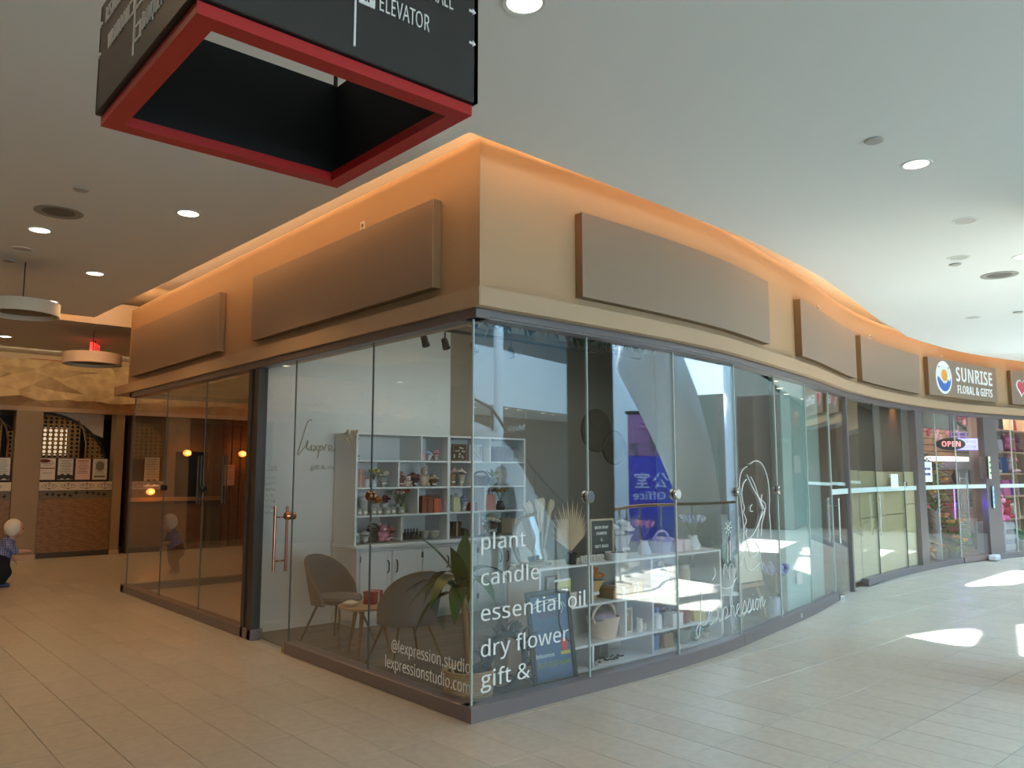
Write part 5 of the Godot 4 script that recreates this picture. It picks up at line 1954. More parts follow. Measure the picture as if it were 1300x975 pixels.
	part("painted_dark_leaf", st, col(48, 52, 66, 0.7), t)  # dark leaf of the board drawing
	st = S()
	bx(st, 0.085, 0.145, 0.245, 0.33, 0.002, 0.005, 0.001)
	part("painted_pot", st, col(206, 60, 56, 0.6), t)
	st = S()
	bx(st, 0.07, 0.165, 0.215, 0.24, 0.002, 0.005, 0.001)
	part("painted_saucer", st, col(214, 196, 60, 0.6), t)

const SHOP := 1.8

func track(a: Vector3, b: Vector3, heads: Array, label: String, dark: bool) -> void:
	var t := thing("track_light", label, "track light", a)
	var d := b - a
	var m: Material = col(62, 56, 48, 0.5) if dark else col(58, 74, 78, 0.5)
	var st := S()
	box(st, d * 0.5, Vector3(d.length(), 0.024, 0.034), Basis(), 0.003)
	part("rail", st, m, t)
	for k in [0.1, 0.5, 0.9]:
		st = S()
		rod(st, d * k, d * k + Vector3(0, 3.45 - a.y, 0), 0.006)
		part("hanger", st, m, t)
	for x in heads:
		st = S()
		var p := Vector3(x, -0.02, 0)
		rod(st, p, p + Vector3(0, -0.05, 0), 0.008)
		var fork := []
		for i in 7:
			var u := PI * i / 6.0
			fork.append(p + Vector3(cos(u) * 0.032, -0.085 + sin(u) * 0.035, 0))
		tube(st, fork, 0.006, 6)
		part("bracket", st, m, t)
		st = S()
		var ax := Vector3(0.12, -1.0, 0.35).normalized()
		lathe(st, [[0.0, -0.03], [0.024, -0.03], [0.028, 0.01], [0.034, 0.06], [0.030, 0.06], [0.022, 0.03], [0.0, 0.03]], Transform3D(upto(ax), p + Vector3(0, -0.085, 0)), 16)
		part("spot_head", st, m, t)

const ORD := ["leftmost", "second from left", "third from left", "fourth from left", "fifth from left", "sixth from left", "rightmost"]

# ------------------------------------------------------------------ white bookcase with its goods
func build_bookcase() -> void:
	var z0 := -3.705
	var z1 := -3.25
	var t := thing("bookcase", "tall white bookcase full of gifts over white cupboard doors", "bookcase", Vector3(0, 0.008, 0))
	var wm: Material = M.shelf_white
	var st := S()
	bx(st, 1.02, 3.43, 0.0, 2.02, z0, z0 + 0.015)
	part("back_panel", st, wm, t)
	st = S()
	bx(st, 1.02, 1.045, 0.82, 2.02, z0 + 0.015, z1, 0.002)
	part("side_panel", st, wm, t)
	st = S()
	bx(st, 3.405, 3.43, 0.82, 2.02, z0 + 0.015, z1, 0.002)
	part("side_panel", st, wm, t)
	st = S()
	bx(st, 2.22, 2.26, 0.82, 2.02, z0 + 0.015, z1, 0.002)
	part("divider", st, wm, t)
	for y in [2.0, 1.71, 1.42, 1.125]:
		for s in [[1.045, 2.22], [2.26, 3.405]]:
			st = S()
			bx(st, s[0], s[1], y, y + 0.02, z0 + 0.015, z1, 0.002)
			part("shelf", st, wm, t)
	# upright boards of each row
	for k in [[1.86, 1.73, 2.0], [1.56, 1.44, 1.71], [1.82, 1.145, 1.42], [1.61, 0.86, 1.125], [2.86, 1.73, 2.0], [2.60, 1.44, 1.71], [2.78, 1.145, 1.42], [2.70, 0.86, 1.125]]:
		st = S()
		bx(st, k[0] - 0.01, k[0] + 0.01, k[1], k[2], z0 + 0.015, z1 - 0.003, 0.002)
		part("upright", st, wm, t)
	# base cupboard
	st = S()
	bx(st, 1.03, 3.42, 0.06, 0.80, z0 + 0.015, z1 + 0.04, 0.003)
	bx(st, 1.06, 3.40, 0.0, 0.06, z0 + 0.015, z1 + 0.0)
	part("cupboard_body", st, wm, t)
	st = S()
	bx(st, 1.0, 3.45, 0.80, 0.84, z0 + 0.015, z1 + 0.08, 0.008)
	bx(st, 1.01, 3.44, 0.775, 0.80, z0 + 0.015, z1 + 0.065, 0.005)
	part("cupboard_top", st, wm, t)
	for k in 6:
		var x0 := 1.06 + k * 0.392
		st = S()
		bx(st, x0, x0 + 0.385, 0.09, 0.765, z1 + 0.04, z1 + 0.058, 0.003)
		var d := part("door", st, wm, t)
		var s2 := S()
		for e in [[x0 + 0.01, x0 + 0.06, 0.10, 0.755], [x0 + 0.325, x0 + 0.375, 0.10, 0.755], [x0 + 0.06, x0 + 0.325, 0.10, 0.15], [x0 + 0.06, x0 + 0.325, 0.705, 0.755]]:
			bx(s2, e[0], e[1], e[2], e[3], z1 + 0.058, z1 + 0.062, 0.001)
		part("door_moulding", s2, wm, d)
		var hx := x0 + (0.335 if k % 2 == 0 else 0.05)
		s2 = S()
		tube(s2, smooth_line([Vector3(hx, 0.54, z1 + 0.06), Vector3(hx, 0.56, z1 + 0.085), Vector3(hx, 0.605, z1 + 0.09), Vector3(hx, 0.65, z1 + 0.085), Vector3(hx, 0.67, z1 + 0.06)]), 0.007, 7)
		part("handle", s2, M.black, d)
		for y in [0.18, 0.70]:
			s2 = S()
			bx(s2, x0 + (0.0 if k % 2 == 0 else 0.377), x0 + (0.008 if k % 2 == 0 else 0.385), y - 0.03, y + 0.03, z1 + 0.058, z1 + 0.066)
			part("hinge", s2, M.black, d)
	# goods: rows from the top
	var zf := z1 - 0.10
	var y1 := 1.7385
	var y2 := 1.4485
	var y3 := 1.1535
	var y4 := 0.8665
	good("candle", Vector3(1.10, 0.85 + 0.8885, zf), 0.05, 0.05, C8(150, 140, 128), "tiny lone candle in the nearly empty top left compartment")
	good("box", Vector3(1.93, y1, zf), 0.075, 0.09, C8(196, 150, 156), "small pink gift box in the second top compartment")
	good("bouquet", Vector3(2.02, y1, zf), 0.09, 0.12, C8(176, 196, 222), "pale blue bouquet between two pink gifts on the top shelf", 0.0, C8(214, 210, 216))
	good("bouquet", Vector3(2.12, y1, zf), 0.10, 0.125, C8(206, 150, 158), "small pink bouquet at the right of the second top compartment", 0.0, C8(176, 140, 136))
	good("frame", Vector3(2.46, y1, zf), 0.21, 0.20, C8(120, 98, 74), "square frame of dried pale petals on the top shelf", 0.0, C8(84, 70, 54))
	good("box", Vector3(1.12, y2, zf), 0.10, 0.19, C8(178, 132, 120), "tall dusty pink box at the left end of the second shelf", 0.0, C8(206, 180, 168))
	good("jar", Vector3(1.21, y2, zf), 0.07, 0.11, C8(196, 194, 190), "pale jar beside the tall dusty pink box", 0.0, C8(150, 90, 90))
	good("vase", Vector3(1.30, y2, zf), 0.12, 0.19, C8(206, 186, 70), "small vase of yellow flowers on the second shelf", 0.0, C8(206, 210, 212))
	good("bouquet", Vector3(1.42, y2, zf), 0.13, 0.19, C8(188, 184, 160), "cream and grey dried bouquet left of the first upright", 0.0, C8(170, 166, 160))
	good("bouquet", Vector3(1.65, y2, zf), 0.12, 0.17, C8(190, 140, 142), "dusty rose bouquet lying at the left of the plush bear", 0.0, C8(140, 92, 96))
	good("plush", Vector3(1.72, y2, zf + 0.03), 0.10, 0.12, C8(204, 176, 160), "little beige plush toy in front of the dusty rose bouquet")
	good("bouquet", Vector3(1.82, y2, zf), 0.14, 0.16, C8(120, 62, 66), "dark red bouquet in black paper on the second shelf", 0.5, C8(70, 52, 56))
	good("plush", Vector3(1.96, y2, zf), 0.12, 0.23, C8(196, 172, 148), "seated beige plush bear on the second shelf")
	good("bouquet", Vector3(2.09, y2, zf), 0.15, 0.13, C8(196, 174, 140), "tan dried bouquet at the right of the plush bear", 0.0, C8(120, 86, 62))
	good("bouquet", Vector3(2.36, y2, zf), 0.13, 0.24, C8(214, 176, 172), "pink rose bouquet in tan paper right of the divider", 0.0, C8(176, 132, 84))
	good("bouquet", Vector3(2.49, y2, zf), 0.14, 0.23, C8(222, 204, 188), "cream rose bouquet in white paper beside the third upright", 0.0, C8(196, 180, 168))
	for k in 7:
		good("candle", Vector3(1.09 + k * 0.088, y3, zf + 0.05 - 0.03 * (k % 2)), 0.072, 0.075, C8(170, 170, 158), "%s pale glass candle jar in the front row of the third shelf" % ORD[k], 0.0, [C8(214, 206, 170), C8(150, 140, 120)][k % 2]).set_meta("group", "candle jars along the third shelf")
	good("jar", Vector3(1.25, y3, zf - 0.12), 0.10, 0.19, C8(190, 190, 176), "tall pale jar behind the candle row on the third shelf")
	good("bouquet", Vector3(1.38, y3, zf - 0.10), 0.16, 0.21, C8(214, 122, 30), "bright orange flower bunch behind the candle row")
	good("bouquet", Vector3(1.51, y3, zf - 0.10), 0.13, 0.21, C8(112, 40, 62), "dark magenta flower bunch beside the orange one")
	good("vase", Vector3(1.64, y3, zf - 0.06), 0.16, 0.25, C8(196, 188, 176), "pale dried flowers in a tall glass on the third shelf", 0.0, C8(176, 172, 160))
	good("vase", Vector3(1.74, y3, zf - 0.10), 0.15, 0.26, C8(166, 60, 40), "rust red flowers in a green glass at the upright", 0.0, C8(150, 152, 90))
	good("bottle", Vector3(1.86, y3, zf), 0.045, 0.20, C8(90, 50, 40), "dark bottle with a white label beside the brown gift box", 0.0, C8(210, 208, 200))
	good("box", Vector3(1.98, y3, zf), 0.15, 0.19, C8(138, 74, 46), "brown leather look gift box on the third shelf", 0.0, C8(120, 62, 40))
	good("bag", Vector3(2.13, y3, zf + 0.02), 0.13, 0.20, C8(196, 100, 72), "coral orange gift bag beside the brown box", 0.2, C8(170, 84, 60))
	good("frame", Vector3(2.32, y3, zf), 0.10, 0.20, C8(190, 188, 180), "small pale frame leaning right of the divider", 0.2, C8(120, 110, 100))
	good("bag", Vector3(2.42, y3, zf), 0.10, 0.21, C8(206, 206, 160), "pale yellow gift bag on the third shelf right of the divider", 0.0, C8(160, 160, 150))
	good("bouquet", Vector3(2.53, y3, zf), 0.11, 0.20, C8(156, 150, 190), "lilac bouquet right of the pale yellow gift bag", 0.0, C8(176, 176, 186))
	good("box", Vector3(2.64, y3, zf + 0.02), 0.10, 0.10, C8(160, 50, 60), "small red box on the third shelf right of the lilac bouquet")
	good("jar", Vector3(1.10, y4, zf), 0.08, 0.10, C8(150, 164, 158), "greenish glass jar at the left end of the lowest shelf")
	good("bouquet", Vector3(1.21, y4, zf), 0.12, 0.12, C8(206, 204, 196), "white paper flower bunch low on the left shelf", 0.0, C8(190, 190, 186))
	good("basket", Vector3(1.33, y4, zf - 0.05), 0.15, 0.19, C8(62, 50, 48), "dark woven gift basket on the lowest shelf", 0.0, C8(96, 74, 70))
	good("plush", Vector3(1.43, y4, zf), 0.14, 0.19, C8(206, 140, 156), "pink plush rabbit on the lowest shelf", 0.0, C8(226, 176, 186))
	good("bouquet", Vector3(1.53, y4, zf), 0.12, 0.16, C8(176, 116, 112), "dusty pink bunch beside the plush rabbit", 0.0, C8(140, 100, 92))
	for k in 14:
		good("bottle", Vector3(1.655 + (k % 7) * 0.04, y4, zf + 0.03 - 0.06 * (k / 7)), 0.03, 0.085 + 0.03 * (k / 7), C8(32, 26, 24), "%s small black oil bottle in the %s row on the lowest shelf" % [ORD[k % 7], "front" if k < 7 else "back"], 0.0, C8(20, 20, 22)).set_meta("group", "essential oil bottles on the lowest shelf")
	good("bowl", Vector3(1.98, y4, zf), 0.10, 0.08, C8(176, 172, 166), "grey bowl of stones right of the oil bottles", 0.0, C8(200, 198, 190))
	good("bowl", Vector3(2.11, y4, zf), 0.12, 0.07, C8(190, 184, 170), "shallow pale bowl beside the grey bowl of stones", 0.0, C8(210, 206, 196))
	good("box", Vector3(2.40, y4, zf), 0.13, 0.17, C8(44, 34, 28), "black box with a gold picture low beside the divider", 0.0, C8(196, 150, 84))
	good("mug", Vector3(2.54, y4, zf), 0.08, 0.09, C8(70, 60, 54), "dark mug right of the black and gold box")
	# right hand half, seen through the front glass
	good("frame", Vector3(2.70, y1, zf), 0.20, 0.20, C8(176, 174, 170), "white framed picture on the top shelf behind the front glass", 0.0, C8(150, 156, 162))
	good("box", Vector3(3.10, y1, zf), 0.26, 0.18, C8(96, 72, 84), "dark floral box on the top shelf behind the stair reflection", 0.0, C8(70, 60, 80))
	good("basket", Vector3(2.78, y2, zf), 0.24, 0.17, C8(66, 44, 50), "dark basket with pale tags on the second shelf behind the front glass", 0.0, C8(110, 76, 80))
	good("pot", Vector3(2.98, y2, zf), 0.17, 0.24, C8(120, 132, 60), "yellow green potted plant on the second shelf behind the front glass", 0.0, C8(80, 84, 60))
	good("jar", Vector3(2.42, y3 + 0.0, zf - 0.16), 0.10, 0.14, C8(176, 178, 178), "grey jar behind the pale yellow bag")
	good("bag", Vector3(2.92, y3, zf), 0.17, 0.24, C8(206, 150, 140), "pink polka dot gift bag on the third shelf behind the word plant", 0.0, C8(160, 110, 100))
	good("vase", Vector3(3.10, y3, zf), 0.20, 0.26, C8(150, 120, 50), "dark vase of mustard flowers beside the polka dot bag", 0.0, C8(70, 56, 50))
	good("bag", Vector3(3.20, y4, zf), 0.22, 0.24, C8(150, 128, 104), "brown paper bag low on the right half of the bookcase", 0.0, C8(120, 100, 80))
	good("bouquet", Vector3(2.95, y4, zf), 0.24, 0.24, C8(206, 196, 176), "large cream and rust bouquet above the word plant", 0.0, C8(110, 74, 52))
	good("plush", Vector3(2.79, y4, zf), 0.14, 0.20, C8(150, 96, 80), "brown plush toy left of the large cream bouquet")

# ------------------------------------------------------------------ low display shelf along the front glass
func build_display() -> void:
	var zb := -0.80
	var zf := -0.42
	var t := thing("display_shelf", "low white open display shelf along the front glass", "shelf unit", Vector3(0, 0.008, 0))
	var wm: Material = M.shelf_white
	var st := S()
	for k in [[0.0, 0.02], [0.19, 0.21], [0.51, 0.53], [0.835, 0.855]]:
		st = S()
		bx(st, 1.0, 3.42, k[0], k[1], zb, zf, 0.003)
		part("shelf", st, wm, t)
	st = S()
	bx(st, 1.0, 3.42, 0.02, 0.835, zb, zb + 0.012)
	part("back_panel", st, col(176, 170, 162), t)
	for k in [[1.01, 0.02, 0.835], [3.41, 0.02, 0.835], [1.60, 0.53, 0.835], [2.365, 0.53, 0.835], [2.01, 0.21, 0.51], [2.375, 0.21, 0.51], [1.60, 0.02, 0.19], [2.365, 0.02, 0.19]]:
		st = S()
		bx(st, k[0] - 0.012, k[0] + 0.012, k[1], k[2], zb + 0.012, zf - 0.002, 0.002)
		part("upright", st, wm, t)
	var yt := 0.8635
	var y2 := 0.5385
	var y3 := 0.2185
	var y4 := 0.0285
	# on top
	t = thing("oval_mirror", "tilting frameless looking glass in a bent wood frame behind the word plant", "mirror", Vector3(1.10, yt, -0.60), 0.25)
	var ov := []
	for i in 13:
		var q = [[-0.19, 0.30], [-0.10, 0.36], [0.06, 0.38], [0.19, 0.39], [0.20, 0.33], [0.155, 0.22], [0.14, 0.10], [0.16, 0.02], [0.10, 0.01], [-0.06, 0.0], [-0.18, 0.03], [-0.235, 0.12], [-0.24, 0.22]][i]
		ov.append(Vector2(q[0], q[1] + 0.02))
	st = S()
	prism(st, ov, Transform3D(Basis(Vector3.RIGHT, -0.12), Vector3(0, 0, -0.01)), 0.012)
	part("mirror_glass", st, M.mirror, t)
	st = S()
	var loop := []
	for v in ov:
		loop.append(Basis(Vector3.RIGHT, -0.12) * Vector3(v.x, v.y, 0.0))
	loop.append(loop[0])
	tube(st, smooth_line(loop, 3), 0.013, 7)
	part("frame", st, col(122, 100, 78, 0.6), t)
	st = S()
	bx(st, -0.16, 0.16, 0.0, 0.02, -0.06, 0.08, 0.005)
	part("foot", st, col(160, 150, 130, 0.6), t)
	# dried palm fan in a black pot
	t = thing("palm_fan", "dried beige palm fan in a small black pot beside the mirror", "dried plant", Vector3(1.43, yt, -0.5))
	st = S()
	lathe(st, [[0, 0], [0.042, 0], [0.052, 0.085], [0.044, 0.085], [0.04, 0.07], [0, 0.07]], Transform3D(), 18)
	part("pot", st, M.black, t)
	for i in 26:
		st = S()
		var a := -0.95 + 1.9 * i / 25.0 - 0.05
		var d := Vector3(sin(a), cos(a), 0.0)
		var l := (0.36 + 0.08 * cos(a)) * (1.0 if i % 2 == 0 else 0.86)
		l *= 0.62 + 0.38 * cos(a * 1.6)
		var q := Vector3(0, 0.10, 0)
		var n := Vector3(d.y, -d.x, 0)
		tri(st, q, q + d * l * 0.7 + n * 0.006 + Vector3(0, 0, 0.004), q + d * l)
		tri(st, q, q + d * l, q + d * l * 0.7 - n * 0.006 - Vector3(0, 0, 0.003))
		tri(st, q + Vector3(0, 0, -0.003), q + d * l, q + d * l * 0.7 + n * 0.006)
		tri(st, q + Vector3(0, 0, -0.003), q + d * l * 0.7 - n * 0.006, q + d * l)
		part("frond", st, col(206, 182, 148, 0.8), t)
	st = S()
	rod(st, Vector3(0, 0.05, 0), Vector3(0, 0.12, 0), 0.006)
	part("stalk", st, col(180, 154, 120, 0.8), t)
	# pampas cream feathery bunch beside the mirror
	t = thing("pampas_bunch", "cream pampas grass bunch standing left of the palm fan", "dried flowers", Vector3(1.27, yt, -0.68))
	for i in 12:
		st = S()
		var a := -0.7 + 1.4 * i / 11.0
		var tip := Vector3(sin(a) * 0.22, 0.30 + 0.18 * cos(a), rng.randf_range(-0.05, 0.05))
		tube(st, smooth_line([Vector3(0, 0, 0), tip * 0.55, tip * 0.8, tip]), 0.004, 5, 0.012)
		ball(st, tip, Vector3(0.02, 0.055, 0.02), 7, 6, Basis(Vector3.BACK, -a))
		part("plume", st, col(214, 198, 168, 0.9), t)
	st = S()
	lathe(st, [[0, 0], [0.04, 0], [0.05, 0.06], [0.03, 0.12], [0, 0.12]], Transform3D(), 14)
	part("vase", st, col(190, 184, 172), t)
	# welcome word
	t = thing("welcome_word", "white cut out welcome word standing on the display shelf", "sign", Vector3(1.50, yt, -0.47), 0.0)
	words("welcome", 0.062, col(216, 210, 198, 0.6), t, Vector3(0.0, 0.012, 0.0), Vector3.RIGHT, Vector3.UP, 0.28, true, false, "lettering", 0.018)
	st = S()
	bx(st, -0.005, 0.29, 0.0, 0.012, -0.012, 0.03, 0.002)
	part("base", st, col(206, 198, 184, 0.6), t)
	# letter board
	t = thing("letter_board", "grey felt letter board in a pale frame beside the welcome word", "letter board", Vector3(1.91, yt, -0.60))
	st = S()
	for b in [[-0.15, -0.135, 0.0, 0.34], [0.135, 0.15, 0.0, 0.34], [-0.135, 0.135, 0.0, 0.015], [-0.135, 0.135, 0.325, 0.34]]:
		bx(st, b[0], b[1], b[2], b[3], -0.01, 0.012, 0.002)
	part("frame", st, col(206, 190, 160, 0.6), t)
	st = S()
	for i in 24:
		bx(st, -0.136, 0.136, 0.014 + i * 0.013, 0.024 + i * 0.013, -0.008, 0.0)
	bx(st, -0.136, 0.136, 0.014, 0.326, -0.009, -0.004)
	part("felt", st, col(92, 94, 90, 0.9), t)
	for k in [["BATH SOAP", 0.255, 0.17], ["FLOWERS", 0.205, 0.13], ["&", 0.15, 0.018], ["GIFT BAGS", 0.095, 0.17]]:
		words(k[0], 0.024, col(232, 232, 226, 0.6), t, Vector3(0, k[1], 0.001), Vector3.RIGHT, Vector3.UP, k[2], true, true)
	t = thing("white_planter", "low white planter bowl in front of the letter board", "plant pot", Vector3(1.95, yt, -0.47))
	st = S()
	lathe(st, [[0, 0], [0.085, 0], [0.098, 0.06], [0.10, 0.064], [0.088, 0.064], [0.08, 0.05], [0, 0.05]], Transform3D(), 26)
	part("bowl", st, col(232, 230, 224, 0.5), t)
	st = S()
	for i in 6:
		ball(st, Vector3(-0.05 + 0.02 * i, 0.055, 0.02 * (i % 2)), Vector3.ONE * 0.018, 7, 5)
	part("pebbles", st, col(120, 112, 98), t)
	good("bouquet", Vector3(2.20, yt, -0.62), 0.22, 0.33, C8(206, 200, 196), "white and pink bouquet on the display shelf right of the letter board", 0.0, C8(190, 184, 196))
	good("vase", Vector3(2.48, yt, -0.60), 0.20, 0.30, C8(196, 120, 80), "orange dried flowers in a pale vase on top of the display shelf", 0.0, C8(206, 204, 206))
	good("basket", Vector3(2.72, yt, -0.60), 0.22, 0.20, C8(176, 170, 190), "lavender gift basket on top of the display shelf", 0.0, C8(214, 200, 206))
	good("box", Vector3(2.95, yt, -0.58), 0.20, 0.11, C8(226, 206, 206), "long pale pink box on top of the display shelf", 0.0, C8(196, 170, 176))
	good("vase", Vector3(3.22, yt, -0.60), 0.24, 0.32, C8(150, 170, 200), "blue and white flowers at the right end of the display shelf", 0.0, C8(220, 224, 228))
	# first tier
	good("frame", Vector3(1.25, y2, -0.55), 0.14, 0.24, C8(110, 60, 60), "dark red framed picture at the left end of the middle tier", 0.1, C8(190, 180, 170))
	good("box", Vector3(1.42, y2, -0.52), 0.11, 0.10, C8(206, 196, 180), "cream box beside the dark red frame in the middle tier")
	good("bouquet", Vector3(1.73, y2, -0.56), 0.22, 0.29, C8(196, 120, 60), "orange bouquet in patterned paper in the middle tier", 0.0, C8(206, 170, 110))
	good("box", Vector3(2.02, y2, -0.55), 0.26, 0.09, C8(166, 130, 84), "long brown paper box beside the orange bouquet")
	good("box", Vector3(2.26, y2, -0.55), 0.14, 0.11, C8(206, 182, 120), "yellowish box at the right of the long brown box")
	good("bag", Vector3(2.62, y2, -0.56), 0.24, 0.26, C8(206, 212, 206), "pale grey gift bag in the middle tier behind the sunlit reflection")
	good("jar", Vector3(3.0, y2, -0.56), 0.13, 0.2, C8(190, 176, 160), "beige jar at the right side of the middle tier")
	# second tier
	good("basket", Vector3(1.30, y3, -0.54), 0.24, 0.28, C8(120, 122, 132), "grey fabric basket with white tissue at the left of the lower tier", 0.0, C8(214, 204, 212))
	good("basket", Vector3(1.86, y3, -0.55), 0.29, 0.29, C8(226, 202, 182), "round cream basket with a handle and lilac tissue", 0.0, C8(168, 150, 172))
	good("frame", Vector3(2.13, y3, -0.53), 0.16, 0.21, C8(216, 210, 196), "white framed dried flower picture beside the cream basket", 0.0, C8(150, 122, 92))
	good("candle", Vector3(2.27, y3, -0.50), 0.06, 0.115, C8(226, 224, 218), "tall white candle box beside the dried flower picture")
	good("candle", Vector3(2.335, y3, -0.50), 0.05, 0.07, C8(214, 206, 196), "short white candle at the lower upright")
	good("bottle", Vector3(2.52, y3, -0.50), 0.09, 0.18, C8(232, 234, 238), "white lotion bottle with a blue label in the lower tier", 0.0, C8(90, 120, 190))
	good("bouquet", Vector3(2.68, y3, -0.60), 0.16, 0.20, C8(110, 80, 70), "dark dried bouquet behind the white boxes", 0.0, C8(190, 176, 166))
	good("box", Vector3(2.73, y3, -0.48), 0.15, 0.115, C8(236, 236, 232), "square white box in the lower tier", 0.0, C8(216, 216, 212))
	good("box", Vector3(2.90, y3, -0.52), 0.14, 0.12, C8(140, 44, 56), "crimson gift box in the lower tier", 0.0, C8(110, 34, 44))
	good("bag", Vector3(3.12, y3, -0.50), 0.17, 0.12, C8(206, 176, 96), "yellow paper bag at the right of the crimson box", 0.0, C8(176, 150, 84))
	# floor tier
	good("box", Vector3(1.86, y4, -0.66), 0.20, 0.15, C8(34, 32, 32), "flat black box standing at the back of the bottom tier", 0.0, C8(80, 76, 72))
	t = thing("jewellery_tray", "white tray scattered with dark trinkets in the bottom tier", "tray", Vector3(1.88, y4, -0.51))
	st = S()
	bx(st, -0.2, 0.2, 0.0, 0.012, -0.07, 0.07, 0.003)
	part("tray_base", st, col(226, 224, 218), t)
	st = S()
	for i in 26:
		ball(st, Vector3(rng.randf_range(-0.17, 0.17), 0.02, rng.randf_range(-0.055, 0.055)), Vector3(0.016, 0.008, 0.012), 7, 5)
	part("trinkets", st, M.soft_black, t)
	good("bag", Vector3(2.50, y4, -0.54), 0.13, 0.16, C8(96, 130, 168), "blue gift bag in the bottom tier", 0.0, C8(190, 200, 210))
	good("bag", Vector3(2.68, y4, -0.52), 0.13, 0.155, C8(166, 126, 70), "tan and white gift bag in the bottom tier", 0.0, C8(220, 216, 206))
	good("bowl", Vector3(2.92, y4, -0.52), 0.15, 0.13, C8(150, 160, 150), "grey green bowl of trinkets in the bottom tier", 0.0, C8(120, 110, 90))
	good("bouquet", Vector3(3.10, y4, -0.52), 0.17, 0.16, C8(120, 168, 176), "teal and yellow flower bunch in the bottom tier", 0.0, C8(96, 140, 120))
	good("pot", Vector3(3.29, y4, -0.55), 0.15, 0.155, C8(110, 160, 130), "small mint green plant in the bottom tier", 0.0, C8(206, 200, 190))
	t = thing("sticky_note", "yellow paper note hanging from the display shelf edge", "note", Vector3(1.255, 0.69, -0.405), 0.0)
	st = S()
	box(st, Vector3.ZERO, Vector3(0.14, 0.145, 0.002), Basis(Vector3.BACK, -0.14))
	part("sheet", st, col(214, 210, 130, 0.7), t)
	st = S()
	box(st, Vector3(-0.02, 0.07, 0.001), Vector3(0.18, 0.018, 0.002), Basis(Vector3.BACK, 0.02))
	part("tape", st, col(226, 228, 224, 0.4), t)

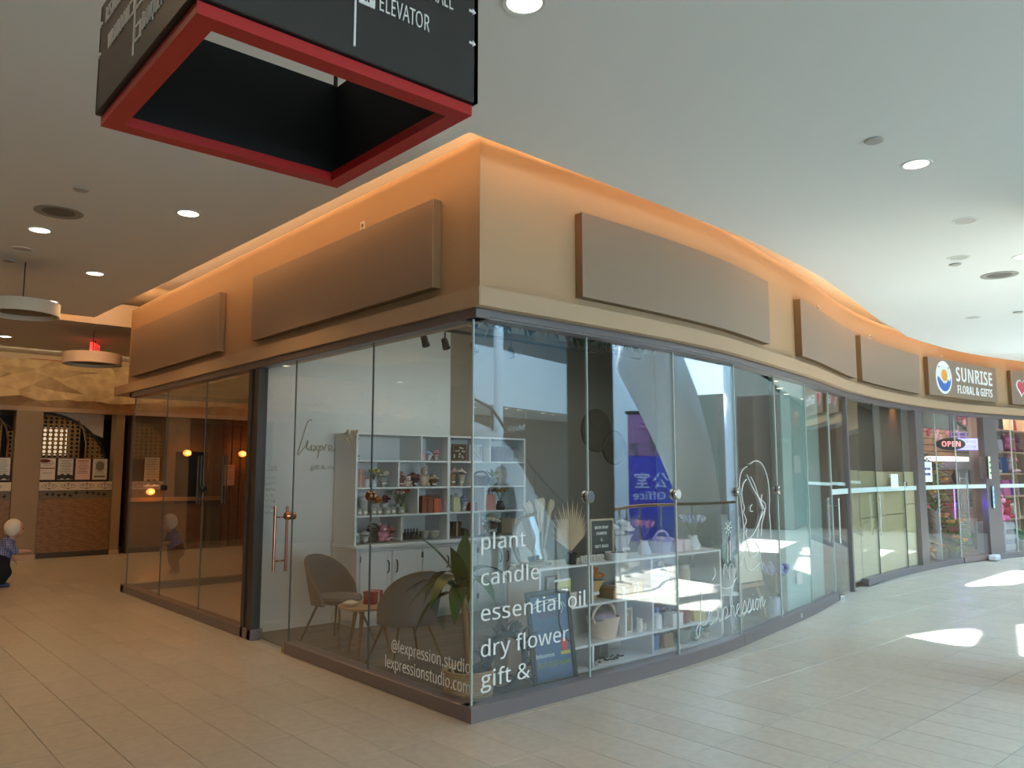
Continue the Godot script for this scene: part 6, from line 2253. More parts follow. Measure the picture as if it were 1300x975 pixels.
# ------------------------------------------------------------------ vinyl lettering and drawings on the glass
func build_decals() -> void:
	var v: Material = M.vinyl
	var w := get_node("window_4").get_child(0)
	var zg := -0.0455
	for k in [["plant", 1.09, 0.40], ["candle", 0.855, 0.53], ["essential oil", 0.622, 1.0], ["dry flower", 0.392, 0.82], ["gift &", 0.195, 0.44]]:
		words(k[0], 0.104, v, w, Vector3(0.115, k[1], zg), Vector3.RIGHT, Vector3.UP, k[2], false, false, "lettering", 0.001)
	w = get_node("window_1").get_child(1)
	words("@lexpression.studio", 0.082, v, w, Vector3(0.0455, 0.292, -1.01), Vector3.BACK, Vector3.UP, 0.94, false, false, "lettering", 0.001)
	words("lexpressionstudio.com", 0.082, v, w, Vector3(0.0455, 0.162, -1.09), Vector3.BACK, Vector3.UP, 1.02, false, false, "lettering", 0.001)
	# opening hours print on the door
	w = get_node("door_1").get_child(0)
	var faint: Material = col(150, 150, 140, 0.6)
	words("hours", 0.06, faint, w, Vector3(0.0455, 1.62, -3.28), Vector3.BACK, Vector3.UP, 0.24, false, false, "lettering", 0.001)
	for k in 7:
		words(["mon 11-7", "tue 11-7", "wed 11-7", "thu 11-7", "fri 11-8", "sat 11-8", "sun 11-6"][k], 0.026, faint, w, Vector3(0.0455, 1.54 - k * 0.055, -3.28), Vector3.BACK, Vector3.UP, 0.22, false, false, "lettering", 0.001)
	# line drawing of a face and hand, and the script word, on the panes that carry them
	var face := [
		[[267, 1664], [147, 1626], [76, 1545], [57, 1434], [88, 1297], [111, 1185], [133, 1060], [116, 975], [54, 888]],
		[[336, 1687], [495, 1722], [654, 1700], [773, 1608], [836, 1487], [848, 1340], [827, 1208], [849, 1048], [844, 929]],
		[[239, 1538], [159, 1494], [113, 1408], [132, 1320], [166, 1263], [137, 1221], [176, 1182], [205, 1131], [158, 1084], [214, 1050], [179, 1021], [240, 967], [343, 986], [488, 1067], [644, 1214]],
		[[260, 1582], [385, 1466], [516, 1374], [666, 1259]], [[360, 1563], [456, 1478], [543, 1360], [645, 1227]],
		[[642, 1384], [616, 1294], [709, 1212], [615, 1099], [578, 972]], [[550, 1354], [723, 1284], [698, 1212], [545, 1115], [479, 965]],
		[[370, 1288], [316, 1265], [323, 1226], [381, 1222]], [[173, 959], [233, 881], [275, 791], [376, 783], [483, 819]], [[234, 899], [95, 805], [20, 720]],
		[[127, 797], [168, 701], [280, 654], [418, 679], [518, 708]], [[422, 918], [519, 835], [560, 704], [589, 638]]]
	var hand := [
		[[915, 956], [904, 775]], [[963, 972], [959, 789]], [[817, 671], [830, 744], [849, 761], [874, 734], [935, 622]],
		[[939, 609], [942, 734], [984, 756], [1009, 716], [1015, 589], [957, 545], [823, 547], [746, 579]], [[1072, 622], [999, 566], [955, 508], [950, 434]], [[640, 754], [654, 686], [595, 643]]]
	var sun_ := []
	for i in 9:
		sun_.append([934 + 22 * cos(TAU * i / 8), 1090 + 22 * sin(TAU * i / 8)])
	hand.append(sun_)
	for i in 8:
		hand.append([[934 + 38 * cos(TAU * i / 8), 1090 + 38 * sin(TAU * i / 8)], [934 + 74 * cos(TAU * i / 8), 1090 + 74 * sin(TAU * i / 8)]])
	# the script word in strokes: [advance, points in x-heights]
	var script := [
		[0.9, [[0.35, 2.6], [0.30, 1.6], [0.05, -0.6], [-0.25, -0.2], [0.1, 0.3], [0.5, 0.1], [0.9, 0.25]]],
		[0.8, [[0.0, 0.25], [0.45, 0.75], [0.3, 1.0], [0.1, 0.5], [0.35, 0.0], [0.8, 0.25]]],
		[0.8, [[0.1, 1.0], [0.35, 0.6], [0.5, 0.05], [0.8, 0.2]]], [0.0, [[-0.2, 1.0], [-0.75, 0.0]]],
		[0.9, [[0.1, 0.9], [0.1, -0.9], [0.15, 0.7], [0.5, 1.0], [0.65, 0.5], [0.3, 0.1], [0.9, 0.3]]],
		[0.7, [[0.05, 0.2], [0.2, 1.0], [0.35, 0.85], [0.5, 0.9], [0.55, 0.1], [0.7, 0.2]]],
		[0.8, [[0.0, 0.25], [0.45, 0.75], [0.3, 1.0], [0.1, 0.5], [0.35, 0.0], [0.8, 0.25]]],
		[0.7, [[0.0, 0.2], [0.4, 1.1], [0.55, 0.3], [0.3, 0.0], [0.05, 0.1], [0.7, 0.2]]],
		[0.7, [[0.0, 0.2], [0.4, 1.1], [0.55, 0.3], [0.3, 0.0], [0.05, 0.1], [0.7, 0.2]]],
		[0.45, [[0.0, 0.2], [0.2, 0.95], [0.2, 0.1], [0.45, 0.2]]], [0.0, [[-0.22, 1.3], [-0.20, 1.36]]],
		[0.75, [[0.3, 0.95], [0.05, 0.5], [0.3, 0.0], [0.55, 0.5], [0.3, 0.95], [0.75, 0.7]]],
		[0.9, [[0.0, 0.9], [0.05, 0.0], [0.15, 0.7], [0.45, 0.95], [0.5, 0.1], [0.9, 0.6]]]]
	var strokes := [[], [], [], [], [], []]
	for l in hand:
		strokes[2].append(l)
	for l in face:
		strokes[3].append(l)
	var cur := 330.0
	for k in script:
		for_glyph(strokes, cur, k[1])
		cur += k[0] * 172.0
	for i in [2, 3]:
		var a := gp(i)
		var b := gp(i + 1)
		var d := (b - a).normalized()
		var n := d.cross(Vector3.UP)
		var pane := get_node("window_4").get_child(0)
		var seen_ := -1
		for c in get_node("window_4").get_children():
			if str(c.name).begins_with("pane"):
				seen_ += 1
				if seen_ == i:
					pane = c
		var st := S()
		for l in strokes[i]:
			var q := []
			for p in l:
				q.append(a + d * (p[0] * 0.001) + Vector3.UP * (p[1] * 0.001) + n * 0.005)
			if q.size() > 1:
				tube(st, smooth_line(q, 3), 0.0045, 5)
		part("line_drawing", st, v, pane, "white vinyl line drawing of a face, hand and script word")

func for_glyph(strokes: Array, at: float, pts: Array) -> void:
	var l2 := []
	var l3 := []
	for p in pts:
		var s: float = at + p[0] * 172.0
		var y: float = 262.0 + p[1] * 118.0
		l2.append([s, y])
		l3.append([s - 1137.0, y])
	if at + 60.0 < 1137.0:
		strokes[2].append(l2)
	else:
		strokes[3].append(l3)

# ------------------------------------------------------------------ the papered unit and the gift shop at right
func build_right_shops() -> void:
	var t: Node3D
	var st: SurfaceTool
	# yellow paper sheets just inside the glass
	var sheets := [[7.54, 8.08, 0.11, 1.64, "narrow yellow paper strip beside the teal door post"], [8.11, 8.82, 0.95, 1.63, "yellow paper sheet on the upper half of the papered door"], [8.11, 8.82, 0.11, 0.94, "yellow paper sheet on the lower half of the papered door"],
		[8.84, 10.03, 0.96, 1.62, "wide upper yellow paper sheet carrying the white notice"], [8.84, 10.03, 0.11, 0.95, "wide lower yellow paper sheet right of the papered door"], [10.04, 10.54, 1.10, 1.62, "upper yellow paper sheet next to the gift shop post"], [10.04, 10.54, 0.11, 1.09, "lower yellow paper sheet with a curled foot next to the gift shop post"]]
	for k in sheets:
		st = S()
		curved(st, k[0], k[1], -0.075 - 0.003 * rng.randf(), -0.082, k[2], k[3], 0.15)
		solo("window_paper", st, M.yellow_paper, k[4], "paper sheet")
	st = S()
	curved(st, 9.42, 9.74, -0.03, -0.034, 1.36, 1.585, 0.2)
	solo("paper_notice", st, col(240, 244, 240, 0.6), "white notice on the yellow papered glass", "notice")
	st = S()
	bx(st, 7.6, 10.7, 0.0, 3.45, -4.6, -4.5)
	struct("wall_papered_unit", st, col(150, 154, 150, 0.8), "grey back wall of the papered unit")
	st = S()
	bx(st, 10.6, 10.72, 0.0, 3.45, -7.6, -1.52)
	struct("wall_between_units", st, col(150, 156, 152, 0.7), "wall between the papered unit and the gift shop")
	# gift shop shell
	var wall := frame3("wall_slats", "pale wooden slat wall at the back of the gift shop", "wall")
	st = S()
	bx(st, 10.72, 20.5, 0.0, 3.45, -3.62, -3.5)
	part("backing", st, col(120, 92, 70, 0.7), wall)
	for k in 22:
		st = S()
		bx(st, 10.75, 20.4, 0.02 + k * 0.15, 0.15 + k * 0.15, -3.5, -3.48, 0.004)
		part("slat", st, M.slat_wood, wall)
	st = S()
	bx(st, 13.2, 15.2, 2.52, 3.4, -2.6, -2.4)
	solo("soffit_panel", st, col(72, 88, 92, 0.4), "dark grey hanging panel at the top left of the gift shop", "panel")
	for k in [[11.6, -2.6, "over the flowers at the gift shop window"], [14.2, -1.9, "over the gift shop door"], [16.8, -2.4, "over the middle of the toy shelving"], [9.2, -2.6, "in the papered unit"], [18.5, -1.6, "over the far end of the toy shelving"]]:
		var p := Vector3(k[0], 3.45, k[1])
		downlight(p, "unseen lit shop ceiling downlight %s" % k[2])
		spot("unseen_shop_lamp", p + Vector3(0, -0.04, 0), p + Vector3(0, -2, 0), Color(1.0, 0.93, 0.85), 4.0 if k[0] > 10.5 else 3.0, 70.0, 0.1)  # unseen lamps, placed to light the gift shop and papered unit
	area("unseen_gift_shop_lamp", Vector3(16.0, 3.4, -2.2), Vector3.DOWN, Vector2(5.0, 0.6), Color(1.0, 0.95, 0.9), 5.0)  # out of view, placed to brighten the gift shop goods
	# signs
	t = thing("open_sign", "black oval OPEN sign with red letters hanging in the gift shop", "sign", Vector3(14.22, 2.19, -2.2), 0.95)
	t.rotation.y = -0.75
	t.scale = Vector3.ONE * 0.72
	st = S()
	lathe(st, [[0.0, -0.03], [0.40, -0.03], [0.42, 0.0], [0.40, 0.03], [0.0, 0.03]], Transform3D(Basis(Vector3.RIGHT, PI / 2) * Basis.from_scale(Vector3(1, 1, 0.42)), Vector3.ZERO), 36)
	part("housing", st, M.black, t)
	words("OPEN", 0.15, M.led_red, t, Vector3(0, -0.075, 0.032), Vector3.RIGHT, Vector3.UP, 0.52, true, true)
	st = S()
	rod(st, Vector3(0, 0.15, 0), Vector3(0, 1.75, 0), 0.006)
	part("cord", st, M.soft_black, t)
	t = thing("led_sign", "blue glowing LED sign right of the OPEN sign", "sign", Vector3(14.87, 2.20, -2.2), -0.75)
	st = S()
	bx(st, -0.34, 0.34, -0.12, 0.12, -0.02, 0.02, 0.004)
	part("panel", st, M.led_blue, t)
	for r in 2:
		words(["FLOWERS", "BALLOON"][r], 0.065, col(200, 206, 255, 0.5), t, Vector3(0, 0.02 - r * 0.10, 0.021), Vector3.RIGHT, Vector3.UP, 0.52, true, true)
	t = thing("lilac_poster", "lilac and yellow printed poster beside the blue LED sign", "poster", Vector3(15.75, 2.28, -2.35), -0.75)
	st = S()
	bx(st, -0.42, 0.42, 0.0, 0.22, -0.012, 0.012, 0.003)
	part("print_sheet", st, col(206, 180, 226, 0.6), t)
	st = S()
	bx(st, -0.42, 0.42, -0.16, 0.0, -0.012, 0.012, 0.003)
	part("yellow_sheet", st, col(196, 176, 70, 0.6), t)
	st = S()
	for i in 10:
		bx(st, -0.38 + (i % 5) * 0.16, -0.27 + (i % 5) * 0.16, 0.04 + (i / 5) * 0.09, 0.10 + (i / 5) * 0.09, 0.012, 0.014)
	part("print_marks", st, col(120, 90, 176, 0.6), t)
	st = S()
	bx(st, 15.35, 15.75, 0.0, 3.45, -2.25, -1.85, 0.01)
	solo("brown_column", st, col(128, 104, 90, 0.6), "brown square column inside the gift shop", "column")
	t = thing("light_shelf", "white glowing display shelf behind the brown column", "display shelf", Vector3(15.75, 1.86, -2.85), -0.1)
	st = S()
	bx(st, -0.7, 0.7, 0.0, 0.10, -0.15, 0.15, 0.01)
	part("glow_box", st, M.white_tube, t)
	st = S()
	bx(st, -0.7, 0.7, -0.18, 0.0, -0.15, 0.14, 0.006)
	part("skirt", st, col(190, 180, 190, 0.6), t)
	for s in [-0.66, 0.66]:
		st = S()
		bx(st, s - 0.02, s + 0.02, -1.855, -0.18, -0.13, 0.12, 0.004)
		part("leg", st, M.shelf_white, t)
	for k in [[13.44, 1.70, 0.30, 0.42, 0, "small white and green sticker on the grey gift shop post"], [13.5, 1.15, 0.20, 0.40, 1, "pale blue paper notice taped low on the grey gift shop post"]]:
		t = thing("door_sticker", k[5], "sticker", Vector3(k[0], k[1], cz(k[0]) - 0.015), 0.13)
		st = S()
		bx(st, -k[2] / 2, k[2] / 2, -k[3] / 2, k[3] / 2, 0.0, 0.004)
		part("sheet", st, [col(226, 236, 206, 0.6), col(150, 206, 226, 0.6)][k[4]], t)
		st = S()
		for i in 3:
			bx(st, -k[2] * 0.25, k[2] * 0.25, -0.12 + i * 0.10, -0.08 + i * 0.10, 0.004, 0.006)
		part("marks", st, [col(70, 110, 60, 0.6), col(90, 150, 190, 0.6)][k[4]], t)
	t = thing("window_notice", "white printed notice on the gift shop glass among the flowers", "notice", Vector3(11.05, 1.62, cz(11.05) - 0.035), 0.03)
	st = S()
	bx(st, -0.20, 0.20, -0.17, 0.17, 0.0, 0.003)
	part("sheet", st, col(236, 238, 246, 0.6), t)
	words("NO FOOD", 0.04, col(70, 80, 130, 0.6), t, Vector3(0, 0.03, 0.004), Vector3.RIGHT, Vector3.UP, 0.24, true, true)
	words("OR DRINK", 0.04, col(70, 80, 130, 0.6), t, Vector3(0, -0.06, 0.004), Vector3.RIGHT, Vector3.UP, 0.24, true, true)
	# LED strips
	for k in [[11.3, 0.12, 0.95, M.led_blue, "blue LED light strip standing at the left end of the gift shop window"], [12.9, 0.72, 1.30, M.led_violet, "violet LED light strip at the middle of the gift shop window"]]:
		st = S()
		rod(st, Vector3(k[0], k[1], cz(k[0]) - 0.4), Vector3(k[0] + 0.02, k[2], cz(k[0]) - 0.4), 0.012, -1, 8)
		solo("led_strip", st, k[3], k[4], "light strip")
		lamp("led_lamp", Vector3(k[0], (k[1] + k[2]) / 2, cz(k[0]) - 0.34), Color(0.35, 0.3, 1.0), 0.12, 0.05)
	# the mass of flowers at the left
	var tones := [C8(206, 70, 66), C8(226, 120, 140), C8(214, 150, 70), C8(190, 60, 50), C8(226, 170, 180)]
	var beds := [[11.62, -1.86, 0.3, 1.9, M.leaf, 0, "tall leafy plant with red flowers at the left end of the gift shop window"], [12.35, -2.45, 0.75, 1.6, M.leaf_dark, 1, "dark palm like plant behind the white notice in the gift shop"], [12.30, -1.86, 0.9, 1.0, M.leaf_lime, 2, "bright yellow green grass plant in the gift shop window"], [13.0, -2.1, 0.5, 1.2, M.leaf, 3, "green plant with small red flowers behind the safety band"], [12.72, -1.72, 0.02, 0.8, M.leaf_lime, 2, "pale grassy plant at the foot of the gift shop window"], [13.75, -2.6, 1.1, 1.0, M.leaf_dark, 4, "dark leafy plant with pink flowers left of the gift shop door"], [11.25, -1.74, 0.02, 0.55, M.wicker, 2, "tan dried arrangement low at the left of the gift shop window"]]
	for b in beds:
		t = thing("flower_display", b[6], "flower display", Vector3(b[0], 0.012, b[1]))
		st = S()
		var h: float = b[2]
		lathe(st, [[0, 0], [0.08, 0], [0.10, maxf(h, 0.14)], [0.09, maxf(h, 0.14)], [0, maxf(h, 0.14) - 0.03]], Transform3D(), 16)
		part("planter", st, col(150, 140, 130, 0.7), t)
		for i in 80:
			st = S()
			var a := rng.randf() * TAU
			var up := rng.randf_range(0.2, 1.4)
			leaf_blade(st, Vector3(cos(a) * 0.05, h + rng.randf() * b[3] * 0.85, sin(a) * 0.05), Vector3(cos(a), up, sin(a)), rng.randf_range(0.22, 0.38), 0.075, 1.5, 4)
			part("leaf", st, b[4], t)
		for i in 9:
			st = S()
			var a := rng.randf() * TAU
			var q := Vector3(cos(a) * 0.22, h + rng.randf_range(0.2, 1.0) * b[3], sin(a) * 0.2)
			for j in 5:
				ball(st, q + Vector3(cos(j * 1.257), 0.3, sin(j * 1.257)) * 0.045, Vector3(0.04, 0.03, 0.04), 7, 5)
			part("flower", st, col(int(tones[b[5]].r * 255), int(tones[b[5]].g * 255), int(tones[b[5]].b * 255), 0.7), t)
	# pink blossom branch at the top
	t = thing("blossom_branch", "pink blossom branch hanging at the top of the gift shop back wall", "flower display", Vector3(16.5, 2.75, -3.35))
	st = S()
	tube(st, smooth_line([Vector3(-1.6, 0.35, 0), Vector3(-0.6, 0.15, 0.1), Vector3(0.4, 0.25, 0.05), Vector3(1.8, -0.1, 0.1)]), 0.03, 7)
	part("branch", st, col(96, 66, 50, 0.8), t)
	for i in 60:
		st = S()
		var q := Vector3(rng.randf_range(-1.7, 1.9), rng.randf_range(-0.35, 0.5), rng.randf_range(0.0, 0.25))
		for j in 5:
			ball(st, q + Vector3(cos(j * 1.257), sin(j * 1.257), 0.2) * 0.05, Vector3(0.045, 0.045, 0.03), 7, 5)
		part("blossom", st, [col(226, 150, 170, 0.7), col(206, 96, 120, 0.7), col(236, 200, 200, 0.7)][i % 3], t)
	# table, hanging dress
	t = thing("cloth_table", "table under a pink patterned cloth inside the gift shop door", "table", Vector3(17.3, 0.01, -2.85))
	st = S()
	hexa(st, [Vector3(-0.75, 0.25, -0.4), Vector3(0.75, 0.25, -0.4), Vector3(0.78, 0.25, 0.42), Vector3(-0.78, 0.25, 0.42), Vector3(-0.7, 0.78, -0.35), Vector3(0.7, 0.78, -0.35), Vector3(0.7, 0.78, 0.35), Vector3(-0.7, 0.78, 0.35)])
	part("cloth", st, col(206, 140, 146, 0.8), t)
	st = S()
	for i in 40:
		ball(st, Vector3(rng.randf_range(-0.7, 0.7), rng.randf_range(0.3, 0.74), 0.40 - rng.randf() * 0.02), Vector3(0.03, 0.03, 0.02), 6, 4)
	part("cloth_dots", st, col(226, 206, 200, 0.8), t)
	for k in [[-0.65, -0.3], [0.65, -0.3], [-0.65, 0.3], [0.65, 0.3]]:
		st = S()
		bx(st, k[0] - 0.025, k[0] + 0.025, 0.0, 0.3, k[1] - 0.025, k[1] + 0.025)
		part("leg", st, M.wood, t)
	st = S()
	ball(st, Vector3.ZERO, Vector3(0.24, 0.22, 0.2), 16, 10)
	var wr := solo("dark_wreath", st, col(58, 30, 34, 0.9), "dark maroon round wreath on the slat wall inside the door", "wreath", "", Vector3(17.8, 1.5, -3.3))
	st = S()
	for i in 30:
		var a := TAU * i / 30.0
		ball(st, Vector3(cos(a) * 0.2, sin(a) * 0.18, 0.12), Vector3(0.06, 0.06, 0.05), 7, 5)
	part("tufts", st, col(80, 36, 44, 0.9), wr)
	# shelving full of bags and toys
	t = thing("toy_shelving", "wooden shelving of bags and soft toys at the right picture edge", "shelf unit", Vector3(17.6, 0.01, -2.22))
	st = S()
	bx(st, -1.5, 2.4, 0.0, 3.0, -0.19, -0.15)
	part("back_panel", st, col(96, 78, 70, 0.7), t)
	for y in [0.03, 0.55, 1.05, 1.55, 2.03, 2.52]:
		st = S()
		bx(st, -1.5, 2.4, y, y + 0.04, -0.15, 0.25, 0.003)
		part("shelf", st, M.slat_wood, t)
	for x in [-1.5, -0.2, 1.1, 2.36]:
		st = S()
		bx(st, x, x + 0.04, 0.0, 3.0, -0.15, 0.23, 0.003)
		part("upright", st, M.slat_wood, t)
	var zz := -2.14
	var yy := [0.082, 0.602, 1.102, 1.602, 2.082, 2.572]
	good("jar", Vector3(16.35, yy[5], zz), 0.2, 0.28, C8(206, 206, 176), "pale green jar on the top toy shelf at right", 0.0, C8(170, 190, 150))
	good("bag", Vector3(16.85, yy[5], zz), 0.34, 0.42, C8(80, 76, 84), "dark grey bag on the top toy shelf", 0.0, C8(60, 56, 60))
	good("bag", Vector3(17.65, yy[5], zz), 0.42, 0.42, C8(156, 30, 84), "magenta shiny bag on the top toy shelf", 0.0, C8(190, 60, 110))
	good("bag", Vector3(16.38, yy[4], zz), 0.32, 0.36, C8(176, 190, 226), "pale blue flowered bag on the second toy shelf", 0.0, C8(206, 210, 230))
	good("bag", Vector3(16.8, yy[4], zz), 0.30, 0.34, C8(206, 200, 226), "lilac white bag on the second toy shelf", 0.0, C8(170, 176, 206))
	good("plush", Vector3(17.3, yy[4], zz), 0.38, 0.42, C8(206, 96, 150), "pink plush toy on the second toy shelf", 0.0, C8(226, 140, 180))
	good("plush", Vector3(17.9, yy[4], zz), 0.36, 0.40, C8(110, 50, 80), "dark plum plush toy on the second toy shelf", 0.0, C8(150, 80, 110))
	good("plush", Vector3(16.38, yy[3], zz), 0.32, 0.40, C8(196, 206, 180), "white and green plush toy on the third toy shelf", 0.0, C8(120, 160, 110))
	good("bag", Vector3(16.85, yy[3], zz), 0.44, 0.44, C8(44, 84, 150), "deep blue bag on the third toy shelf", 0.0, C8(60, 110, 180))
	good("plush", Vector3(17.5, yy[3], zz), 0.40, 0.42, C8(226, 190, 206), "pale pink plush toy on the third toy shelf", 0.0, C8(226, 120, 160))
	good("bag", Vector3(16.4, yy[2], zz), 0.34, 0.40, C8(150, 206, 226), "aqua blue gift bag on the fourth toy shelf", 0.0, C8(226, 236, 240))
	good("bag", Vector3(16.95, yy[2], zz), 0.42, 0.44, C8(222, 110, 166), "bright pink backpack on the fourth toy shelf", 0.0, C8(236, 150, 190))
	good("bag", Vector3(17.55, yy[2], zz), 0.42, 0.44, C8(150, 110, 196), "purple backpack on the fourth toy shelf", 0.0, C8(170, 130, 210))
	good("plush", Vector3(16.4, yy[1], zz), 0.34, 0.42, C8(226, 120, 170), "pink hanging plush toy on the fifth toy shelf", 0.0, C8(236, 160, 196))
	good("plush", Vector3(16.95, yy[1], zz), 0.40, 0.44, C8(206, 60, 84), "red and cream plush toy on the fifth toy shelf", 0.0, C8(226, 206, 176))
	good("bag", Vector3(17.55, yy[1], zz), 0.40, 0.42, C8(226, 210, 180), "cream tote bag on the fifth toy shelf", 0.0, C8(200, 180, 150))
	good("plush", Vector3(16.4, yy[0], zz), 0.38, 0.44, C8(206, 190, 206), "mauve grey plush toy on the bottom toy shelf", 0.0, C8(226, 216, 226))
	good("pot", Vector3(16.95, yy[0], zz), 0.36, 0.46, C8(90, 150, 96), "small green artificial tree on the bottom toy shelf", 0.0, C8(206, 206, 196))
	good("bag", Vector3(17.5, yy[0], zz), 0.36, 0.42, C8(160, 206, 220), "light aqua bag on the bottom toy shelf", 0.0, C8(230, 240, 240))
	# toys hanging just inside the glass
	good("plush", Vector3(14.6, 0.64, -1.6), 0.5, 0.62, C8(226, 110, 160), "large pink plush toy on a crate at the right display glass", 0.0, C8(236, 160, 190))
	t = thing("toy_crate", "grey crate carrying the large pink plush toy", "crate", Vector3(14.6, 0.01, -1.6))
	st = S()
	bx(st, -0.28, 0.28, 0.0, 0.62, -0.25, 0.25, 0.01)
	part("box", st, col(150, 146, 150, 0.7), t)
	for k in 3:
		st = S()
		bx(st, -0.285, 0.285, 0.08 + k * 0.2, 0.20 + k * 0.2, 0.25, 0.262, 0.003)
		part("slat", st, col(170, 166, 166, 0.7), t)
	good("pot", Vector3(15.3, 0.02, -1.35), 0.5, 0.62, C8(90, 140, 90), "green artificial shrub on the floor of the right display", 0.0, C8(180, 176, 170))
	st = S()
	bx(st, -0.16, 0.16, 0.0, 0.10, -0.07, 0.07, 0.02)
	solo("door_stop_block", st, col(206, 206, 206, 0.4), "small white block on the floor at the gift shop door foot", "block", "", Vector3(13.15, 0.012, cz(13.15) + 0.10), 0.1)

# ------------------------------------------------------------------ the atrium that the glass reflects
func build_atrium() -> void:
	var st := S()
	var t: Node3D
	# second floor balcony front
	var ed := [Vector2(2.4, 10.2), Vector2(9.45, 11.75), Vector2(14.1, 13.0), Vector2(17.0, 14.2), Vector2(17.0, 18.2), Vector2(2.4, 18.2)]
	st = S()
	slab(st, ed, 3.40, 4.94)
	struct("wall_balcony", st, M.atrium_white, "white upper floor balcony front across the atrium")
	st = S()
	hexa(st, [Vector3(2.4, 0, 13.2), Vector3(17.0, 0, 15.8), Vector3(17.0, 0, 16.0), Vector3(2.4, 0, 13.4), Vector3(2.4, 3.4, 13.2), Vector3(17.0, 3.4, 15.8), Vector3(17.0, 3.4, 16.0), Vector3(2.4, 3.4, 13.4)])
	struct("wall_atrium_shop", st, col(112, 100, 90, 0.7), "taupe shop front under the balcony across the atrium")
	st = S()
	hexa(st, [Vector3(2.4, 4.94, 12.6), Vector3(17.0, 4.94, 15.4), Vector3(17.0, 4.94, 15.6), Vector3(2.4, 4.94, 12.8), Vector3(2.4, 9.1, 12.6), Vector3(17.0, 9.1, 15.4), Vector3(17.0, 9.1, 15.6), Vector3(2.4, 9.1, 12.8)])
	struct("wall_upper_glazing", st, col(70, 92, 100, 0.3), "blue grey upper floor glazing across the atrium")
	var d := Vector3(10.77 - 11.52, 0, 11.99 - 11.33).normalized()
	t = thing("shop_sign", "white script shop name hung under the balcony across the atrium", "sign", Vector3(11.65, 2.78, 12.2), 0.0)
	words("Miss Max", 0.16, col(226, 222, 214, 0.6), t, Vector3(0, 0, 0), d, Vector3.UP, 1.0)
	st = S()
	rod(st, Vector3(0.05, 0.2, 0.02), Vector3(0.05, 0.62, 0.02), 0.008)
	rod(st, d * 0.95 + Vector3(0, 0.2, 0.02), d * 0.95 + Vector3(0, 0.62, 0.02), 0.008)
	part("hanger", st, M.steel, t)
	for k in [[11.34, 12.6, "second from left"], [11.95, 12.75, "third from left"], [13.3, 13.2, "fourth from left"], [14.1, 13.6, "rightmost"], [10.4, 12.9, "leftmost"]]:
		var p := Vector3(k[0], 3.40, k[1])
		downlight(p, "%s of the downlights under the white balcony across the atrium" % k[2])
	spot("balcony_lamp", Vector3(12.5, 3.36, 13.2), Vector3(12.5, 0, 14.0), Color(1.0, 0.75, 0.5), 8.0, 65.0, 0.3)
	# slim white column, tapering white stair wall, unseen dark column that darkens a mirrored strip
	st = S()
	rod(st, Vector3(9.62, 0, 10.95), Vector3(9.62, 9.1, 10.95), 0.12, -1, 20)
	struct("trim_11", st, M.atrium_white, "slim white column before the balcony")
	var X := Vector3(8.97 - 7.31, 0, 7.93 - 9.01).normalized()
	st = S()
	var prof := [Vector2(-2.6, 4.4), Vector2(-0.9, 3.1), Vector2(0.0, 2.69), Vector2(0.37, 2.53), Vector2(0.79, 2.11), Vector2(1.30, 1.19), Vector2(1.60, 0.69), Vector2(1.98, 0.10), Vector2(2.05, 0.0), Vector2(-2.6, 0.0)]
	prism(st, prof, Transform3D(Basis(X, Vector3.UP, X.cross(Vector3.UP)), Vector3(7.31, 0.0, 9.01)), 0.3)
	struct("wall_stair", st, M.atrium_white, "white sloping stair wall in the atrium")
	st = S()
	var rail := []
	for q in [[-2.6, 4.95], [-0.9, 3.6], [0.0, 3.16], [0.37, 2.95], [0.68, 2.50], [1.30, 1.65], [1.98, 0.9]]:
		rail.append(Vector3(7.31, 0, 9.01) + X * q[0] + Vector3.UP * q[1])
	tube(st, smooth_line(rail), 0.03, 8)
	for q in [[-0.9, 3.1, 3.6], [0.37, 2.5, 2.95], [1.30, 1.15, 1.65]]:
		var b: Vector3 = Vector3(7.31, 0, 9.01) + X * q[0] - X.cross(Vector3.UP) * 0.0
		rod(st, b + Vector3.UP * q[1] , b + Vector3.UP * q[2], 0.014)
	solo("stair_handrail", st, M.soft_black, "dark handrail sweeping up the white stair wall in the atrium", "handrail")
	st = S()
	var cd := Vector3(4.40 - 3.86, 0, 2.30 - 2.82).normalized()
	box(st, Vector3(4.13, 1.9, 2.56) + cd.cross(Vector3.UP) * 0.2, Vector3(0.75, 3.8, 0.4), Basis(cd, Vector3.UP, cd.cross(Vector3.UP)))
	struct("wall_dark_column", st, col(92, 82, 74, 0.7), "dark taupe column out of view, mirrored as a dark strip in the front glass")
	# great white sweeping column
	st = S()
	st.set_smooth_group(1)
	var lft := [[7.5, 4.75, 4.4], [8.21, 3.52, 5.31], [8.51, 2.90, 5.11], [8.71, 2.46, 4.99], [8.90, 1.98, 4.87], [9.10, 1.43, 4.76], [9.22, 0.9, 4.66], [9.28, 0.0, 4.62]]
	var rgt := [[9.6, 4.75, 3.3], [9.87, 3.74, 3.02], [10.08, 3.08, 2.85], [10.18, 2.65, 2.78], [10.28, 2.27, 2.72], [10.40, 1.75, 2.66], [10.50, 1.02, 2.61], [10.52, 0.0, 2.60]]
	var rings := []
	for i in lft.size():
		var a := Vector3(lft[i][0], lft[i][1], lft[i][2])
		var b := Vector3(rgt[i][0], rgt[i][1], rgt[i][2])
		var c := (a + b) * 0.5
		var u := (b - a) * 0.5
		var w := Vector3(u.z, 0, -u.x) * 0.7
		var ring := []
		for k in 28:
			var an := TAU * k / 28.0
			ring.append(c + u * cos(an) + w * sin(an))
		rings.append(ring)
	for i in rings.size() - 1:
		for k in 28:
			var j := (k + 1) % 28
			quad(st, rings[i + 1][k], rings[i + 1][j], rings[i][j], rings[i][k])
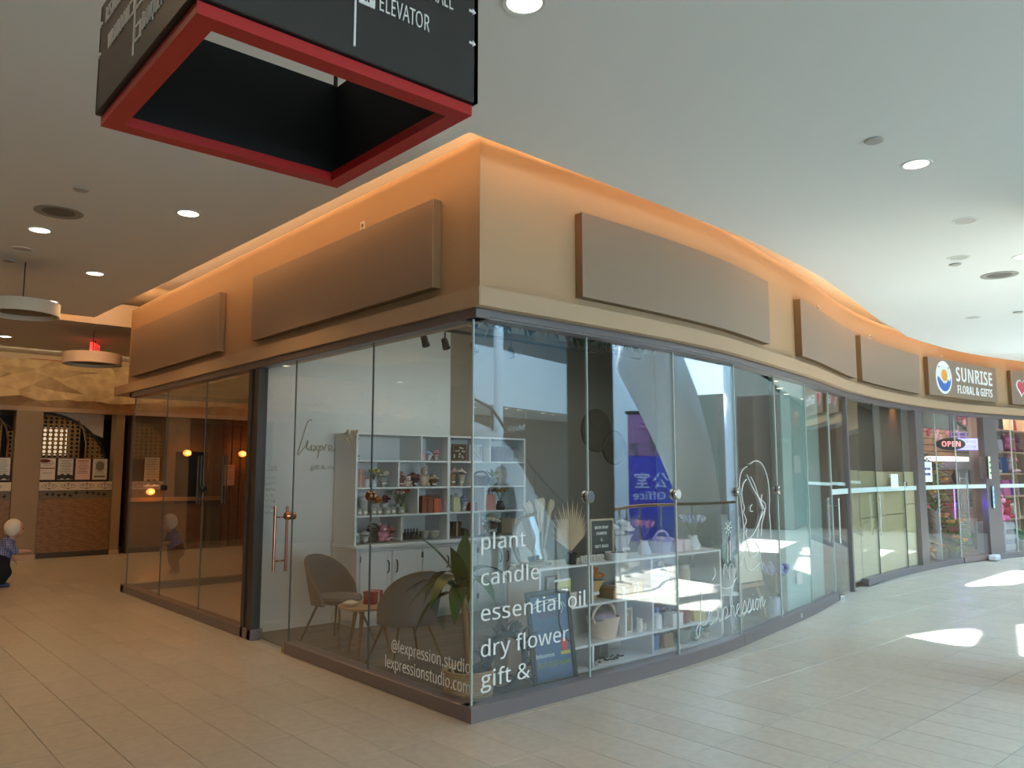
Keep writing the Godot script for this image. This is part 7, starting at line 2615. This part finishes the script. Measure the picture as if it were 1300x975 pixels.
	for k in range(1, 27):
		tri(st, rings[0][0], rings[0][k], rings[0][k + 1])
		tri(st, rings[-1][0], rings[-1][k + 1], rings[-1][k])
	struct("wall_swoosh", st, M.atrium_white, "huge white sculptural sweeping column in the atrium")
	# white wall strip and the blue banner
	st = S()
	hexa(st, [Vector3(13.5, 0, 10.2), Vector3(14.3, 0, 9.2), Vector3(14.5, 0, 9.4), Vector3(13.7, 0, 10.4), Vector3(13.5, 9.0, 10.2), Vector3(14.3, 9.0, 9.2), Vector3(14.5, 9.0, 9.4), Vector3(13.7, 9.0, 10.4)])
	struct("wall_strip", st, M.atrium_white, "white wall strip beside the blue banner")
	var B := Vector3(11.61 - 13.59, 0, 7.70 - 4.88).normalized()      # reads from right to left in the reflection
	t = thing("sales_banner", "tall blue banner with white Chinese characters and Sales Office lettering in the atrium", "banner", Vector3(13.9, 0.0, 4.8))
	var N := B.cross(Vector3.UP)
	var frame := Basis(B, Vector3.UP, N)
	st = S()
	box(st, B * 1.85 + Vector3(0, 1.0, 0), Vector3(3.7, 2.0, 0.04), frame, 0.004)
	part("blue_panel", st, col(52, 52, 190, 0.5), t)
	st = S()
	box(st, B * 1.85 + Vector3(0, 2.5, 0), Vector3(3.7, 1.0, 0.04), frame, 0.004)
	part("picture_panel", st, col(150, 100, 150, 0.5), t)
	st = S()
	for i in 40:
		box(st, B * rng.randf_range(0.2, 3.6) + Vector3(0, rng.randf_range(2.1, 2.4), 0) + N * 0.022, Vector3(rng.randf_range(0.05, 0.25), rng.randf_range(0.03, 0.2), 0.006), frame)
	part("skyline_print", st, col(112, 92, 110, 0.5), t)
	st = S()
	for i in 30:
		ball(st, B * rng.randf_range(0.2, 3.6) + Vector3(0, rng.randf_range(2.4, 2.9), 0) + N * 0.02, Vector3(0.1, 0.06, 0.1), 7, 5)
	part("blossom_print", st, col(176, 110, 166, 0.5), t)
	st = S()
	box(st, B * 1.85 + Vector3(0, 3.04, 0), Vector3(3.8, 0.08, 0.08), frame, 0.01)
	part("top_bar", st, M.soft_black, t)
	words("For Lease Sales Office", 0.17, col(226, 226, 246, 0.5), t, B * 0.75 + Vector3(0, 0.98, 0) + N * 0.021, B, Vector3.UP, 2.85)
	# characters drawn as strokes on a ten by ten grid
	var glyphs := [
		[[5, 9.5, 5, 0.5], [2, 8, 2, 5], [2, 5, 8, 5], [8, 8, 8, 5], [1, 4, 1, 0.5], [1, 0.5, 9, 0.5], [9, 4, 9, 0.5]],
		[[3.5, 9.5, 1, 8.5], [0.3, 6.8, 4.5, 6.8], [2.5, 9, 2.5, 0], [2.5, 6, 0.3, 3], [2.5, 6, 4.5, 4], [5.6, 9, 5.6, 0.5], [9, 9, 9, 0.5], [5.6, 9, 9, 9], [5.6, 6.2, 9, 6.2], [5.6, 3.4, 9, 3.4], [4.6, 0.5, 10, 0.5]],
		[[3, 10, 1, 7], [2, 8, 2, 4], [2, 8.5, 9, 8.5], [5.5, 10, 5.5, 4.2], [2.2, 7, 8.5, 7], [2.2, 5.6, 8.5, 5.6], [2, 4.2, 9, 4.2], [2.4, 3, 8, 3], [2.4, 3, 2.4, 0], [8, 3, 8, 0], [2.4, 0.2, 8, 0.2]],
		[[0.3, 8.5, 3.4, 8.5], [1.9, 9.8, 1.9, 0], [0.3, 5.5, 3.4, 5.5], [0.3, 3.0, 3.4, 3.0], [4, 8, 6.5, 8], [5, 9.5, 5, 3], [4, 5, 6.4, 5], [6.8, 8.5, 9.8, 8.5], [8.3, 9.8, 8.3, 0], [6.8, 5.5, 9.8, 5.5], [6.8, 3, 9.8, 3]],
		[[4, 9.5, 0.8, 5], [6, 9.5, 9.4, 5], [4.6, 5.2, 2, 0.8], [2, 0.8, 8, 1.6], [6.4, 3.4, 8.6, 0.2]],
		[[5, 10, 5, 8.8], [0.6, 8.6, 9.4, 8.6], [0.6, 8.6, 0.6, 7.2], [9.4, 8.6, 9.4, 7.2], [2, 6.9, 8, 6.9], [4, 6.8, 2.6, 4.8], [2.6, 4.8, 7.6, 5.0], [5, 4.6, 5, 0.4], [2, 2.8, 8, 2.8], [0.6, 0.4, 9.4, 0.4]]]
	for g in glyphs.size():
		st = S()
		for s in glyphs[g]:
			var o := 1.0 + g * 0.44
			var a: Vector3 = B * (o + s[0] * 0.036) + Vector3(0, 1.25 + s[1] * 0.036, 0) + N * 0.024
			var b: Vector3 = B * (o + s[2] * 0.036) + Vector3(0, 1.25 + s[3] * 0.036, 0) + N * 0.024
			var dd: Vector3 = (b - a).normalized()
			box(st, (a + b) * 0.5, Vector3(a.distance_to(b) + 0.02, 0.03, 0.006), Basis(dd, N.cross(dd), N))
		part("character", st, col(226, 226, 246, 0.5), t)
	# plain white columns and the brown gallery to the right
	st = S()
	rod(st, Vector3(12.6, 0, 3.0), Vector3(12.6, 9.0, 3.0), 0.24, -1, 28)
	struct("trim_12", st, M.atrium_white, "round white column at the right of the atrium")
	st = S()
	bx(st, 19.5, 19.8, 0.0, 3.85, 1.4, 3.0)
	bx(st, 19.5, 26.0, 0.0, 3.85, 1.2, 1.4)
	struct("wall_gallery", st, col(104, 82, 66, 0.7), "brown gallery wall beyond the atrium")
	for k in [[13.31, 1.1, "first"], [15.03, 1.0, "second"], [16.74, 1.1, "third"], [18.4, 1.15, "fourth"], [20.08, 0.9, "fifth"], [22.9, 0.8, "last"]]:
		downlight(Vector3(k[0], CEIL, k[1]), "%s walkway downlight counted rightward beyond the right picture edge" % k[2])
	for x in [13.0, 17.0, 21.0]:
		spot("walkway_lamp", Vector3(x, CEIL - 0.05, 0.9), Vector3(x, 0, 0.9), Color(1.0, 0.72, 0.45), DOWN * 1.5, 62.0, 0.08)
	# balustrade
	t = thing("balustrade", "glass balustrade with steel posts and round handrail in the atrium", "balustrade", Vector3.ZERO)
	var rp := smooth_line([Vector3(4.4, 1.07, 3.6), Vector3(5.75, 1.07, 3.43), Vector3(6.7, 1.07, 3.85), Vector3(7.6, 1.07, 3.9), Vector3(8.5, 1.07, 3.1), Vector3(9.2, 1.07, 2.45), Vector3(11.4, 1.07, 2.2)], 5)
	st = S()
	tube(st, rp, 0.024, 10)
	part("handrail", st, M.wood, t)
	for i in range(0, rp.size(), 3):
		st = S()
		var p: Vector3 = rp[i]
		rod(st, Vector3(p.x, 0, p.z), Vector3(p.x, 1.06, p.z), 0.02, 0.016, 10)
		lathe(st, [[0, 0], [0.06, 0], [0.06, 0.01], [0.02, 0.02]], Transform3D(Basis(), Vector3(p.x, 0, p.z)), 14)
		part("post", st, M.steel, t)
		if i + 3 < rp.size():
			var q: Vector3 = rp[i + 3]
			var dq := Vector3(q.x - p.x, 0, q.z - p.z).normalized()
			st = S()
			box(st, Vector3(p.x + q.x, 1.04, p.z + q.z) * 0.5, Vector3(Vector2(q.x - p.x, q.z - p.z).length() - 0.08, 0.8, 0.01), Basis(dq, Vector3.UP, dq.cross(Vector3.UP)))
			part("glass_panel", st, M.glass, t)
	# unseen uplighter standing in for sunlight thrown off the floor onto the ceiling
	t = thing("unseen_uplight", "unseen uplighter beyond the right picture edge, stands in for sun glint on the ceiling", "unseen lamp", Vector3(15.0, 0.0, 3.0))
	st = S()
	lathe(st, [[0.0, 0.0], [0.16, 0.0], [0.16, 0.03], [0.03, 0.05], [0.03, 0.22], [0.11, 0.30], [0.12, 0.36], [0.10, 0.36], [0.08, 0.32], [0.0, 0.31]], Transform3D(), 24)
	part("stand", st, M.steel, t)
	st = S()
	lathe(st, [[0.0, 0.33], [0.085, 0.33], [0.085, 0.335], [0.0, 0.335]], Transform3D(), 24)
	part("lens", st, M.white_tube, t)
	spot("unseen_uplight_lamp", Vector3(15.0, 0.42, 3.0), Vector3(15.0 - 0.636, 0.42 + 0.725, 3.0 - 0.265), Color(0.78, 0.95, 1.0), 13.0, 28.4, 0.05, 0.06)

# ------------------------------------------------------------------ people
func build_people() -> void:
	# toddler with a round pale hat at the left picture edge, walking right with one arm out
	var t := thing("person", "small child in round pale hat, plaid top and dark trousers at the left edge", "person", Vector3(-1.12, 0.0, -9.25), deg_to_rad(78))
	# own axes: +Z is the way the child faces
	var st := S()
	var skin: Material = col(198, 152, 122, 0.6)
	var V := func(x: float, y: float, z: float) -> Vector3: return Vector3(x, y, z)
	blob(st, [
		[V.call(0, 0.62, 0.05), V.call(0, 0.72, 0.10), 0.045, 0.04],
		[V.call(0, 0.78, 0.13), V.call(0, 0.83, 0.13), 0.088, 0.09],
		[V.call(0, 0.76, 0.20), V.call(0, 0.775, 0.21), 0.03, 0.02],
		[V.call(-0.09, 0.78, 0.12), V.call(-0.092, 0.80, 0.12), 0.018, 0.018], [V.call(0.09, 0.78, 0.12), V.call(0.092, 0.80, 0.12), 0.018, 0.018],
		[V.call(0, 0.40, -0.03), V.call(0, 0.58, 0.02), 0.10, 0.085],
		[V.call(-0.10, 0.58, 0.04), V.call(-0.15, 0.50, 0.14), 0.036, 0.032], [V.call(-0.15, 0.50, 0.14), V.call(-0.13, 0.50, 0.27), 0.03, 0.022],
		[V.call(0.10, 0.58, 0.02), V.call(0.16, 0.47, 0.05), 0.036, 0.032], [V.call(0.16, 0.47, 0.05), V.call(0.17, 0.37, 0.12), 0.03, 0.022],
		[V.call(-0.06, 0.36, -0.02), V.call(-0.065, 0.20, 0.03), 0.07, 0.055], [V.call(-0.065, 0.20, 0.03), V.call(-0.065, 0.05, -0.02), 0.052, 0.036],
		[V.call(0.06, 0.36, -0.02), V.call(0.065, 0.20, -0.04), 0.07, 0.055], [V.call(0.065, 0.20, -0.04), V.call(0.065, 0.05, -0.10), 0.052, 0.036],
	], 0.012, 0.025)
	for hand in [[V.call(-0.13, 0.50, 0.27), V.call(0.1, -0.1, 1.0)], [V.call(0.17, 0.37, 0.12), V.call(0.0, -0.9, 0.4)]]:
		var d: Vector3 = hand[1].normalized()
		var sd := d.cross(Vector3.UP).normalized()
		var bones := [[hand[0], hand[0] + d * 0.035, 0.018, 0.018]]
		for f in 4:
			var r: Vector3 = hand[0] + d * 0.04 + sd * (f - 1.5) * 0.011
			var l: float = [0.030, 0.036, 0.034, 0.026][f]
			bones.append([r, r + d * l * 0.6 + Vector3.DOWN * 0.004, 0.006, 0.0055])
			bones.append([r + d * l * 0.6 + Vector3.DOWN * 0.004, r + d * l + Vector3.DOWN * 0.014, 0.0055, 0.005])
		bones.append([hand[0] + sd * 0.016 + d * 0.01, hand[0] + sd * 0.034 + d * 0.035, 0.007, 0.006])
		blob(st, bones, 0.004, 0.006)
	part("body", st, skin, t)
	st = S()
	ball(st, V.call(0, 0.825, 0.085), Vector3(0.128, 0.128, 0.115), 26, 16)
	part("hat", st, col(226, 214, 196, 0.8), t)
	st = S()
	blob(st, [[V.call(0, 0.40, -0.03), V.call(0, 0.60, 0.03), 0.118, 0.098], [V.call(-0.09, 0.59, 0.04), V.call(-0.15, 0.50, 0.14), 0.052, 0.046], [V.call(0.09, 0.59, 0.02), V.call(0.16, 0.47, 0.05), 0.052, 0.046]], 0.012, 0.03)
	part("plaid_top", st, M.plaid, t)
	st = S()
	blob(st, [[V.call(0, 0.40, -0.04), V.call(0, 0.34, -0.05), 0.125, 0.13], [V.call(-0.06, 0.36, -0.02), V.call(-0.065, 0.20, 0.03), 0.085, 0.075], [V.call(-0.065, 0.20, 0.03), V.call(-0.065, 0.09, -0.01), 0.072, 0.06], [V.call(0.06, 0.36, -0.02), V.call(0.065, 0.20, -0.04), 0.085, 0.075], [V.call(0.065, 0.20, -0.04), V.call(0.065, 0.09, -0.09), 0.072, 0.06]], 0.012, 0.03)
	part("trousers", st, col(22, 22, 28, 0.9), t)
	for s in [[-0.065, 0.0], [0.065, -0.09]]:
		st = S()
		blob(st, [[V.call(s[0], 0.035, s[1] - 0.03), V.call(s[0], 0.030, s[1] + 0.07), 0.036, 0.03], [V.call(s[0], 0.05, s[1] - 0.02), V.call(s[0], 0.075, s[1] - 0.02), 0.036, 0.036]], 0.009, 0.02)
		part("shoe", st, col(36, 56, 92, 0.6), t)
	for s in [-1.0, 1.0]:
		st = S()
		ball(st, V.call(s * 0.034, 0.80, 0.212), Vector3(0.012, 0.010, 0.008), 10, 6)
		part("eye", st, M.black, t)
	st = S()
	ball(st, V.call(0, 0.742, 0.205), Vector3(0.022, 0.006, 0.008), 10, 5)
	part("mouth", st, col(150, 80, 76, 0.6), t)
	# standing adult in the atrium, mirrored in the first pane
	t = thing("person", "adult in dark clothes standing in the atrium, seen mirrored in the first front pane", "person", Vector3(5.35, 0.0, 5.85), deg_to_rad(-140))
	st = S()
	blob(st, [
		[V.call(0, 1.34, 0.0), V.call(0, 1.46, 0.01), 0.06, 0.052],
		[V.call(0, 1.52, 0.02), V.call(0, 1.60, 0.01), 0.082, 0.094], [V.call(0, 1.53, 0.10), V.call(0, 1.555, 0.115), 0.018, 0.012],
		[V.call(-0.092, 1.54, 0.0), V.call(-0.094, 1.57, 0.0), 0.014, 0.014], [V.call(0.092, 1.54, 0.0), V.call(0.094, 1.57, 0.0), 0.014, 0.014],
		[V.call(0, 0.92, 0.0), V.call(0, 1.12, 0.0), 0.135, 0.12], [V.call(0, 1.12, 0.0), V.call(0, 1.30, 0.0), 0.12, 0.13],
		[V.call(-0.15, 1.31, 0.0), V.call(-0.20, 1.06, 0.0), 0.058, 0.048], [V.call(-0.20, 1.06, 0.0), V.call(-0.20, 0.84, 0.07), 0.044, 0.032],
		[V.call(0.15, 1.31, 0.0), V.call(0.20, 1.06, 0.0), 0.058, 0.048], [V.call(0.20, 1.06, 0.0), V.call(0.20, 0.84, 0.07), 0.044, 0.032],
		[V.call(-0.09, 0.88, 0.0), V.call(-0.10, 0.48, 0.02), 0.09, 0.064], [V.call(-0.10, 0.48, 0.02), V.call(-0.10, 0.08, -0.01), 0.06, 0.04],
		[V.call(0.09, 0.88, 0.0), V.call(0.10, 0.48, 0.02), 0.09, 0.064], [V.call(0.10, 0.48, 0.02), V.call(0.10, 0.08, -0.01), 0.06, 0.04]], 0.018, 0.03)
	for s in [-1.0, 1.0]:
		var bones := [[V.call(s * 0.20, 0.84, 0.07), V.call(s * 0.20, 0.77, 0.09), 0.028, 0.028]]
		for f in 4:
			var r := Vector3(s * 0.20, 0.755, 0.09) + Vector3(0, 0, (f - 1.5) * 0.019)
			bones.append([r, r + Vector3(0, -0.04, 0.004), 0.009, 0.008])
			bones.append([r + Vector3(0, -0.04, 0.004), r + Vector3(-s * 0.01, -0.07, 0.012), 0.008, 0.0075])
		bones.append([V.call(s * 0.19, 0.80, 0.11), V.call(s * 0.175, 0.75, 0.135), 0.010, 0.008])
		blob(st, bones, 0.006, 0.008)
	part("body", st, skin, t)
	st = S()
	blob(st, [[V.call(0, 0.90, 0.0), V.call(0, 1.12, 0.0), 0.155, 0.14], [V.call(0, 1.12, 0.0), V.call(0, 1.32, 0.0), 0.14, 0.148], [V.call(-0.15, 1.32, 0.0), V.call(-0.20, 1.06, 0.0), 0.07, 0.06], [V.call(-0.20, 1.06, 0.0), V.call(-0.20, 0.88, 0.055), 0.056, 0.046], [V.call(0.15, 1.32, 0.0), V.call(0.20, 1.06, 0.0), 0.07, 0.06], [V.call(0.20, 1.06, 0.0), V.call(0.20, 0.88, 0.055), 0.056, 0.046]], 0.018, 0.03)
	part("jacket", st, col(40, 36, 38, 0.9), t)
	st = S()
	blob(st, [[V.call(0, 0.92, 0.0), V.call(0, 0.86, 0.0), 0.145, 0.14], [V.call(-0.09, 0.86, 0.0), V.call(-0.10, 0.48, 0.02), 0.102, 0.078], [V.call(-0.10, 0.48, 0.02), V.call(-0.10, 0.09, -0.01), 0.074, 0.058], [V.call(0.09, 0.86, 0.0), V.call(0.10, 0.48, 0.02), 0.102, 0.078], [V.call(0.10, 0.48, 0.02), V.call(0.10, 0.09, -0.01), 0.074, 0.058]], 0.018, 0.03)
	part("trousers", st, col(34, 34, 42, 0.9), t)
	st = S()
	blob(st, [[V.call(0, 1.60, -0.015), V.call(0, 1.63, -0.005), 0.098, 0.092], [V.call(0, 1.54, -0.035), V.call(0, 1.50, -0.04), 0.08, 0.07]], 0.012, 0.02)
	part("hair", st, col(34, 28, 26, 0.8), t)
	for s in [-0.10, 0.10]:
		st = S()
		blob(st, [[V.call(s, 0.045, -0.05), V.call(s, 0.04, 0.14), 0.045, 0.038]], 0.014, 0.02)
		part("shoe", st, M.black, t)
	for s in [-1.0, 1.0]:
		st = S()
		ball(st, V.call(s * 0.034, 1.575, 0.094), Vector3(0.013, 0.009, 0.008), 10, 6)
		part("eye", st, M.black, t)
	st = S()
	ball(st, V.call(0, 1.495, 0.098), Vector3(0.024, 0.006, 0.008), 10, 5)
	part("mouth", st, col(150, 86, 80, 0.6), t)
